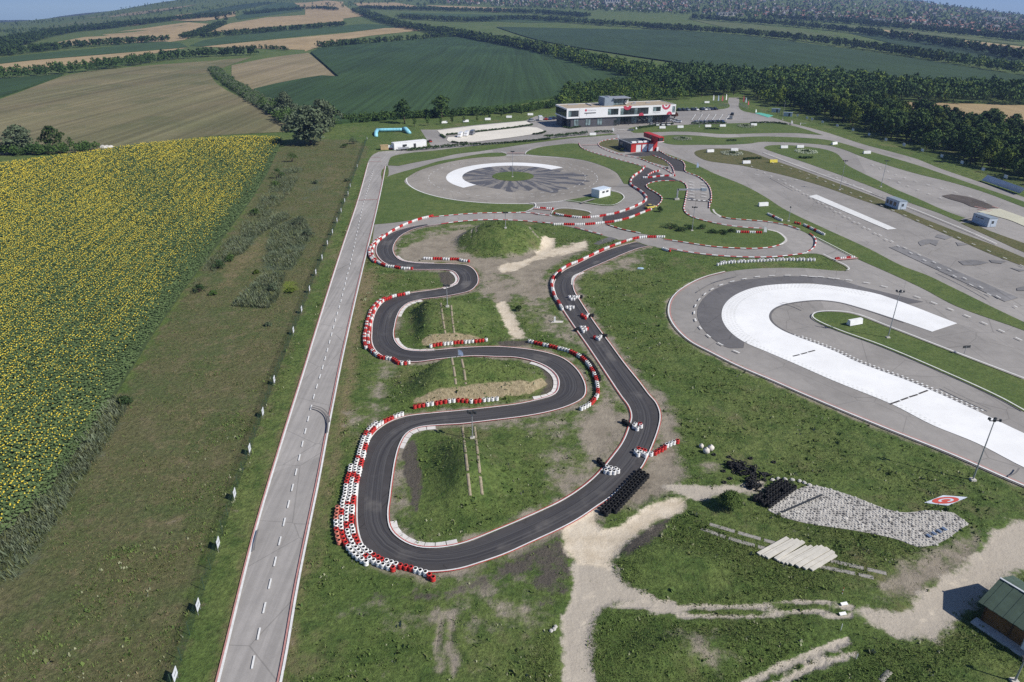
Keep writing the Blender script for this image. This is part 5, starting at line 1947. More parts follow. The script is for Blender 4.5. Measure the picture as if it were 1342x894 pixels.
# banner boards lying at the verge
def tilted_board(name, label, corners, z0, z1, mat, thick=.08):
    """corners in the picture: bottom-left, bottom-right, top-right, top-left"""
    P = [Vector((*G([corners[0]], z0)[0], z0)), Vector((*G([corners[1]], z0)[0], z0)), Vector((*G([corners[2]], z1)[0], z1)), Vector((*G([corners[3]], z1)[0], z1))]
    nrm = (P[1] - P[0]).cross(P[3] - P[0]).normalized()
    t = thing(name, label, 'banner')
    vs = P + [p - nrm * thick for p in P]
    MB().add(vs, [(0, 1, 2, 3), (7, 6, 5, 4), (0, 4, 5, 1), (1, 5, 6, 2), (2, 6, 7, 3), (3, 7, 4, 0)]).build('panel', mat, t)
    for k in (.1, .5, .9):
        q = P[3] + (P[2] - P[3]) * k - nrm * thick
        MB().tube((q.x, q.y, 0), q, .05, n=6).build('prop', METAL, t)
    return t, P, nrm


def disc_on(name, mat, parent, P, u, v, r0, r1, nrm, a0=0, a1=360, lift=.012):
    """ring printed on a board; u along the bottom edge, v up the side, radius as a share of the height"""
    A, B = P[1] - P[0], P[3] - P[0]
    k = B.length / A.length
    n = 28
    vs, fs = [], []
    for i in range(n + 1):
        a = math.radians(a0 + (a1 - a0) * i / n)
        for r in (r0, r1):
            vs.append(P[0] + A * (u + k * r * math.cos(a)) + B * (v + r * math.sin(a)) + nrm * lift)
    for i in range(n):
        fs.append((2 * i, 2 * i + 1, 2 * i + 3, 2 * i + 2))
    MB().add(vs, fs).build(name, mat, parent)


ZOOM['V'] = (1260, 220, 16.26)
BANN = paint('pale_blue_banner', (.55, .60, .68), .6, .05, .5)
t, P, nrm = tilted_board('roadside_banner', 'long pale banner reading drivingcamp beside the right hand road', px('V: 425,265 1245,545 1370,440 560,150'), .25, 2.6, BANN)
A_b, B_b = P[1] - P[0], P[3] - P[0]
kk = B_b.length / A_b.length
disc_on('logo_ring', LOGO_R, t, P, .62 * kk, .5, .22, .42, nrm)
disc_on('logo_ring', LOGO_R, t, P, .62 * kk, .5, 0, .1, nrm)
_sh = (A_b.normalized() * (A_b.length / B_b.length) * .118, B_b.normalized() * .62, nrm)
_sh = (A_b * .118, B_b * .62, nrm)
text_on('lettering', 'driving', 1.0, LOGO_G, t, P[0] + A_b * .24 + B_b * .32 + nrm * .014, None, None, shear=_sh)
text_on('lettering', 'camp', 1.0, paint('pale_lettering', (.30, .36, .48), .6), t, P[0] + A_b * .61 + B_b * .32 + nrm * .014, None, None, shear=_sh)
ZOOM['U'] = (1200, 620, 9.45)
t, P, nrm = tilted_board('logo_board', 'square white board with a red round logo on the grass bank', px('U: 105,367 400,402 642,298 340,274'), .12, .55, BANN)
disc_on('logo_ring', paint('logo_red_orange', (.52, .08, .06), .6), t, P, .5, .5, 0, .42, nrm)
disc_on('logo_ring', BANN, t, P, .52, .5, .15, .24, nrm, -40, 260, .02)

# concrete slab crossing and stone paved bank
ZOOM['S'] = (980, 690, 9.586)
sl = thing('slab_crossing', 'row of pale concrete slabs laid side by side in the rough grass', 'concrete slabs')
SA = '130,360 185,385 230,405 345,430 385,450 430,470 480,485 530,495 615,520 705,540 790,555'.split()
SB = '500,155 570,175 635,185 695,200 735,260 800,260 880,260 940,265 1005,290 1070,325 1100,370'.split()
SLAB = paint('slab_concrete', (.60, .57, .50), .9, .12, 1)
for i, (a, b) in enumerate(zip(SA, SB)):
    a3, b3 = GT(px('S: %s %s' % (a, b)))
    d = b3 - a3
    L = np.linalg.norm(d[:2])
    nxt = min(i + 1, len(SA) - 1) if i < len(SA) - 1 else i - 1
    c3, d3 = GT(px('S: %s %s' % (SA[nxt], SB[nxt])))
    mid_n = (c3 + d3) / 2 - a3
    wdt = max(.18, abs(d[0] * mid_n[1] - d[1] * mid_n[0]) / L - .05)
    o = MB().box((L / 2, 0, .12), (L, wdt, .2)).build('concrete_slab', SLAB, sl)
    o.location = (a3[0], a3[1], max(a3[2], b3[2]) + .02 + .012 * (i % 3))
    o.rotation_euler = (0, 0, math.atan2(d[1], d[0]))
bank = thing('stone_bank', 'long bank paved with pale rough stones below the black tyres', 'stone paving')
bp = smooth(G(px('H: 285,292 350,240 440,205 560,235 740,298 860,292 935,300 990,340 820,422 740,395 640,372 340,318')), True, 4, 60)
bx0, by0, bx1, by1 = min(p[0] for p in bp), min(p[1] for p in bp), max(p[0] for p in bp), max(p[1] for p in bp)
link('bedding', sheet_mesh('bedding', bp, .05), bank, paint('bedding_mortar', (.42, .40, .37), .95, .2, 1))
STONE = paint('pale_stone', (.52, .50, .46), .9, .25, .8)
STONED = paint('dark_stone', (.16, .155, .15), .9, .25, .8)
_st, sx = MB(), []
y = by0
row = 0
nst = 0
while y < by1:
    x = bx0 + (row % 2) * .2
    while x < bx1:
        q, w_ = x + rnd.uniform(-.08, .08), y + rnd.uniform(-.08, .08)
        if inside(bp, np.array([q]), np.array([w_]))[0]:
            s_ = rnd.uniform(.1, .22)
            a_ = rnd.uniform(0, 3)
            vs = []
            kk = 6
            for lv, sc in ((0, 1.0), (rnd.uniform(.04, .12), .7)):
                for i in range(kk):
                    an = a_ + 2 * math.pi * i / kk
                    rr = s_ * sc * (1 + .18 * math.sin(3 * an + a_ * 5))
                    vs.append((q + rr * math.cos(an), w_ + rr * math.sin(an) * 1.1, .05 + lv))
            fs = [(i, (i + 1) % kk, kk + (i + 1) % kk, kk + i) for i in range(kk)] + [tuple(range(kk, 2 * kk))]
            _st.add(vs, fs, 0 if rnd.random() > .3 else 1)
            nst += 1
        x += .44
    y += .42
    row += 1
o = _st.build('stones', [STONE, STONED], bank)
props(o, kind='stuff')
SOLAR = paint('blue_panel', (.14, .19, .29), .3, .1, 1)
for i in range(4):
    a, b = G(px('H: %d,%d %d,%d' % (848 + i * 18, 385 - i * 8, 866 + i * 18, 377 - i * 8)))
    o = MB().box((0, 0, .25), (.42, .62, .05)).build('blue_panel', SOLAR, bank)
    o.location = (a[0], a[1], 0)
    o.rotation_euler = (0, 0, .4)
ribbon('drain_channel', G(px('H: 335,303 475,242')), .3, DKMETAL, z=.3, parent=bank)
# white stones edging the bank
for k, s in enumerate(['H: 300,186', 'H: 320,182', 'H: 345,184', 'H: 370,186', 'H: 395,190', 'H: 412,196', 'H: 430,204']):
    p = G(px(s))[0]
    b = MB().lathe([(0, .32), (.2, .3), (.33, .15), (.3, 0)], 7).build('boulder', STONE, None)
    b.location = (*p, 0)
    b.scale = (1.2, .9, .9)
    b.rotation_euler = (0, 0, k)
    props(b, 'pale boulder edging the top of the stone bank', 'boulder', 'boulders edging the stone bank')
# filled white sacks
SACK = paint('white_sack', (.68, .63, .57), .85, .12, 2)
for i, (s, w) in enumerate((('E: 727,352', 'smallest white sack on the grass above the tyre heap'), ('E: 753,380', 'middle white sack on the grass above the tyre heap'), ('E: 777,365', 'rear white sack on the grass above the tyre heap'))):
    p = G(px(s))[0]
    b = MB()
    prof = [(.0, .02), (.34, .03), (.45, .2), (.47, .45), (.40, .68), (.22, .80), (.10, .86), (.14, .95), (0, .97)]
    b.lathe(prof, 12)
    me = b.mesh('sack', True)
    for v in me.vertices:
        f = 1 + .09 * math.sin(4 * math.atan2(v.co.y, v.co.x) + v.co.z * 5 + i)
        v.co.x *= f
        v.co.y *= f * 1.1
    o = link('sack', me, None, SACK, (*p, 0), i, .75 if i == 0 else 1)
    props(o, w, 'sack')
# rail bars and rods of the off-road trial ground
for i, (s, w) in enumerate((('H: 545,585 548,562', 'red and white rod beside the upper wheel track'), ('H: 540,712 543,690', 'white rod beside the bare patch'), ('H: 595,812 597,795', 'short white rod at the end of the wheel strip'))):
    (bx, by), (tx, ty) = px(s)
    b = GT([(bx, by)])[0]
    h = height_for(b, ty)
    t = thing('marker_rod', w, 'marker rod', tuple(b))
    for k in range(4):
        MB().tube((0, 0, h * k / 4), (0, 0, h * (k + 1) / 4), .035, n=6).build('band', REDW if k % 2 and i == 0 else WHITEP, t)
for s, w in (('H: 540,625 570,630', 'white marker plate at the upper wheel track'), ('H: 535,660 562,668', 'white marker plate at the lower wheel track')):
    a3, b3 = GT(px(s))
    t = thing('marker_plate', w, 'marker plate', tuple(a3), .2)
    MB().box((.4, 0, .2), (.8, .35, .05), rx=.3).build('plate', WHITEP, t)
    MB().box((.5, .1, .1), (.08, .08, .25)).build('foot', METAL, t)
for k, s in enumerate(('I: 85,640', 'I: 100,632', 'I: 107,620')):
    p = G(px(s))[0]
    b = MB().lathe([(0, .3), (.15, .27), (.24, .12), (.2, 0)], 7).build('boulder', STONE, None)
    b.location = (*p, 0)
    props(b, 'pale stone lying left of the gravel track', 'boulder', 'stones left of the gravel track')
# block of concrete with a red tyre beside the straight
p = G(px('T: 345,540'))[0]
t = thing('post_base', 'white post on a pale concrete pad left of the straight', 'post', (*p, 0))
MB().prism([(-.9, -.5), (1.6, -.5), (1.9, .4), (-.3, .6)], .02, .14).build('pad', CONC, t)
MB().box((0, .1, .6), (.35, .3, 1.1)).build('post', WHITEP, t)
for s, w in (('D: 565,213', 'pale blue scrap lying in the grass right of the straight'),):
    p = G(px(s))[0]
    t = thing('tarpaulin', w, 'tarpaulin', (*p, 0))
    MB().prism([(-.8, -.3), (.2, -.5), (.9, -.1), (.6, .5), (-.5, .4)], .02, .25).build('sheet', paint('pale_blue_tarp', (.42, .55, .68), .6), t)
p = GT(px('z1: 415,578'))[0]
t = thing('rubble_heap', 'small pale rubble heap at the field corner by the trees', 'rubble', tuple(p))
for k in range(7):
    MB().lathe([(0, 1.2), (.8, 1.0), (1.4, .4), (1.3, 0)], 6, 0, (rnd.uniform(-3, 3), rnd.uniform(-1.5, 1.5), 0)).build('stone', STONE, t)
# ------------------------------------------------------------------ foliage
def leaf_mat(name, a, b, trans=.0, var=.7):
    t = NT(name)
    oi = t.n('ShaderNodeObjectInfo').outputs['Random']
    n = t.noise(.5, 3, .6)
    c = t.mix(t.ramp(n, .3, .7), a, b)
    c = t.mul(c, t.math('ADD', t.math('MULTIPLY', oi, var), 1 - var / 2))
    t.b.inputs['Specular IOR Level'].default_value = .15
    return t.out(c, .8)


LEAF = {'dark': leaf_mat('dark_leaves', (.028, .055, .016), (.042, .076, .022)), 'mid': leaf_mat('mid_leaves', (.042, .078, .02), (.066, .108, .028)),
        'bright': leaf_mat('bright_leaves', (.075, .115, .018), (.10, .135, .024)), 'silver': leaf_mat('silver_leaves', (.075, .102, .055), (.112, .14, .082), 0, .4),
        'shrub': leaf_mat('shrub_leaves', (.028, .055, .02), (.05, .085, .03)), 'bush': leaf_mat('bush_leaves', (.10, .16, .04), (.14, .20, .055)), 'red': leaf_mat('red_leaves', (.06, .025, .015), (.09, .04, .02))}
BARK = paint('bark', (.09, .07, .05), .9, .3, 3)


def leaf_cloud(seed, blobs, per, size, jitter=.35):
    """quads on the skins of many overlapping blobs: blobs rows of (x,y,z,r)"""
    g = np.random.default_rng(seed)
    V = []
    for x, y, z, r in blobs:
        n = int(per * (r ** 1.3) + 3)
        d = g.normal(size=(n, 3))
        d /= np.linalg.norm(d, axis=1)[:, None]
        d[:, 2] = np.abs(d[:, 2]) * .9 - .25 * g.random(n)
        p = np.array([x, y, z]) + d * r * (1 - jitter * g.random((n, 1)))
        nr = d + g.normal(size=(n, 3)) * .45
        nr /= np.linalg.norm(nr, axis=1)[:, None]
        a = np.cross(nr, g.normal(size=(n, 3)))
        a /= np.linalg.norm(a, axis=1)[:, None]
        b = np.cross(nr, a)
        s = size * (.6 + .8 * g.random((n, 1)))
        q = np.stack([p - a * s, p - b * s * .7, p + a * s, p + b * s * .7], 1)
        V.append(q.reshape(-1, 3))
    V = np.concatenate(V)
    return V, np.arange(len(V)).reshape(-1, 4)


def tree_blobs(seed, h, w, base=.28, n=16, top=.25):
    g = np.random.default_rng(seed)
    out = []
    for i in range(n):
        f = (i + .5) / n
        z = h * (base + (1 - base) * (.08 + .80 * f))
        prof = math.sin(math.pi * min(1, (f * .86 + .16))) ** .7
        rr = w * .5 * prof * (.25 + .75 * g.random())
        a = i * 2.4 + g.random()
        r = w * (.17 + .12 * g.random()) * (1.05 - top * f)
        out.append((rr * math.cos(a), rr * math.sin(a), z, r))
    return out


def trunk_mesh(name, h, r, seed):
    g = random.Random(seed)
    m = MB()
    p0 = Vector((0, 0, -.1))
    p1 = Vector((g.uniform(-.2, .2), g.uniform(-.2, .2), h * .35))
    p2 = Vector((g.uniform(-.4, .4), g.uniform(-.4, .4), h * .75))
    m.tube(p0, p1, r, r * .75, 7, caps=False)
    m.tube(p1, p2, r * .75, r * .25, 7)
    for i in range(4):
        a = i * 1.6 + g.random()
        m.tube(p1 + (p2 - p1) * (.1 + .18 * i), p1 + (p2 - p1) * (.25 + .18 * i) + Vector((math.cos(a), math.sin(a), .6)) * h * .16, r * .4, r * .12, 5)
    me = m.mesh(name)
    me.materials.append(BARK)
    return me


TREES = {}
for kind, (h, w, n, per, sz, base, mats) in {'oak': (11, 8.5, 20, 20, .42, .22, 'mid'), 'dark': (11, 7.5, 20, 20, .42, .2, 'dark'), 'bright': (10.5, 7.5, 18, 20, .42, .2, 'bright'),
                                             'willow': (10, 9, 26, 38, .34, .06, 'silver'), 'slim': (10, 4.6, 16, 26, .36, .15, 'mid'), 'poplar': (12, 5.5, 20, 24, .4, .15, 'dark')}.items():
    for v in range(3):
        sd = hash((kind, v)) % 1000 if False else (len(TREES) * 17 + 5)
        bl = tree_blobs(sd, h, w, base, n)
        V, Fq = leaf_cloud(sd, bl, per, sz)
        me = np_mesh('crown', V, Fq)
        me.materials.append(LEAF[mats])
        TREES[kind, v] = (me, trunk_mesh('trunk', h * .85, .28, sd), h, w, bl)


def tree(label, x, y, h, kind='oak', group=None, name=None, wide=1.0):
    v = rnd.randrange(3)
    me, tr, hh, w, _ = TREES[kind, v]
    s = h / hh
    wide *= rnd.uniform(.85, 1.25)
    t = thing(name or {'oak': 'broadleaf_tree', 'dark': 'broadleaf_tree', 'bright': 'broadleaf_tree', 'willow': 'willow_tree', 'slim': 'young_tree', 'poplar': 'poplar_tree'}[kind], label, 'tree',
              (x, y, float(H(x, y))), rnd.uniform(0, 6.28), group, (s * wide, s * wide, s))
    link('trunk', tr, t)
    link('crown', me, t)
    return t


def base_h(s):
    (bx, by), (tx, ty) = px(s)
    b = GT([(bx, by)])[0]
    return b, height_for(b, ty)


for s, k, lab, wd in (('z1: 85,598 85,487', 'willow', 'round grey green tree at the left end of the thicket above the sunflowers', 1.1), ('z1: 215,590 220,490', 'oak', 'tree with a ragged crown in the thicket above the sunflowers', 1.0),
                      ('z1: 278,575 278,532', 'slim', 'thin young tree at the right of the field thicket', 1.0), ('z1: 1120,450 1120,357', 'willow', 'silver leaved willow at the corner of the stubble field', 1.1),
                      ('z1: 1215,565 1210,410', 'willow', 'broad silver willow beside the sunflower corner', 1.3), ('z1: 1265,520 1270,385', 'willow', 'tall silver willow behind the broad one', 1.1), ('z1: 1290,480 1295,400', 'oak', 'green tree behind the silver willows', .9),
                      ('z2: 350,435 350,345', 'dark', 'dark round tree at the near edge of the corn field', 1.0), ('z2: 480,415 480,333', 'oak', 'tall spreading tree at the near edge of the corn field', 1.05),
                      ('z1: 850,85 850,58', 'dark', 'lone dark tree between the far wheat fields', 1.0), ('z1: 885,85 885,60', 'dark', 'second lone tree between the far wheat fields', 1.0)):
    b, h = base_h(s)
    tree(lab, b[0], b[1], h, k, None, None, wd)
for i, (s, w) in enumerate((('z2: 385,445 385,412', 'first'), ('z2: 432,442 432,405', 'second'), ('z2: 477,438 477,408', 'third'), ('z2: 517,435 517,403', 'fourth'), ('z2: 648,418 648,395', 'fifth'), ('z2: 690,412 690,392', 'sixth'), ('z2: 760,405 760,385', 'seventh'), ('11: 860,70 860,10', 'eighth'),
                            ('11: 975,60 975,10', 'ninth'), ('11: 1085,45 1085,0', 'tenth'))):
    b, h = base_h(s)
    tree('small light green tree, %s along the shrub row behind the white car park' % w, b[0], b[1], h, 'slim', 'young trees behind the white car park', None, 1.1)

# --- woods and shelter belts
wood = []          # (x, y, height, kind, where)


def scatter_poly(s, spacing, hmin, hmax, kinds, where, jitter=.45):
    pts = GT(px(s))
    poly = [(p[0], p[1]) for p in pts]
    xs, ys = [p[0] for p in poly], [p[1] for p in poly]
    X, Y = np.meshgrid(np.arange(min(xs), max(xs), spacing), np.arange(min(ys), max(ys), spacing))
    X = X + (np.arange(X.shape[0]) % 2)[:, None] * spacing / 2
    X = X.ravel() + rng.uniform(-1, 1, X.size) * spacing * jitter
    Y = Y.ravel() + rng.uniform(-1, 1, Y.size) * spacing * jitter
    m = inside(poly, X, Y)
    for x, y in zip(X[m], Y[m]):
        wood.append((float(x), float(y), rnd.uniform(hmin, hmax), rnd.choice(kinds), where))


def belt(s, width, hmin, hmax, kinds, where, dens=1.0):
    pts = GT(smooth(px(s), False, 4))[:, :2]
    L = np.linalg.norm(np.diff(pts, axis=0), axis=1).sum()
    sp = (hmin + hmax) / 2 * .62
    n = int(L / sp * max(1, width / sp) * dens)
    q = resample(pts, max(1.0, L / 400))
    T = np.gradient(q, axis=0)
    T /= np.linalg.norm(T, axis=1)[:, None] + 1e-9
    for i in range(n):
        k = rnd.randrange(len(q))
        f = rnd.uniform(-.5, .5) * width
        wood.append((q[k][0] - T[k][1] * f + rnd.uniform(-2, 2), q[k][1] + T[k][0] * f + rnd.uniform(-2, 2), rnd.uniform(hmin, hmax), rnd.choice(kinds), where))


MIX = ['oak', 'oak', 'oak', 'dark', 'dark', 'poplar', 'bright', 'bright']
DK = ['dark', 'dark', 'oak', 'poplar']
scatter_poly('985,126 1002,137 1030,142 1060,150 1100,161 1180,186 1262,212 1342,236 1430,262 1430,200 1342,180 1290,167 1212,160 1165,145 1080,122 1000,112', 5.6, 6.5, 12.5, MIX + MIX + DK, 'in the wood beyond the right hand fence')
scatter_poly('995,112 1080,118 1165,134 1342,139 1430,143 1430,131 1342,124 1180,116 1050,100 1000,104', 6.5, 9, 13, MIX, 'in the strip of wood behind the wheat field')
scatter_poly('880,126 920,127 950,126 985,122 990,104 940,98 880,96 845,103 848,112', 6.5, 9, 13, DK + ['oak'], 'in the grove behind the entrance flags')
scatter_poly('731,140 760,139 820,135 880,132 905,131 915,126 870,112 842,108 800,112 745,120 728,132', 5.2, 5, 8.5, MIX, 'in the thicket behind the office building')
belt('467,15 512,32 597,47 698,66 772,85 855,106', 34, 9, 14, MIX, 'in the broad belt along the corn field', 1.1)
belt('600,49 640,57 720,72', 10, 8, 11, MIX, 'in the broad belt along the corn field')
belt('-60,112 0,105 134,91 235,77 335,72', 22, 8, 12, DK, 'in the belt between wheat strip and stubble')
belt('-60,80 0,74 67,66 150,59 225,54', 25, 8, 12, DK, 'in the second belt on the left', .9)
belt('-40,75 0,63 67,46 150,37 210,29 300,20', 60, 9, 13, DK, 'in the far belts on the left', .8)
belt('60,46 130,37 200,30', 40, 9, 13, DK, 'in the far belts on the left', .8)
belt('243,51 270,42 292,32', 22, 7, 10, DK, 'in the belt between the far wheat fields')
belt('265,50 335,44 450,34', 22, 8, 12, DK, 'in the belt between the far wheat fields')
belt('320,20 420,12 440,14', 20, 8, 12, DK, 'in the belt between the far wheat fields')
belt('420,64 500,57 560,52 605,47', 16, 8, 12, MIX, 'in the belt at the top of the corn field')
belt('300,67 340,64 380,67', 10, 4, 7, DK, 'in the hedge beyond the stubble patch', .6)
belt('475,12 600,15 700,18 770,23', 40, 9, 14, DK, 'in the dark belts below the town', .9)
belt('520,24 620,29 675,26 800,34 900,40', 34, 9, 14, MIX, 'in the belts between the far corn fields', .9)
belt('850,38 997,48 1143,66 1253,84 1342,98 1440,114', 22, 9, 13, MIX, 'in the belt beyond the far corn field', 1.0)
belt('905,25 1000,32 1107,42 1235,60 1342,79 1440,95', 26, 9, 14, DK, 'in the belts between the far corn fields', .9)
belt('1000,24 1100,30 1200,40 1342,55', 30, 9, 14, DK, 'in the dark belts below the town', .8)
belt('280,92 295,105 330,128 352,142 372,152', 9, 2.5, 4.5, ['willow', 'oak'], 'in the scrub at the stubble field edge', 2.0)
belt('455,160 520,156 600,152 690,146 735,138', 9, 3, 5, ['dark', 'oak'], 'in the shrubs at the near edge of the corn field', 1.6)
belt('0,203 60,202 125,198', 7, 3, 5, ['dark', 'oak'], 'in the thicket above the sunflowers', 2.2)
belt('362,140 385,160 425,168', 16, 4, 7, ['oak', 'willow'], 'in the scrub round the silver willows', 1.2)
wood.sort(key=lambda w: math.hypot(w[0], w[1]) / w[2])
ADJ = {'oak': 'green', 'dark': 'dark green', 'bright': 'yellow green', 'willow': 'grey green', 'slim': 'light green', 'poplar': 'tall dark'}
_ff = np.array(fr)
for x, y, h, k, w in wood[:285]:
    lab = '%s tree %s' % (ADJ[k], w)
    if 'right hand fence' in w:
        dd = np.hypot(_ff[:, 0] - x, _ff[:, 1] - y)
        j = int(dd.argmin())
        lab = '%s tree %s the wood behind the %s fence board from the car park' % (ADJ[k], 'fronting' if dd[j] < 14 else 'deeper in', ORD[j])
    tree(lab, x, y, h, k, 'trees ' + w)


def merge_trees(name, label, rows, lod, size, every=1, fat=1.1, group_mats=('dark', 'mid', 'bright', 'silver')):
    """one mesh of many small crowns, for what the eye takes as one mass"""
    KM = {'dark': 0, 'poplar': 0, 'oak': 1, 'slim': 1, 'bright': 2, 'willow': 3}
    protos = {}
    for kind in KM:
        for v in range(3):
            if (kind, v) in TREES:
                me, tr, h, w, bl = TREES[kind, v]
                g = np.random.default_rng(v + 3)
                d = leaf_cloud(v + 50, [(a, b, c, r * fat) for a, b, c, r in bl[::every]], lod, size)
                protos[kind, v] = (d[0], h)
    VV, MI = [], []
    arr = np.array([(r[0], r[1]) for r in rows])
    zz = H(arr[:, 0], arr[:, 1])
    for (x, y, h, k, w), z in zip(rows, zz):
        P, hh = protos[k, rnd.randrange(3)]
        s = h / hh
        a = rnd.uniform(0, 6.28)
        ca, sa = math.cos(a) * s, math.sin(a) * s
        VV.append(np.stack([x + P[:, 0] * ca - P[:, 1] * sa, y + P[:, 0] * sa + P[:, 1] * ca, z + P[:, 2] * s], 1))
        MI.append(np.full(len(P) // 4, KM[k]))
    V = np.concatenate(VV)
    me = np_mesh(name, V, np.arange(len(V)).reshape(-1, 4), np.concatenate(MI))
    o = link(name, me, None, [LEAF[q] for q in group_mats])
    return props(o, label, 'trees', kind='stuff')


rest = wood[285:]
midr = [w for w in rest if math.hypot(w[0], w[1]) < 1000]
farr = [w for w in rest if math.hypot(w[0], w[1]) >= 1000]
merge_trees('woodland', 'dense green woods and shelter belts beyond the training ground', midr, 2.2, .85, 2, 1.35)
merge_trees('tree_belts', 'distant dark tree belts between the far fields', farr, .5, 1.5, 3, 1.6)

# --- hedges, shrubs and bushes


def bush(name, label, x, y, r, h, mat='shrub', n=9, per=60, size=.12, group=None, cat='bush'):
    g = random.Random(int(x * 10 + y))
    bl = []
    for i in range(n):
        a, q = g.uniform(0, 6.28), g.random() ** .6
        rr = r * .62 * q
        bl.append((rr * math.cos(a), rr * math.sin(a), h * (.25 + .5 * (1 - q) + .1 * g.random()), r * g.uniform(.28, .5)))
    V, Fq = leaf_cloud(g.randrange(999), bl, per / max(.2, r), size)
    V[:, 2] = np.maximum(V[:, 2], .02)
    t = thing(name, label, cat, (x, y, float(H(x, y))), 0, group)
    me = np_mesh('foliage', V, Fq)
    link('foliage', me, t, LEAF[mat])
    m = MB()
    for i in range(5):
        a = i * 1.3
        m.tube((0, 0, 0), (math.cos(a) * r * .4, math.sin(a) * r * .4, h * .6), .04 * r, .015 * r, 5)
    m.build('stem', BARK, t)
    return t


b = GT(px('E: 880,690'))[0]
bush('round_bush', 'dense round green bush at the edge of the gravel track', b[0], b[1] + .5, 2.0, 3.0, 'bush', 22, 620, .09)
b = GT(px('H: 362,205'))[0]
bush('grey_shrub', 'low grey green shrub behind the packed tyre block', b[0], b[1], .8, .8, 'silver', 7, 120, .07)
b = GT(px('H: 325,312'))[0]
bush('small_shrub', 'small bright green shrub at the foot of the stone bank', b[0], b[1], .5, .6, 'bright', 6, 90, .06)
b = GT(px('A: 795,125'))[0]
bush('small_shrub', 'dark green shrub beside the sandy ramp', b[0], b[1], 1.3, 1.3, 'shrub', 9, 150, .09)
b = GT(px('14: 1238,255'))[0]
bush('round_bush', 'clipped round bush beside the yellow car', b[0], b[1], 1.4, 1.9, 'shrub', 14, 200, .1)
b = GT(px('21: 1220,338'))[0]
bush('red_bush', 'round copper red bush at the corner of the office building', b[0], b[1], 3.0, 4.6, 'red', 16, 260, .22)
for i, (s, r, h, m_, w) in enumerate((('J: 425,135', 3.0, 4.5, 'mid', 'small dark tree like shrub at the sunflower edge, farthest up'), ('J: 365,205', 3.6, 4.2, 'dark', 'dark shrub halfway up the sunflower edge'), ('J: 355,235', 2.4, 2.0, 'mid', 'low green shrub below the dark one'),
                                      ('J: 345,290', 1.8, 1.5, 'silver', 'grey shrub near the reeds'), ('J: 270,355', 2.2, 2.0, 'mid', 'green shrub above the reed patch'), ('J: 115,580', 2.4, 2.2, 'shrub', 'dark green shrub at the field edge below the dry patch'),
                                      ('J: 168,548', 2.0, 1.8, 'mid', 'green shrub beside the dry patch'), ('J: 35,680', 2.2, 2.2, 'shrub', 'shrub at the lower sunflower edge'), ('J: 95,690', 1.3, 1.0, 'mid', 'small shrub beside the lower sunflower edge'),
                                      ('J: 350,680', 2.4, 3.2, 'silver', 'tall grey green shrub in the lower reed patch'), ('J: 455,400', 3.4, 3.0, 'silver', 'silver shrub in the upper reed patch'), ('J: 490,450', 2.4, 2.2, 'silver', 'small silver shrub by the upper reed patch'),
                                      ('J: 520,225', 1.8, 1.5, 'silver', 'pale shrub in the upper meadow'), ('J: 655,215', 1.5, 1.3, 'silver', 'pale shrub by the left fence'), ('J: 325,820', 1.0, .8, 'silver', 'tiny pale shrub in the lower meadow'),
                                      ('163,530', 1.6, 1.6, 'shrub', 'dark shrub on the bank below the sunflowers'), ('J: 680,60', 3.0, 3.0, 'silver', 'grey green shrub by the dirt loop near the blue arch'), ('J: 645,75', 2.4, 1.8, 'mid', 'low shrub by the dirt loop near the blue arch'),
                                      ('J: 415,680', 1.6, 1.0, 'bright', 'yellow green weed patch beside the reeds'), ('J: 270,600', 1.2, .8, 'bright', 'yellow green weed clump by the dry patch'))):
    b = GT(px(s))[0]
    bush('shrub', w, b[0], b[1], r, h, m_, 10, 110, .16, None)
for i, (s, r, h, w) in enumerate((('15: 90,285', 3.2, 1.3, 'widest'), ('15: 200,290', 2.6, 1.2, 'second'), ('15: 290,290', 2.2, 1.2, 'third'), ('15: 350,315', 2.0, 1.0, 'fourth'), ('15: 420,320', 2.2, 1.1, 'fifth'), ('15: 470,308', 1.8, .9, 'last'), ('15: 150,300', 2.2, .9, 'lowest'))):
    b = GT(px(s))[0]
    bush('infield_bush', 'low green bush on the kart infield, %s in the line' % w, b[0], b[1], r, h, 'shrub', 10, 110, .14, 'bushes on the kart infield')


def hedge(label, s, w, h, mat='shrub', dens=6, size=.22):
    q = resample(smooth(GT(px(s))[:, :2], False, 3), w * .55)
    bl = []
    for x, y in q:
        for k in range(2):
            bl.append((x + rnd.uniform(-.25, .25) * w, y + rnd.uniform(-.25, .25) * w, h * rnd.uniform(.35, .6), w * rnd.uniform(.34, .5)))
    V, Fq = leaf_cloud(len(q), bl, dens * 8.0, size)
    V[:, 2] = np.maximum(V[:, 2], .1)
    o = link('hedge', np_mesh('hedge', V, Fq), None, LEAF[mat])
    return props(o, label, 'hedge')


hedge('long clipped hedge below the white car park', '26: 325,240 480,225 640,212 830,200', 2.2, 1.5)
hedge('thin hedge between the white car park and the ring road', '26: 840,200 1000,188 1200,172 1342,158', 1.5, 1.1)
hedge('hedge between the office forecourt and the ring road', '12: 375,210 500,200 600,188 720,175', 2.4, 2.0)
hedge('short hedge behind the white feather flag', '12: 815,168 870,163 945,162', 2.2, 1.7)
hedge('low hedge strip dividing the two white car parks', '26: 590,125 680,118 860,98 1050,78 1220,52', 1.6, 1.0)
hedge('short hedge at the corner of the white car park', '26: 1225,122 1270,118 1310,106', 1.5, 1.0)
hedge('little hedge at the lower edge of the white car park', '26: 630,178 680,186 740,184', 1.3, .9)
hedge('little hedge between the access lane and the white car park', '26: 545,128 560,135 578,148', 1.4, 1.0)
hedge('low hedge along the front row of the parking lot', '27: 180,358 320,355 470,352', 1.8, 1.3)
hedge('low hedge behind the four white cars', '21: 850,440 960,425 1080,408 1200,400', 1.8, 1.2)
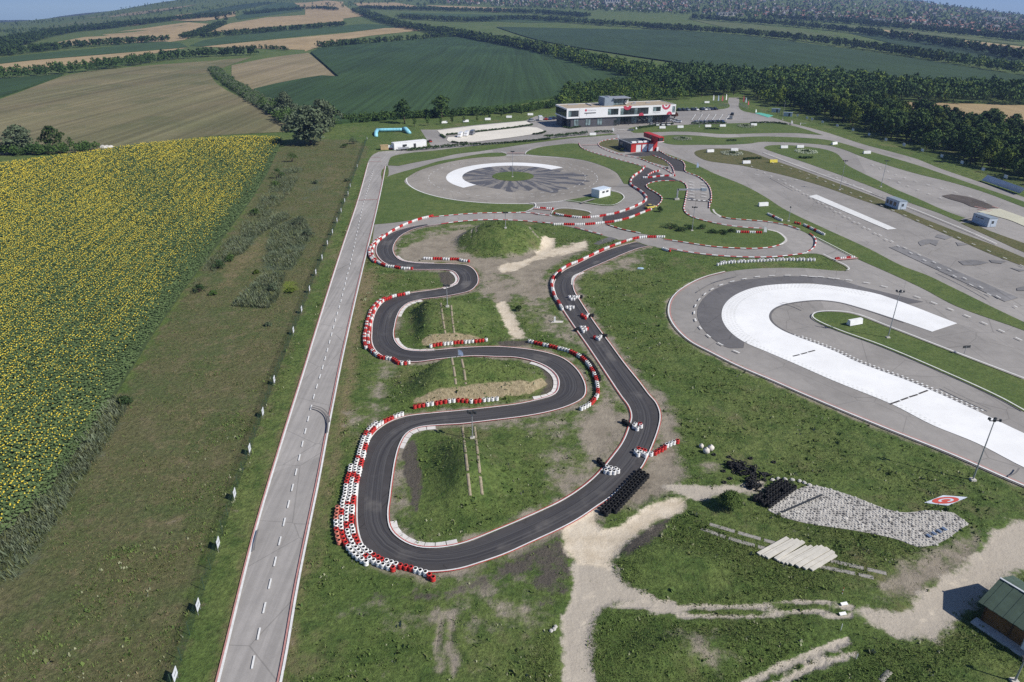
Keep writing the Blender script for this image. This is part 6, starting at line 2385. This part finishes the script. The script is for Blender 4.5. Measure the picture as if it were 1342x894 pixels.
hedge('dark low hedge at the right end of the top lawn', '27: 700,350 850,345 960,352 1010,360', 1.6, .9)
hedge('planted strip under the left end of the office building', '21: 130,425 200,438 300,425', 1.4, .8)
hedge('planted strip in the middle of the office front', '21: 700,372 760,372', 2.0, 1.0, 'mid')
hedge('bushes at the right end of the office front', '21: 1040,355 1090,345 1150,345', 2.4, 2.6)
for s, w in (('13: 570,200 620,198 675,200', 'low dark bush row on the top lawn'), ('13: 765,303 830,303', 'low dark bush row on the narrow lawn'), ('13: 905,470 960,462 1040,460', 'low dark bush row on the flower lawn'), ('16: 320,520 370,525 425,520', 'low dark bush row on the teardrop lawn')):
    hedge(w, s, 1.6, .9)
# flower rings
FLW = leaf_mat('white_blossom', (.34, .38, .28), (.50, .52, .42))
for s, rx, w in (('13: 795,415', 15, 'on the flower lawn'), ('16: 375,468', 15, 'on the teardrop lawn'), ('13: 362,285', 13, 'on the narrow lawn by the pit garage'), ('13: 920,175', 12, 'on the top lawn')):
    b = GT(px(s))[0]
    r = rx / ppm(px(s)[0][1]) * .85
    t = thing('flower_ring', 'ring of pale flowers round a dark bush ' + w, 'flower bed', (b[0], b[1], .1))
    bl = [(math.cos(a) * r * f, math.sin(a) * r * f, .2, .9) for a in np.linspace(0, 6.28, 26) for f in (.72, 1.0)]
    V, Fq = leaf_cloud(3, bl, 18, .16)
    V[:, 2] = np.maximum(V[:, 2], .03)
    link('blossom', np_mesh('blossom', V, Fq), t, FLW)
    bl = [(rnd.uniform(-1, 1) * r * .25, rnd.uniform(-1, 1) * r * .25, .5, r * .2) for _ in range(6)]
    V, Fq = leaf_cloud(4, bl, 30, .2)
    link('bush', np_mesh('bush', V, Fq), t, LEAF['dark'])

# ------------------------------------------------------------------ sunflowers
sf_poly = GT(px('-260,890 0,712 62,650 118,572 160,505 200,440 240,382 285,322 330,262 352,225 371,182 330,180 250,184 180,191 120,200 0,216 -260,250'))[:, :2]
SFP = [tuple(p) for p in sf_poly]
props(link('field', sheet_mesh('field', SFP, .03), None, paint('field_undergrowth', (.06, .09, .035), .95, .3, .6)), kind='structure')
_d = np.array(G([(330, 262)])[0]) - np.array(G([(160, 505)])[0])
_d /= np.linalg.norm(_d)
_nn = np.array([-_d[1], _d[0]])
c0 = np.array(G([(160, 505)])[0])
rows_x = np.arange(-1, 230, .72)
along = np.arange(-120, 380, .42)
A_, R_ = np.meshgrid(along, rows_x)
A_ = A_ + rng.uniform(-.16, .16, A_.shape)
R_ = R_ + rng.normal(0, .07, R_.shape)
SX = (c0[0] + A_ * _d[0] + R_ * _nn[0]).ravel()
SY = (c0[1] + A_ * _d[1] + R_ * _nn[1]).ravel()
RI = np.repeat(np.arange(len(rows_x)), len(along))
row_f = np.clip(1 + .35 * np.sin(RI * 2.4) + .3 * np.sin(RI * .9), .35, 1.6)
m_ = inside(SFP, SX, SY)
# only what the lens or a step aside could see, thinned with distance
pxx = 671 + FPX * SX / (SY * CP + CAMH * SP)
m_ &= (pxx > -160)
dist = np.hypot(SX, SY)
m_ &= rng.random(len(SX)) < np.clip(190 / dist, .5, 1)
SX, SY, dist, row_f = SX[m_], SY[m_], dist[m_], row_f[m_]
n_sf = len(SX)
print('sunflowers', n_sf)
k_ = np.clip(dist / 190, 1, 3) ** .5          # plants stand for their thinned-out neighbours
hgt = rng.uniform(1.05, 1.4, n_sf)
edge_d = seg_dist(SFP, SX, SY)
# patches of plants not yet in flower
_pt = np.sin(SX * .05 + 1.3 * np.sin(SY * .021)) + np.sin(SY * .034 + 1.7 * np.sin(SX * .03)) + .9 * np.sin(SX * .17 + SY * .11)
_rd = seg_dist([tuple(c0), tuple(c0 + _d * 230)], SX, SY, False)
bloom = rng.random(n_sf) < np.clip(.42 + .13 * _pt + .34 * np.clip((_rd - 6) / 45, 0, 1), .04, .8) * np.clip((_rd - 1.5) / 7, .02, 1) * row_f
bloom &= edge_d > 1.2
VV, FF, MM = [], [], []
base = np.stack([SX, SY, np.zeros(n_sf)], 1)
for q in range(3):                                  # three broad leaves
    a = rng.uniform(0, 6.28, n_sf) if q == 0 else a + 2.09 + rng.uniform(-.4, .4, n_sf)
    z = hgt * (.62 + .13 * q) + rng.uniform(-.08, .08, n_sf)
    L = rng.uniform(.40, .62, n_sf) * k_
    w = L * .75
    dx, dy = np.cos(a), np.sin(a)
    dz = rng.uniform(-.45, .15, n_sf)
    o0 = base + np.stack([dx * .03, dy * .03, z], 1)
    tip = base + np.stack([dx * L, dy * L, z + dz * L], 1)
    mid_ = (o0 + tip) / 2 + np.stack([np.zeros(n_sf), np.zeros(n_sf), .06 * k_], 1)
    side = np.stack([-dy * w * .6, dx * w * .6, np.zeros(n_sf)], 1)
    VV.append(np.stack([o0, mid_ + side, tip, mid_ - side], 1).reshape(-1, 3))
    MM.append(np.zeros(n_sf, int))
bi = np.where(bloom)[0]
nb_ = len(bi)
# heads face the morning sun side, tilted up
fa = math.radians(90 - 115) + rng.normal(0, .35, nb_)
el = rng.normal(.75, .2, nb_)
fx = np.stack([np.cos(fa) * np.cos(el), np.sin(fa) * np.cos(el), np.sin(el)], 1)
up = np.array([0, 0, 1.0])
ax = np.cross(fx, up)
ax /= np.linalg.norm(ax, axis=1)[:, None]
ay = np.cross(ax, fx)
cen = base[bi] + np.stack([np.zeros(nb_), np.zeros(nb_), hgt[bi] + .1], 1) + fx * .06
r_ = rng.uniform(.07, .105, nb_)[:, None] * k_[bi][:, None] ** 1.15
for (s0, s1) in ((0, 3), (3, 6)):
    pts = [cen + r_ * (math.cos(math.pi / 3 * i) * ax + math.sin(math.pi / 3 * i) * ay) for i in range(s0, s0 + 4)]
    VV.append(np.stack(pts, 1).reshape(-1, 3))
    MM.append(np.ones(nb_, int))
rc = r_ * .42
VV.append(np.stack([cen + fx * .012 + rc * ax, cen + fx * .012 + rc * ay, cen + fx * .012 - rc * ax, cen + fx * .012 - rc * ay], 1).reshape(-1, 3))
MM.append(np.full(nb_, 2))
V = np.concatenate(VV)
sfm = np_mesh('sunflowers', V, np.arange(len(V)).reshape(-1, 4), np.concatenate(MM))
o = link('sunflowers', sfm, None, [leaf_mat('sunflower_leaves', (.095, .145, .055), (.13, .185, .07), 0, 0), paint('sunflower_petals', (.76, .59, .045), .7, .1, .3), paint('sunflower_disc', (.14, .075, .02), .9, .2, 1)])
props(o, 'yellow sunflowers in dense rows left of the meadow', 'sunflowers', kind='stuff')

# ------------------------------------------------------------------ rough grass and weeds
def tufts(name, label, polys, n, hmin, hmax, mats, avoid=(), blades=3, spread=.18, slim=(.35, .7)):
    pol = [[tuple(p) for p in G(px(s))] for s in polys]
    ar = []
    for p in pol:
        xs, ys = [q[0] for q in p], [q[1] for q in p]
        k = int(n / len(pol))
        X, Y = rng.uniform(min(xs), max(xs), k), rng.uniform(min(ys), max(ys), k)
        m = inside(p, X, Y)
        ar.append(np.stack([X[m], Y[m]], 1))
    P = np.concatenate(ar)
    cl = np.sin(P[:, 0] * .33 + 2 * np.sin(P[:, 1] * .19)) + np.sin(P[:, 1] * .41 + 1.6 * np.sin(P[:, 0] * .23)) + rng.normal(0, .9, len(P))
    P = P[cl > -.4]
    for av in avoid:
        P = P[~inside(av, P[:, 0], P[:, 1])]
    for k in ('dirt', 'sand', 'gravel', 'soil'):
        ix = np.clip(np.searchsorted(GX, P[:, 0]), 0, nx - 1)
        iy = np.clip(np.searchsorted(GY, P[:, 1]), 0, ny - 1)
        P = P[masks[k][iy * nx + ix] < .25 + .5 * rng.random(len(P)) ** 4]
    z = H(P[:, 0], P[:, 1])
    m = len(P)
    VV, MM = [], []
    col = rng.integers(0, len(mats), m)
    hb = rng.uniform(hmin, hmax, m) * np.where(rng.random(m) < .06, 1.7, 1)
    for b in range(blades):
        a = rng.uniform(0, 6.28, m)
        h = hb * rng.uniform(.7, 1.1, m)
        w = h * rng.uniform(*slim, m)
        cx, cy = P[:, 0] + rng.normal(0, spread, m), P[:, 1] + rng.normal(0, spread, m)
        dx, dy = np.cos(a) * w / 2, np.sin(a) * w / 2
        lx, ly = -np.sin(a) * h * .5, np.cos(a) * h * .5
        VV.append(np.stack([np.stack([cx - dx, cy - dy, z], 1), np.stack([cx + dx, cy + dy, z], 1), np.stack([cx + dx * .5 + lx, cy + dy * .5 + ly, z + h], 1), np.stack([cx - dx * .5 + lx, cy - dy * .5 + ly, z + h * .9], 1)], 1).reshape(-1, 3))
        MM.append(col)
    V = np.concatenate(VV)
    o = link(name, np_mesh(name, V, np.arange(len(V)).reshape(-1, 4), np.concatenate(MM)), None, mats)
    return props(o, label, 'grass', kind='stuff')


G1, G2, G3 = leaf_mat('grass_blades', (.105, .155, .04), (.14, .185, .056), 0, 0), leaf_mat('pale_grass_blades', (.10, .125, .045), (.14, .15, .06), 0, 0), leaf_mat('dark_weeds', (.074, .122, .032), (.10, .15, .045), 0, 0)
FLWG = leaf_mat('seed_heads', (.22, .24, .13), (.30, .31, .2), 0, 0)
G4 = leaf_mat('dry_grass_blades', (.15, .13, .065), (.20, .17, .09), 0, 0)
trk_poly = [tuple(p) for p in (tw + te[::-1])]
road_poly = [tuple(p) for p in smooth(_poly, True, 2, 40)]
AV = [trk_poly, road_poly, [tuple(p) for p in bp]]
tufts('rough_grass', 'rough green grass and weeds round the kart track', ['-100,1000 215,894 330,620 440,330 480,215 486,300 470,420 445,560 400,760 368,894 380,1000 1500,1000 1500,720 1342,640 1060,522 900,445 872,400 880,350 840,322 720,300 560,300 490,330'], 240000, .07, .16, [G1, G1, G3, G2, G3], AV)
tufts('weed_clumps', 'broad leaved weed clumps scattered over the rough grass', ['-100,1000 215,894 330,620 440,330 480,215 486,300 470,420 445,560 400,760 368,894 380,1000 1500,1000 1500,720 1342,640 1060,522 900,445 872,400 880,350 840,322 720,300 560,300 490,330'], 30000, .14, .28, [G1, G3, G1, G3, G2, FLWG], AV, 4, .2, (.7, 1.2))
tufts('meadow_grass', 'dry tangled grass of the left meadow', ['-100,1000 -100,790 60,668 160,520 240,390 330,268 375,190 470,190 430,320 350,530 280,690 200,1000'], 120000, .08, .2, [G3, G2, G4, G1, G4], [road_poly])
tufts('lush_grass', 'long lush grass on the rough ground by the timber hut', ['640,1000 760,690 900,660 1200,700 1500,760 1500,1000'], 90000, .07, .15, [G1, G1, G3, G2], AV)
RD = leaf_mat('reed_leaves', (.10, .13, .075), (.16, .185, .12), 0, 0)
tufts('reeds', 'grey green reed beds in the meadow', ['J: 300,595 330,470 360,400 460,365 505,430 460,520 420,585', 'J: 185,735 300,620 390,600 360,700 320,745', 'J: 130,540 230,420 390,345 410,370 300,430 210,520', '0,690 75,620 150,520 165,535 100,640 20,760 -40,780',
      'J: 0,660 80,620 200,500 370,320 450,210 470,165 400,150 330,250 200,420 60,570'], 80000, .4, .95, [RD, RD, RD, G2], [], 4, .35, (.06, .16))
# ------------------------------------------------------------------ vehicles
def car_paint(name, col, metal=.2):
    t = NT(name)
    t.b.inputs['Metallic'].default_value = metal
    t.b.inputs['Coat Weight'].default_value = .6
    f = t.ramp(t.noise(1.2, 3, .6), .4, .7)
    return t.out(t.mix(f, col, tuple(c * .86 for c in col)), .35)


CARCOL = {'white': car_paint('white_car_paint', (.75, .75, .75), 0), 'silver': car_paint('silver_car_paint', (.42, .44, .46), .5), 'black': car_paint('black_car_paint', (.02, .02, .024)),
          'blue': car_paint('blue_car_paint', (.05, .10, .28)), 'dark blue': car_paint('dark_blue_car_paint', (.025, .035, .075)), 'red': car_paint('red_car_paint', (.40, .05, .03)), 'grey': car_paint('grey_car_paint', (.14, .15, .17)),
          'yellow': car_paint('yellow_car_paint', (.62, .50, .10), 0)}
WHEEL = MB().tube((-.1, 0, 0), (.1, 0, 0), .32, n=12).mesh('wheel')
WHEEL.materials.append(RUBBER)
HUB = MB().tube((-.105, 0, 0), (.105, 0, 0), .17, n=10).mesh('rim')
HUB.materials.append(METAL)


def loft(secs, name):
    """secs: (y, half width bottom, half width top, z bottom, z top)"""
    m = MB()
    vs, fs = [], []
    for y, wb, wt, z0, z1 in secs:
        vs += [(-wb, y, z0), (-wb * 1.02, y, (z0 + z1) / 2), (-wt, y, z1), (wt, y, z1), (wb * 1.02, y, (z0 + z1) / 2), (wb, y, z0)]
    for i in range(len(secs) - 1):
        for k in range(6):
            a, b = i * 6 + k, i * 6 + (k + 1) % 6
            fs.append((a, b, b + 6, a + 6))
    fs += [(5, 4, 3, 2, 1, 0), tuple(range((len(secs) - 1) * 6, len(secs) * 6))]
    m.add(vs, fs)
    return m.mesh(name, False)


def car_set(kind):
    if kind == 'van':
        body = loft([(-2.6, .9, .85, .35, 2.2), (-2.5, .95, .88, .3, 2.35), (1.3, .95, .88, .3, 2.35), (1.9, .95, .82, .3, 1.5), (2.5, .93, .80, .3, 1.15), (2.65, .85, .75, .4, .8)], 'body')
        cab = loft([(1.28, .9, .84, 1.45, 2.2), (1.95, .9, .80, 1.4, 1.5)], 'windscreen')
        ys = (-1.7, 1.7)
    elif kind == 'pickup':
        body = loft([(-2.5, .9, .88, .4, 1.0), (-.5, .92, .90, .35, 1.05), (-.4, .92, .90, .35, 1.1), (1.4, .92, .88, .35, 1.1), (2.3, .9, .84, .35, 1.0), (2.5, .85, .78, .45, .8)], 'body')
        cab = loft([(-.6, .82, .70, 1.0, 1.5), (-.4, .84, .72, 1.05, 1.75), (.8, .84, .72, 1.05, 1.75), (1.5, .84, .72, 1.05, 1.12)], 'windows')
        ys = (-1.5, 1.6)
    else:
        lo = .92 if kind == 'sport' else 1.0
        body = loft([(-2.1, .78, .72, .4, .78 * lo), (-1.95, .86, .80, .3, .92 * lo), (-.9, .88, .84, .25, .95 * lo), (.9, .88, .84, .25, .93 * lo), (1.8, .86, .78, .28, .78 * lo), (2.1, .76, .68, .38, .62)], 'body')
        cab = loft([(-1.75, .76, .62, .88 * lo, .95), (-1.15, .78, .60, .9 * lo, 1.38 * lo), (.1, .78, .60, .9 * lo, 1.42 * lo), (1.0, .78, .64, .88 * lo, .94)], 'windows')
        ys = (-1.3, 1.3)
    roof = None
    return body, cab, ys


CARS = {k: car_set(k) for k in ('car', 'van', 'pickup', 'sport')}
for k, (b, c, y) in CARS.items():
    c.materials.append(GLASS)
ROOFM = {'car': MB().box((0, -.52, 1.41), (1.18, 1.2, .05)).mesh('roof'), 'sport': MB().box((0, -.52, 1.30), (1.18, 1.2, .05)).mesh('roof'), 'pickup': MB().box((0, .2, 1.76), (1.42, 1.2, .05)).mesh('roof'), 'van': None}


def vehicle(label, s, kind, col, ang, sc=1.0, name=None, cat='car'):
    p = GT(px(s))[0]
    body, cab, ys = CARS[kind]
    t = thing(name or {'car': 'parked_car', 'van': 'parked_van', 'pickup': 'pickup_truck', 'sport': 'sports_car'}[kind], label, cat, (p[0], p[1], p[2] + .05), ang, None, sc)
    mt = CARCOL[col]
    for nm, me in (('body', body), ('roof', ROOFM[kind])):
        if me is None:
            continue
        if not me.materials:
            me.materials.append(mt)
        o = link(nm, me, t)
        o.material_slots[0].link = 'OBJECT'
        o.material_slots[0].material = mt
    link('windows', cab, t)
    for x in (-.82, .82):
        for y in ys:
            w = link('wheel', WHEEL, t, None, (x, y, .32))
            link('rim', HUB, w)
    return t


SCV = 1.12
vehicle('silver car at the end of the shrub row by the white car park', '12: 248,62', 'car', 'silver', -.9, SCV)
vehicle('white van parked behind the office building end', '12: 322,52', 'van', 'white', .1, SCV, cat='van')
vehicle('red car parked beside the white van', '12: 370,48', 'car', 'red', .1, SCV)
vehicle('blue car parked between red and dark cars', '12: 408,46', 'car', 'blue', .1, SCV)
vehicle('dark car parked near the office corner', '12: 440,42', 'car', 'dark blue', .1, SCV)
vehicle('white car half hidden by the office corner', '12: 475,38', 'car', 'white', .1, SCV)
vehicle('white van, first of three on the white car park', '26: 690,138', 'van', 'white', math.pi * .93, 1.0, 'delivery_van', 'van')
vehicle('white van, second of three on the white car park', '26: 735,130', 'van', 'white', math.pi * .93, 1.0, 'delivery_van', 'van')
vehicle('dark grey van, last of three on the white car park', '26: 777,122', 'van', 'grey', math.pi * .93, 1.0, 'delivery_van', 'van')
vehicle('small red vehicle on the access lane of the white car park', '26: 467,175', 'car', 'red', .4, .85, 'small_vehicle', 'vehicle')
R1 = [('black', 70), ('black', 105), ('silver', 142), ('black', 186), ('white', 218), ('dark blue', 268), ('white', 292), ('silver', 320), ('dark blue', 350), ('black', 385)]
for i, (c, x) in enumerate(R1):
    vehicle('%s car parked under the trees, %s from the office' % (c, ORD[i]), '27: %d,%d' % (x, 240 - x * .03), 'car', c, .25 + math.pi, SCV)
R2 = [('silver', 210), ('grey', 252), ('silver', 290), ('black', 328), ('grey', 366), ('dark blue', 402), ('blue', 440)]
for i, (c, x) in enumerate(R2):
    vehicle('%s car behind the low hedge, %s in the front parking row' % (c, ORD[i]), '27: %d,%d' % (x, 352 - x * .02), 'car', c, .3, SCV)
vehicle('silver blue car driving through the parking lot', '27: 522,308', 'car', 'silver', -.35, SCV)
vehicle('black car behind the silver one in the parking lot', '27: 533,275', 'car', 'black', -.35, SCV)
for i, x in enumerate((993, 1047, 1102, 1155)):
    vehicle('white car on the plaza, %s of four in a line' % ORD[i], '21: %d,%d' % (x, 410 - i), 'car', 'white', .05, SCV)
vehicle('white sports car beside the copper bush, nearer the wall', '21: 1215,368', 'sport', 'white', 1.2, SCV)
vehicle('white sports car beside the copper bush, nearer the lawn', '21: 1250,378', 'sport', 'white', 1.2, SCV)
vehicle('small yellow car on the dark kart track', '14: 1160,222', 'car', 'yellow', -1.1, .95, 'yellow_car')
vehicle('low silver vehicle at the tip of the top lawn', '21: 795,458', 'sport', 'silver', 1.4, .8, 'low_vehicle')


def kart(label, s, ang):
    p = GT(px(s))[0]
    t = thing('go_kart', label, 'go kart', (p[0], p[1], .12), ang)
    MB().box((0, 0, .15), (.7, 1.6, .12)).box((0, .85, .2), (.9, .25, .2)).build('chassis', DKMETAL, t)
    MB().box((0, -.3, .42), (.5, .5, .5), taper=.8).build('seat', DKMETAL, t)
    for x in (-.55, .55):
        for y in (-.6, .6):
            MB().tube((x - .1, y, .15), (x + .1, y, .15), .15, n=8).build('wheel', RUBBER, t)


kart('dark go kart on the pit road', '13: 225,545', .8)

# ------------------------------------------------------------------ the town on the hillside
HW_ = MB().box((0, 0, 2.2), (9, 11, 4.4))
HW_.add([(-4.5, -5.5, 4.4), (4.5, -5.5, 4.4), (0, -5.5, 7.2)], [(0, 1, 2)]).add([(-4.5, 5.5, 4.4), (4.5, 5.5, 4.4), (0, 5.5, 7.2)], [(0, 2, 1)])
HWALL = HW_.mesh('wall')
_r = MB()
_r.add([(-5.1, -6, 4.0), (0, -6, 7.35), (0, 6, 7.35), (-5.1, 6, 4.0), (5.1, -6, 4.0), (5.1, 6, 4.0)], [(0, 1, 2, 3), (1, 4, 5, 2)])
HROOF = _r.mesh('roof')
HWC = [paint('house_white', (.44, .43, .41), .8), paint('house_cream', (.38, .34, .27), .8), paint('house_grey', (.36, .35, .34), .8)]
HRC = [paint('roof_orange', (.26, .13, .09), .85), paint('roof_brown', (.16, .11, .09), .85), paint('roof_grey', (.20, .20, .21), .85), paint('roof_red', (.22, .10, .08), .85)]
HWALL.materials.append(HWC[0])
HROOF.materials.append(HRC[0])
houses = []
for _ in range(2300):
    x = rnd.uniform(585, 1450)
    band = np.interp(x, [585, 700, 900, 1100, 1250, 1450], [5, 9, 17, 30, 42, 58])
    top = -12 if x < 1180 else np.interp(x, [1180, 1342, 1450], [-2, 22, 32])
    y = top + (band - top) * rnd.random() ** .9
    if rnd.random() < .35 + .65 * (.5 + .5 * math.sin(x * .021 + y * .3) * math.sin(x * .043 + 1)):
        houses.append((x, y))
houses = [(x, y) for x, y in houses if y > -6 or rnd.random() < .3]
HP = GT(houses)
ok = (np.hypot(HP[:, 0], HP[:, 1]) < D1 + 100)
HP = HP[ok]
order = np.argsort(np.hypot(HP[:, 0], HP[:, 1]))
HP = HP[order]
WN = ['white', 'cream', 'grey']
RN = ['orange', 'brown', 'grey', 'red']
for i, p in enumerate(HP[:260]):
    wi, ri = rnd.choice([0, 0, 0, 1, 2]), rnd.choice([0, 0, 1, 1, 2, 3])
    t = thing('town_house', '%s walled house with %s roof in the far hillside town' % (WN[wi], ('an ' if RN[ri][0] == 'o' else 'a ') + RN[ri]), 'house', tuple(p), rnd.choice([0, .3, 1.57, 1.2, 2.0]) + rnd.uniform(-.2, .2), 'houses of the hillside town', rnd.uniform(.7, 1.1))
    for nm, me, mt in (('wall', HWALL, HWC[wi]), ('roof', HROOF, HRC[ri])):
        o = link(nm, me, t)
        o.material_slots[0].link = 'OBJECT'
        o.material_slots[0].material = mt
_b = MB()
wv = [v.co.copy() for v in HWALL.vertices]
wf = [tuple(q.vertices) for q in HWALL.polygons]
rv = [v.co.copy() for v in HROOF.vertices]
rf = [tuple(q.vertices) for q in HROOF.polygons]
for p in HP[260:]:
    M = Matrix.Translation(Vector(p)) @ Matrix.Rotation(rnd.uniform(0, 3), 4, 'Z') @ Matrix.Scale(rnd.uniform(.6, 1.05), 4)
    _b.add([M @ v for v in wv], wf, rnd.choice([0, 0, 0, 1, 2]))
    _b.add([M @ v for v in rv], rf, rnd.choice([3, 3, 4, 4, 5, 6]))
o = _b.build('houses', HWC + HRC)
props(o, 'small houses of the town climbing the far hill', 'houses', kind='stuff')
for s, dim, lab in (('802,6', (60, 20, 26), 'large white block standing above the far town'), ('952,21', (55, 18, 10), 'long pale hall at the edge of the town'), ('1306,28', (50, 18, 12), 'long white hall at the right end of the town'), ('1150,30', (40, 16, 9), 'pale blue hall below the town'), ('1065,26', (30, 16, 9), 'white hall below the town')):
    p = GT(px(s))[0]
    t = thing('town_hall_block', lab, 'building', tuple(p), .1)
    MB().box((0, 0, dim[2] / 2), dim).build('wall', HWC[0], t)
    MB().box((0, 0, dim[2] + .4), (dim[0] + 1.5, dim[1] + 1.5, .8)).build('roof', HRC[2], t)
    for k in range(6):
        MB().box(((k - 2.5) * dim[0] / 6.5, -dim[1] / 2 - .1, dim[2] * .55), (dim[0] / 10, .3, dim[2] * .35)).build('window', GLASS, t)
# trees between the houses
tt = []
for _ in range(7000):
    x = rnd.uniform(560, 1460)
    band = np.interp(x, [560, 700, 900, 1100, 1250, 1450], [6, 12, 20, 33, 45, 62])
    y = rnd.uniform(-16 if x < 1180 else np.interp(x, [1180, 1460], [-2, 34]), band)
    tt.append((x, y))
for _ in range(1400):
    x = rnd.uniform(-60, 560)
    y = rnd.uniform(max(-6, float(crest_y(x))), float(crest_y(x)) + 22)
    if rnd.random() < .5 + .5 * math.sin(x * .05 + y * .6):
        tt.append((x, y))
TP = GT(tt)
rows = [(float(p[0]), float(p[1]), rnd.uniform(6, 12), rnd.choice(['dark', 'dark', 'oak', 'poplar']), '') for p in TP if math.hypot(p[0], p[1]) < D1 + 150]
merge_trees('town_greenery', 'dark trees among the houses of the far hill', rows, .3, 2.0, 5, 1.8)

# far blue hills
def ridge(name, px0, px1, tops, dist, mat):
    V, n = [], 60
    xs = np.linspace(px0, px1, n)
    ys = np.interp(xs, *zip(*tops)) + 1.2 * np.sin(xs * .045) * .5
    for a, b in zip(xs, ys):
        u, v = (a - 671) / FPX, (b - 447) / FPX
        d = np.array([u, CP - v * SP, -SP - v * CP])
        t = dist / math.hypot(d[0], d[1])
        P = d * t
        dr = P[:2] / np.linalg.norm(P[:2])
        zt = CAMH + P[2]
        V.append((P[0] - dr[0] * 900, P[1] - dr[1] * 900, -238))
        V.append((P[0], P[1], zt))
        V.append((P[0] + dr[0] * 900, P[1] + dr[1] * 900, -238))
    F_ = []
    for i in range(n - 1):
        for k in range(2):
            F_.append((3 * i + k, 3 * i + 3 + k, 3 * i + 4 + k, 3 * i + 1 + k))
    o = link(name, np_mesh(name, V, F_, smooth_=True), None, mat)
    o['kind'] = 'structure'


HILL = crop_mat('far_hill', (.05, .07, .04), (.08, .09, .05), 0, 0, .001, .2)
ridge('hills', -500, 420, [(-500, 24), (-200, 30), (-40, 28), (30, 25.5), (50, 26.5), (75, 22), (110, 18), (150, 14), (230, 5), (300, -4), (420, 4)], 7600, HILL)
ridge('hills', 1100, 1900, [(1100, 4), (1250, 10), (1342, 21), (1500, 24), (1900, 30)], 7400, HILL)

# ------------------------------------------------------------------ haze
hz = MB().box((0, 3600, 35), (26000, 14400, 560))
hv = bpy.data.materials.new('air_haze')
hv.use_nodes = True
for nd in list(hv.node_tree.nodes):
    if nd.type != 'OUTPUT_MATERIAL':
        hv.node_tree.nodes.remove(nd)
vol = hv.node_tree.nodes.new('ShaderNodeVolumePrincipled')
vol.inputs['Color'].default_value = (.34, .50, .88, 1)
vol.inputs['Density'].default_value = 0.00013
vol.inputs['Anisotropy'].default_value = .2
hv.node_tree.links.new(vol.outputs[0], hv.node_tree.nodes['Material Output'].inputs['Volume'])
props(hz.build('haze', hv), kind='stuff')
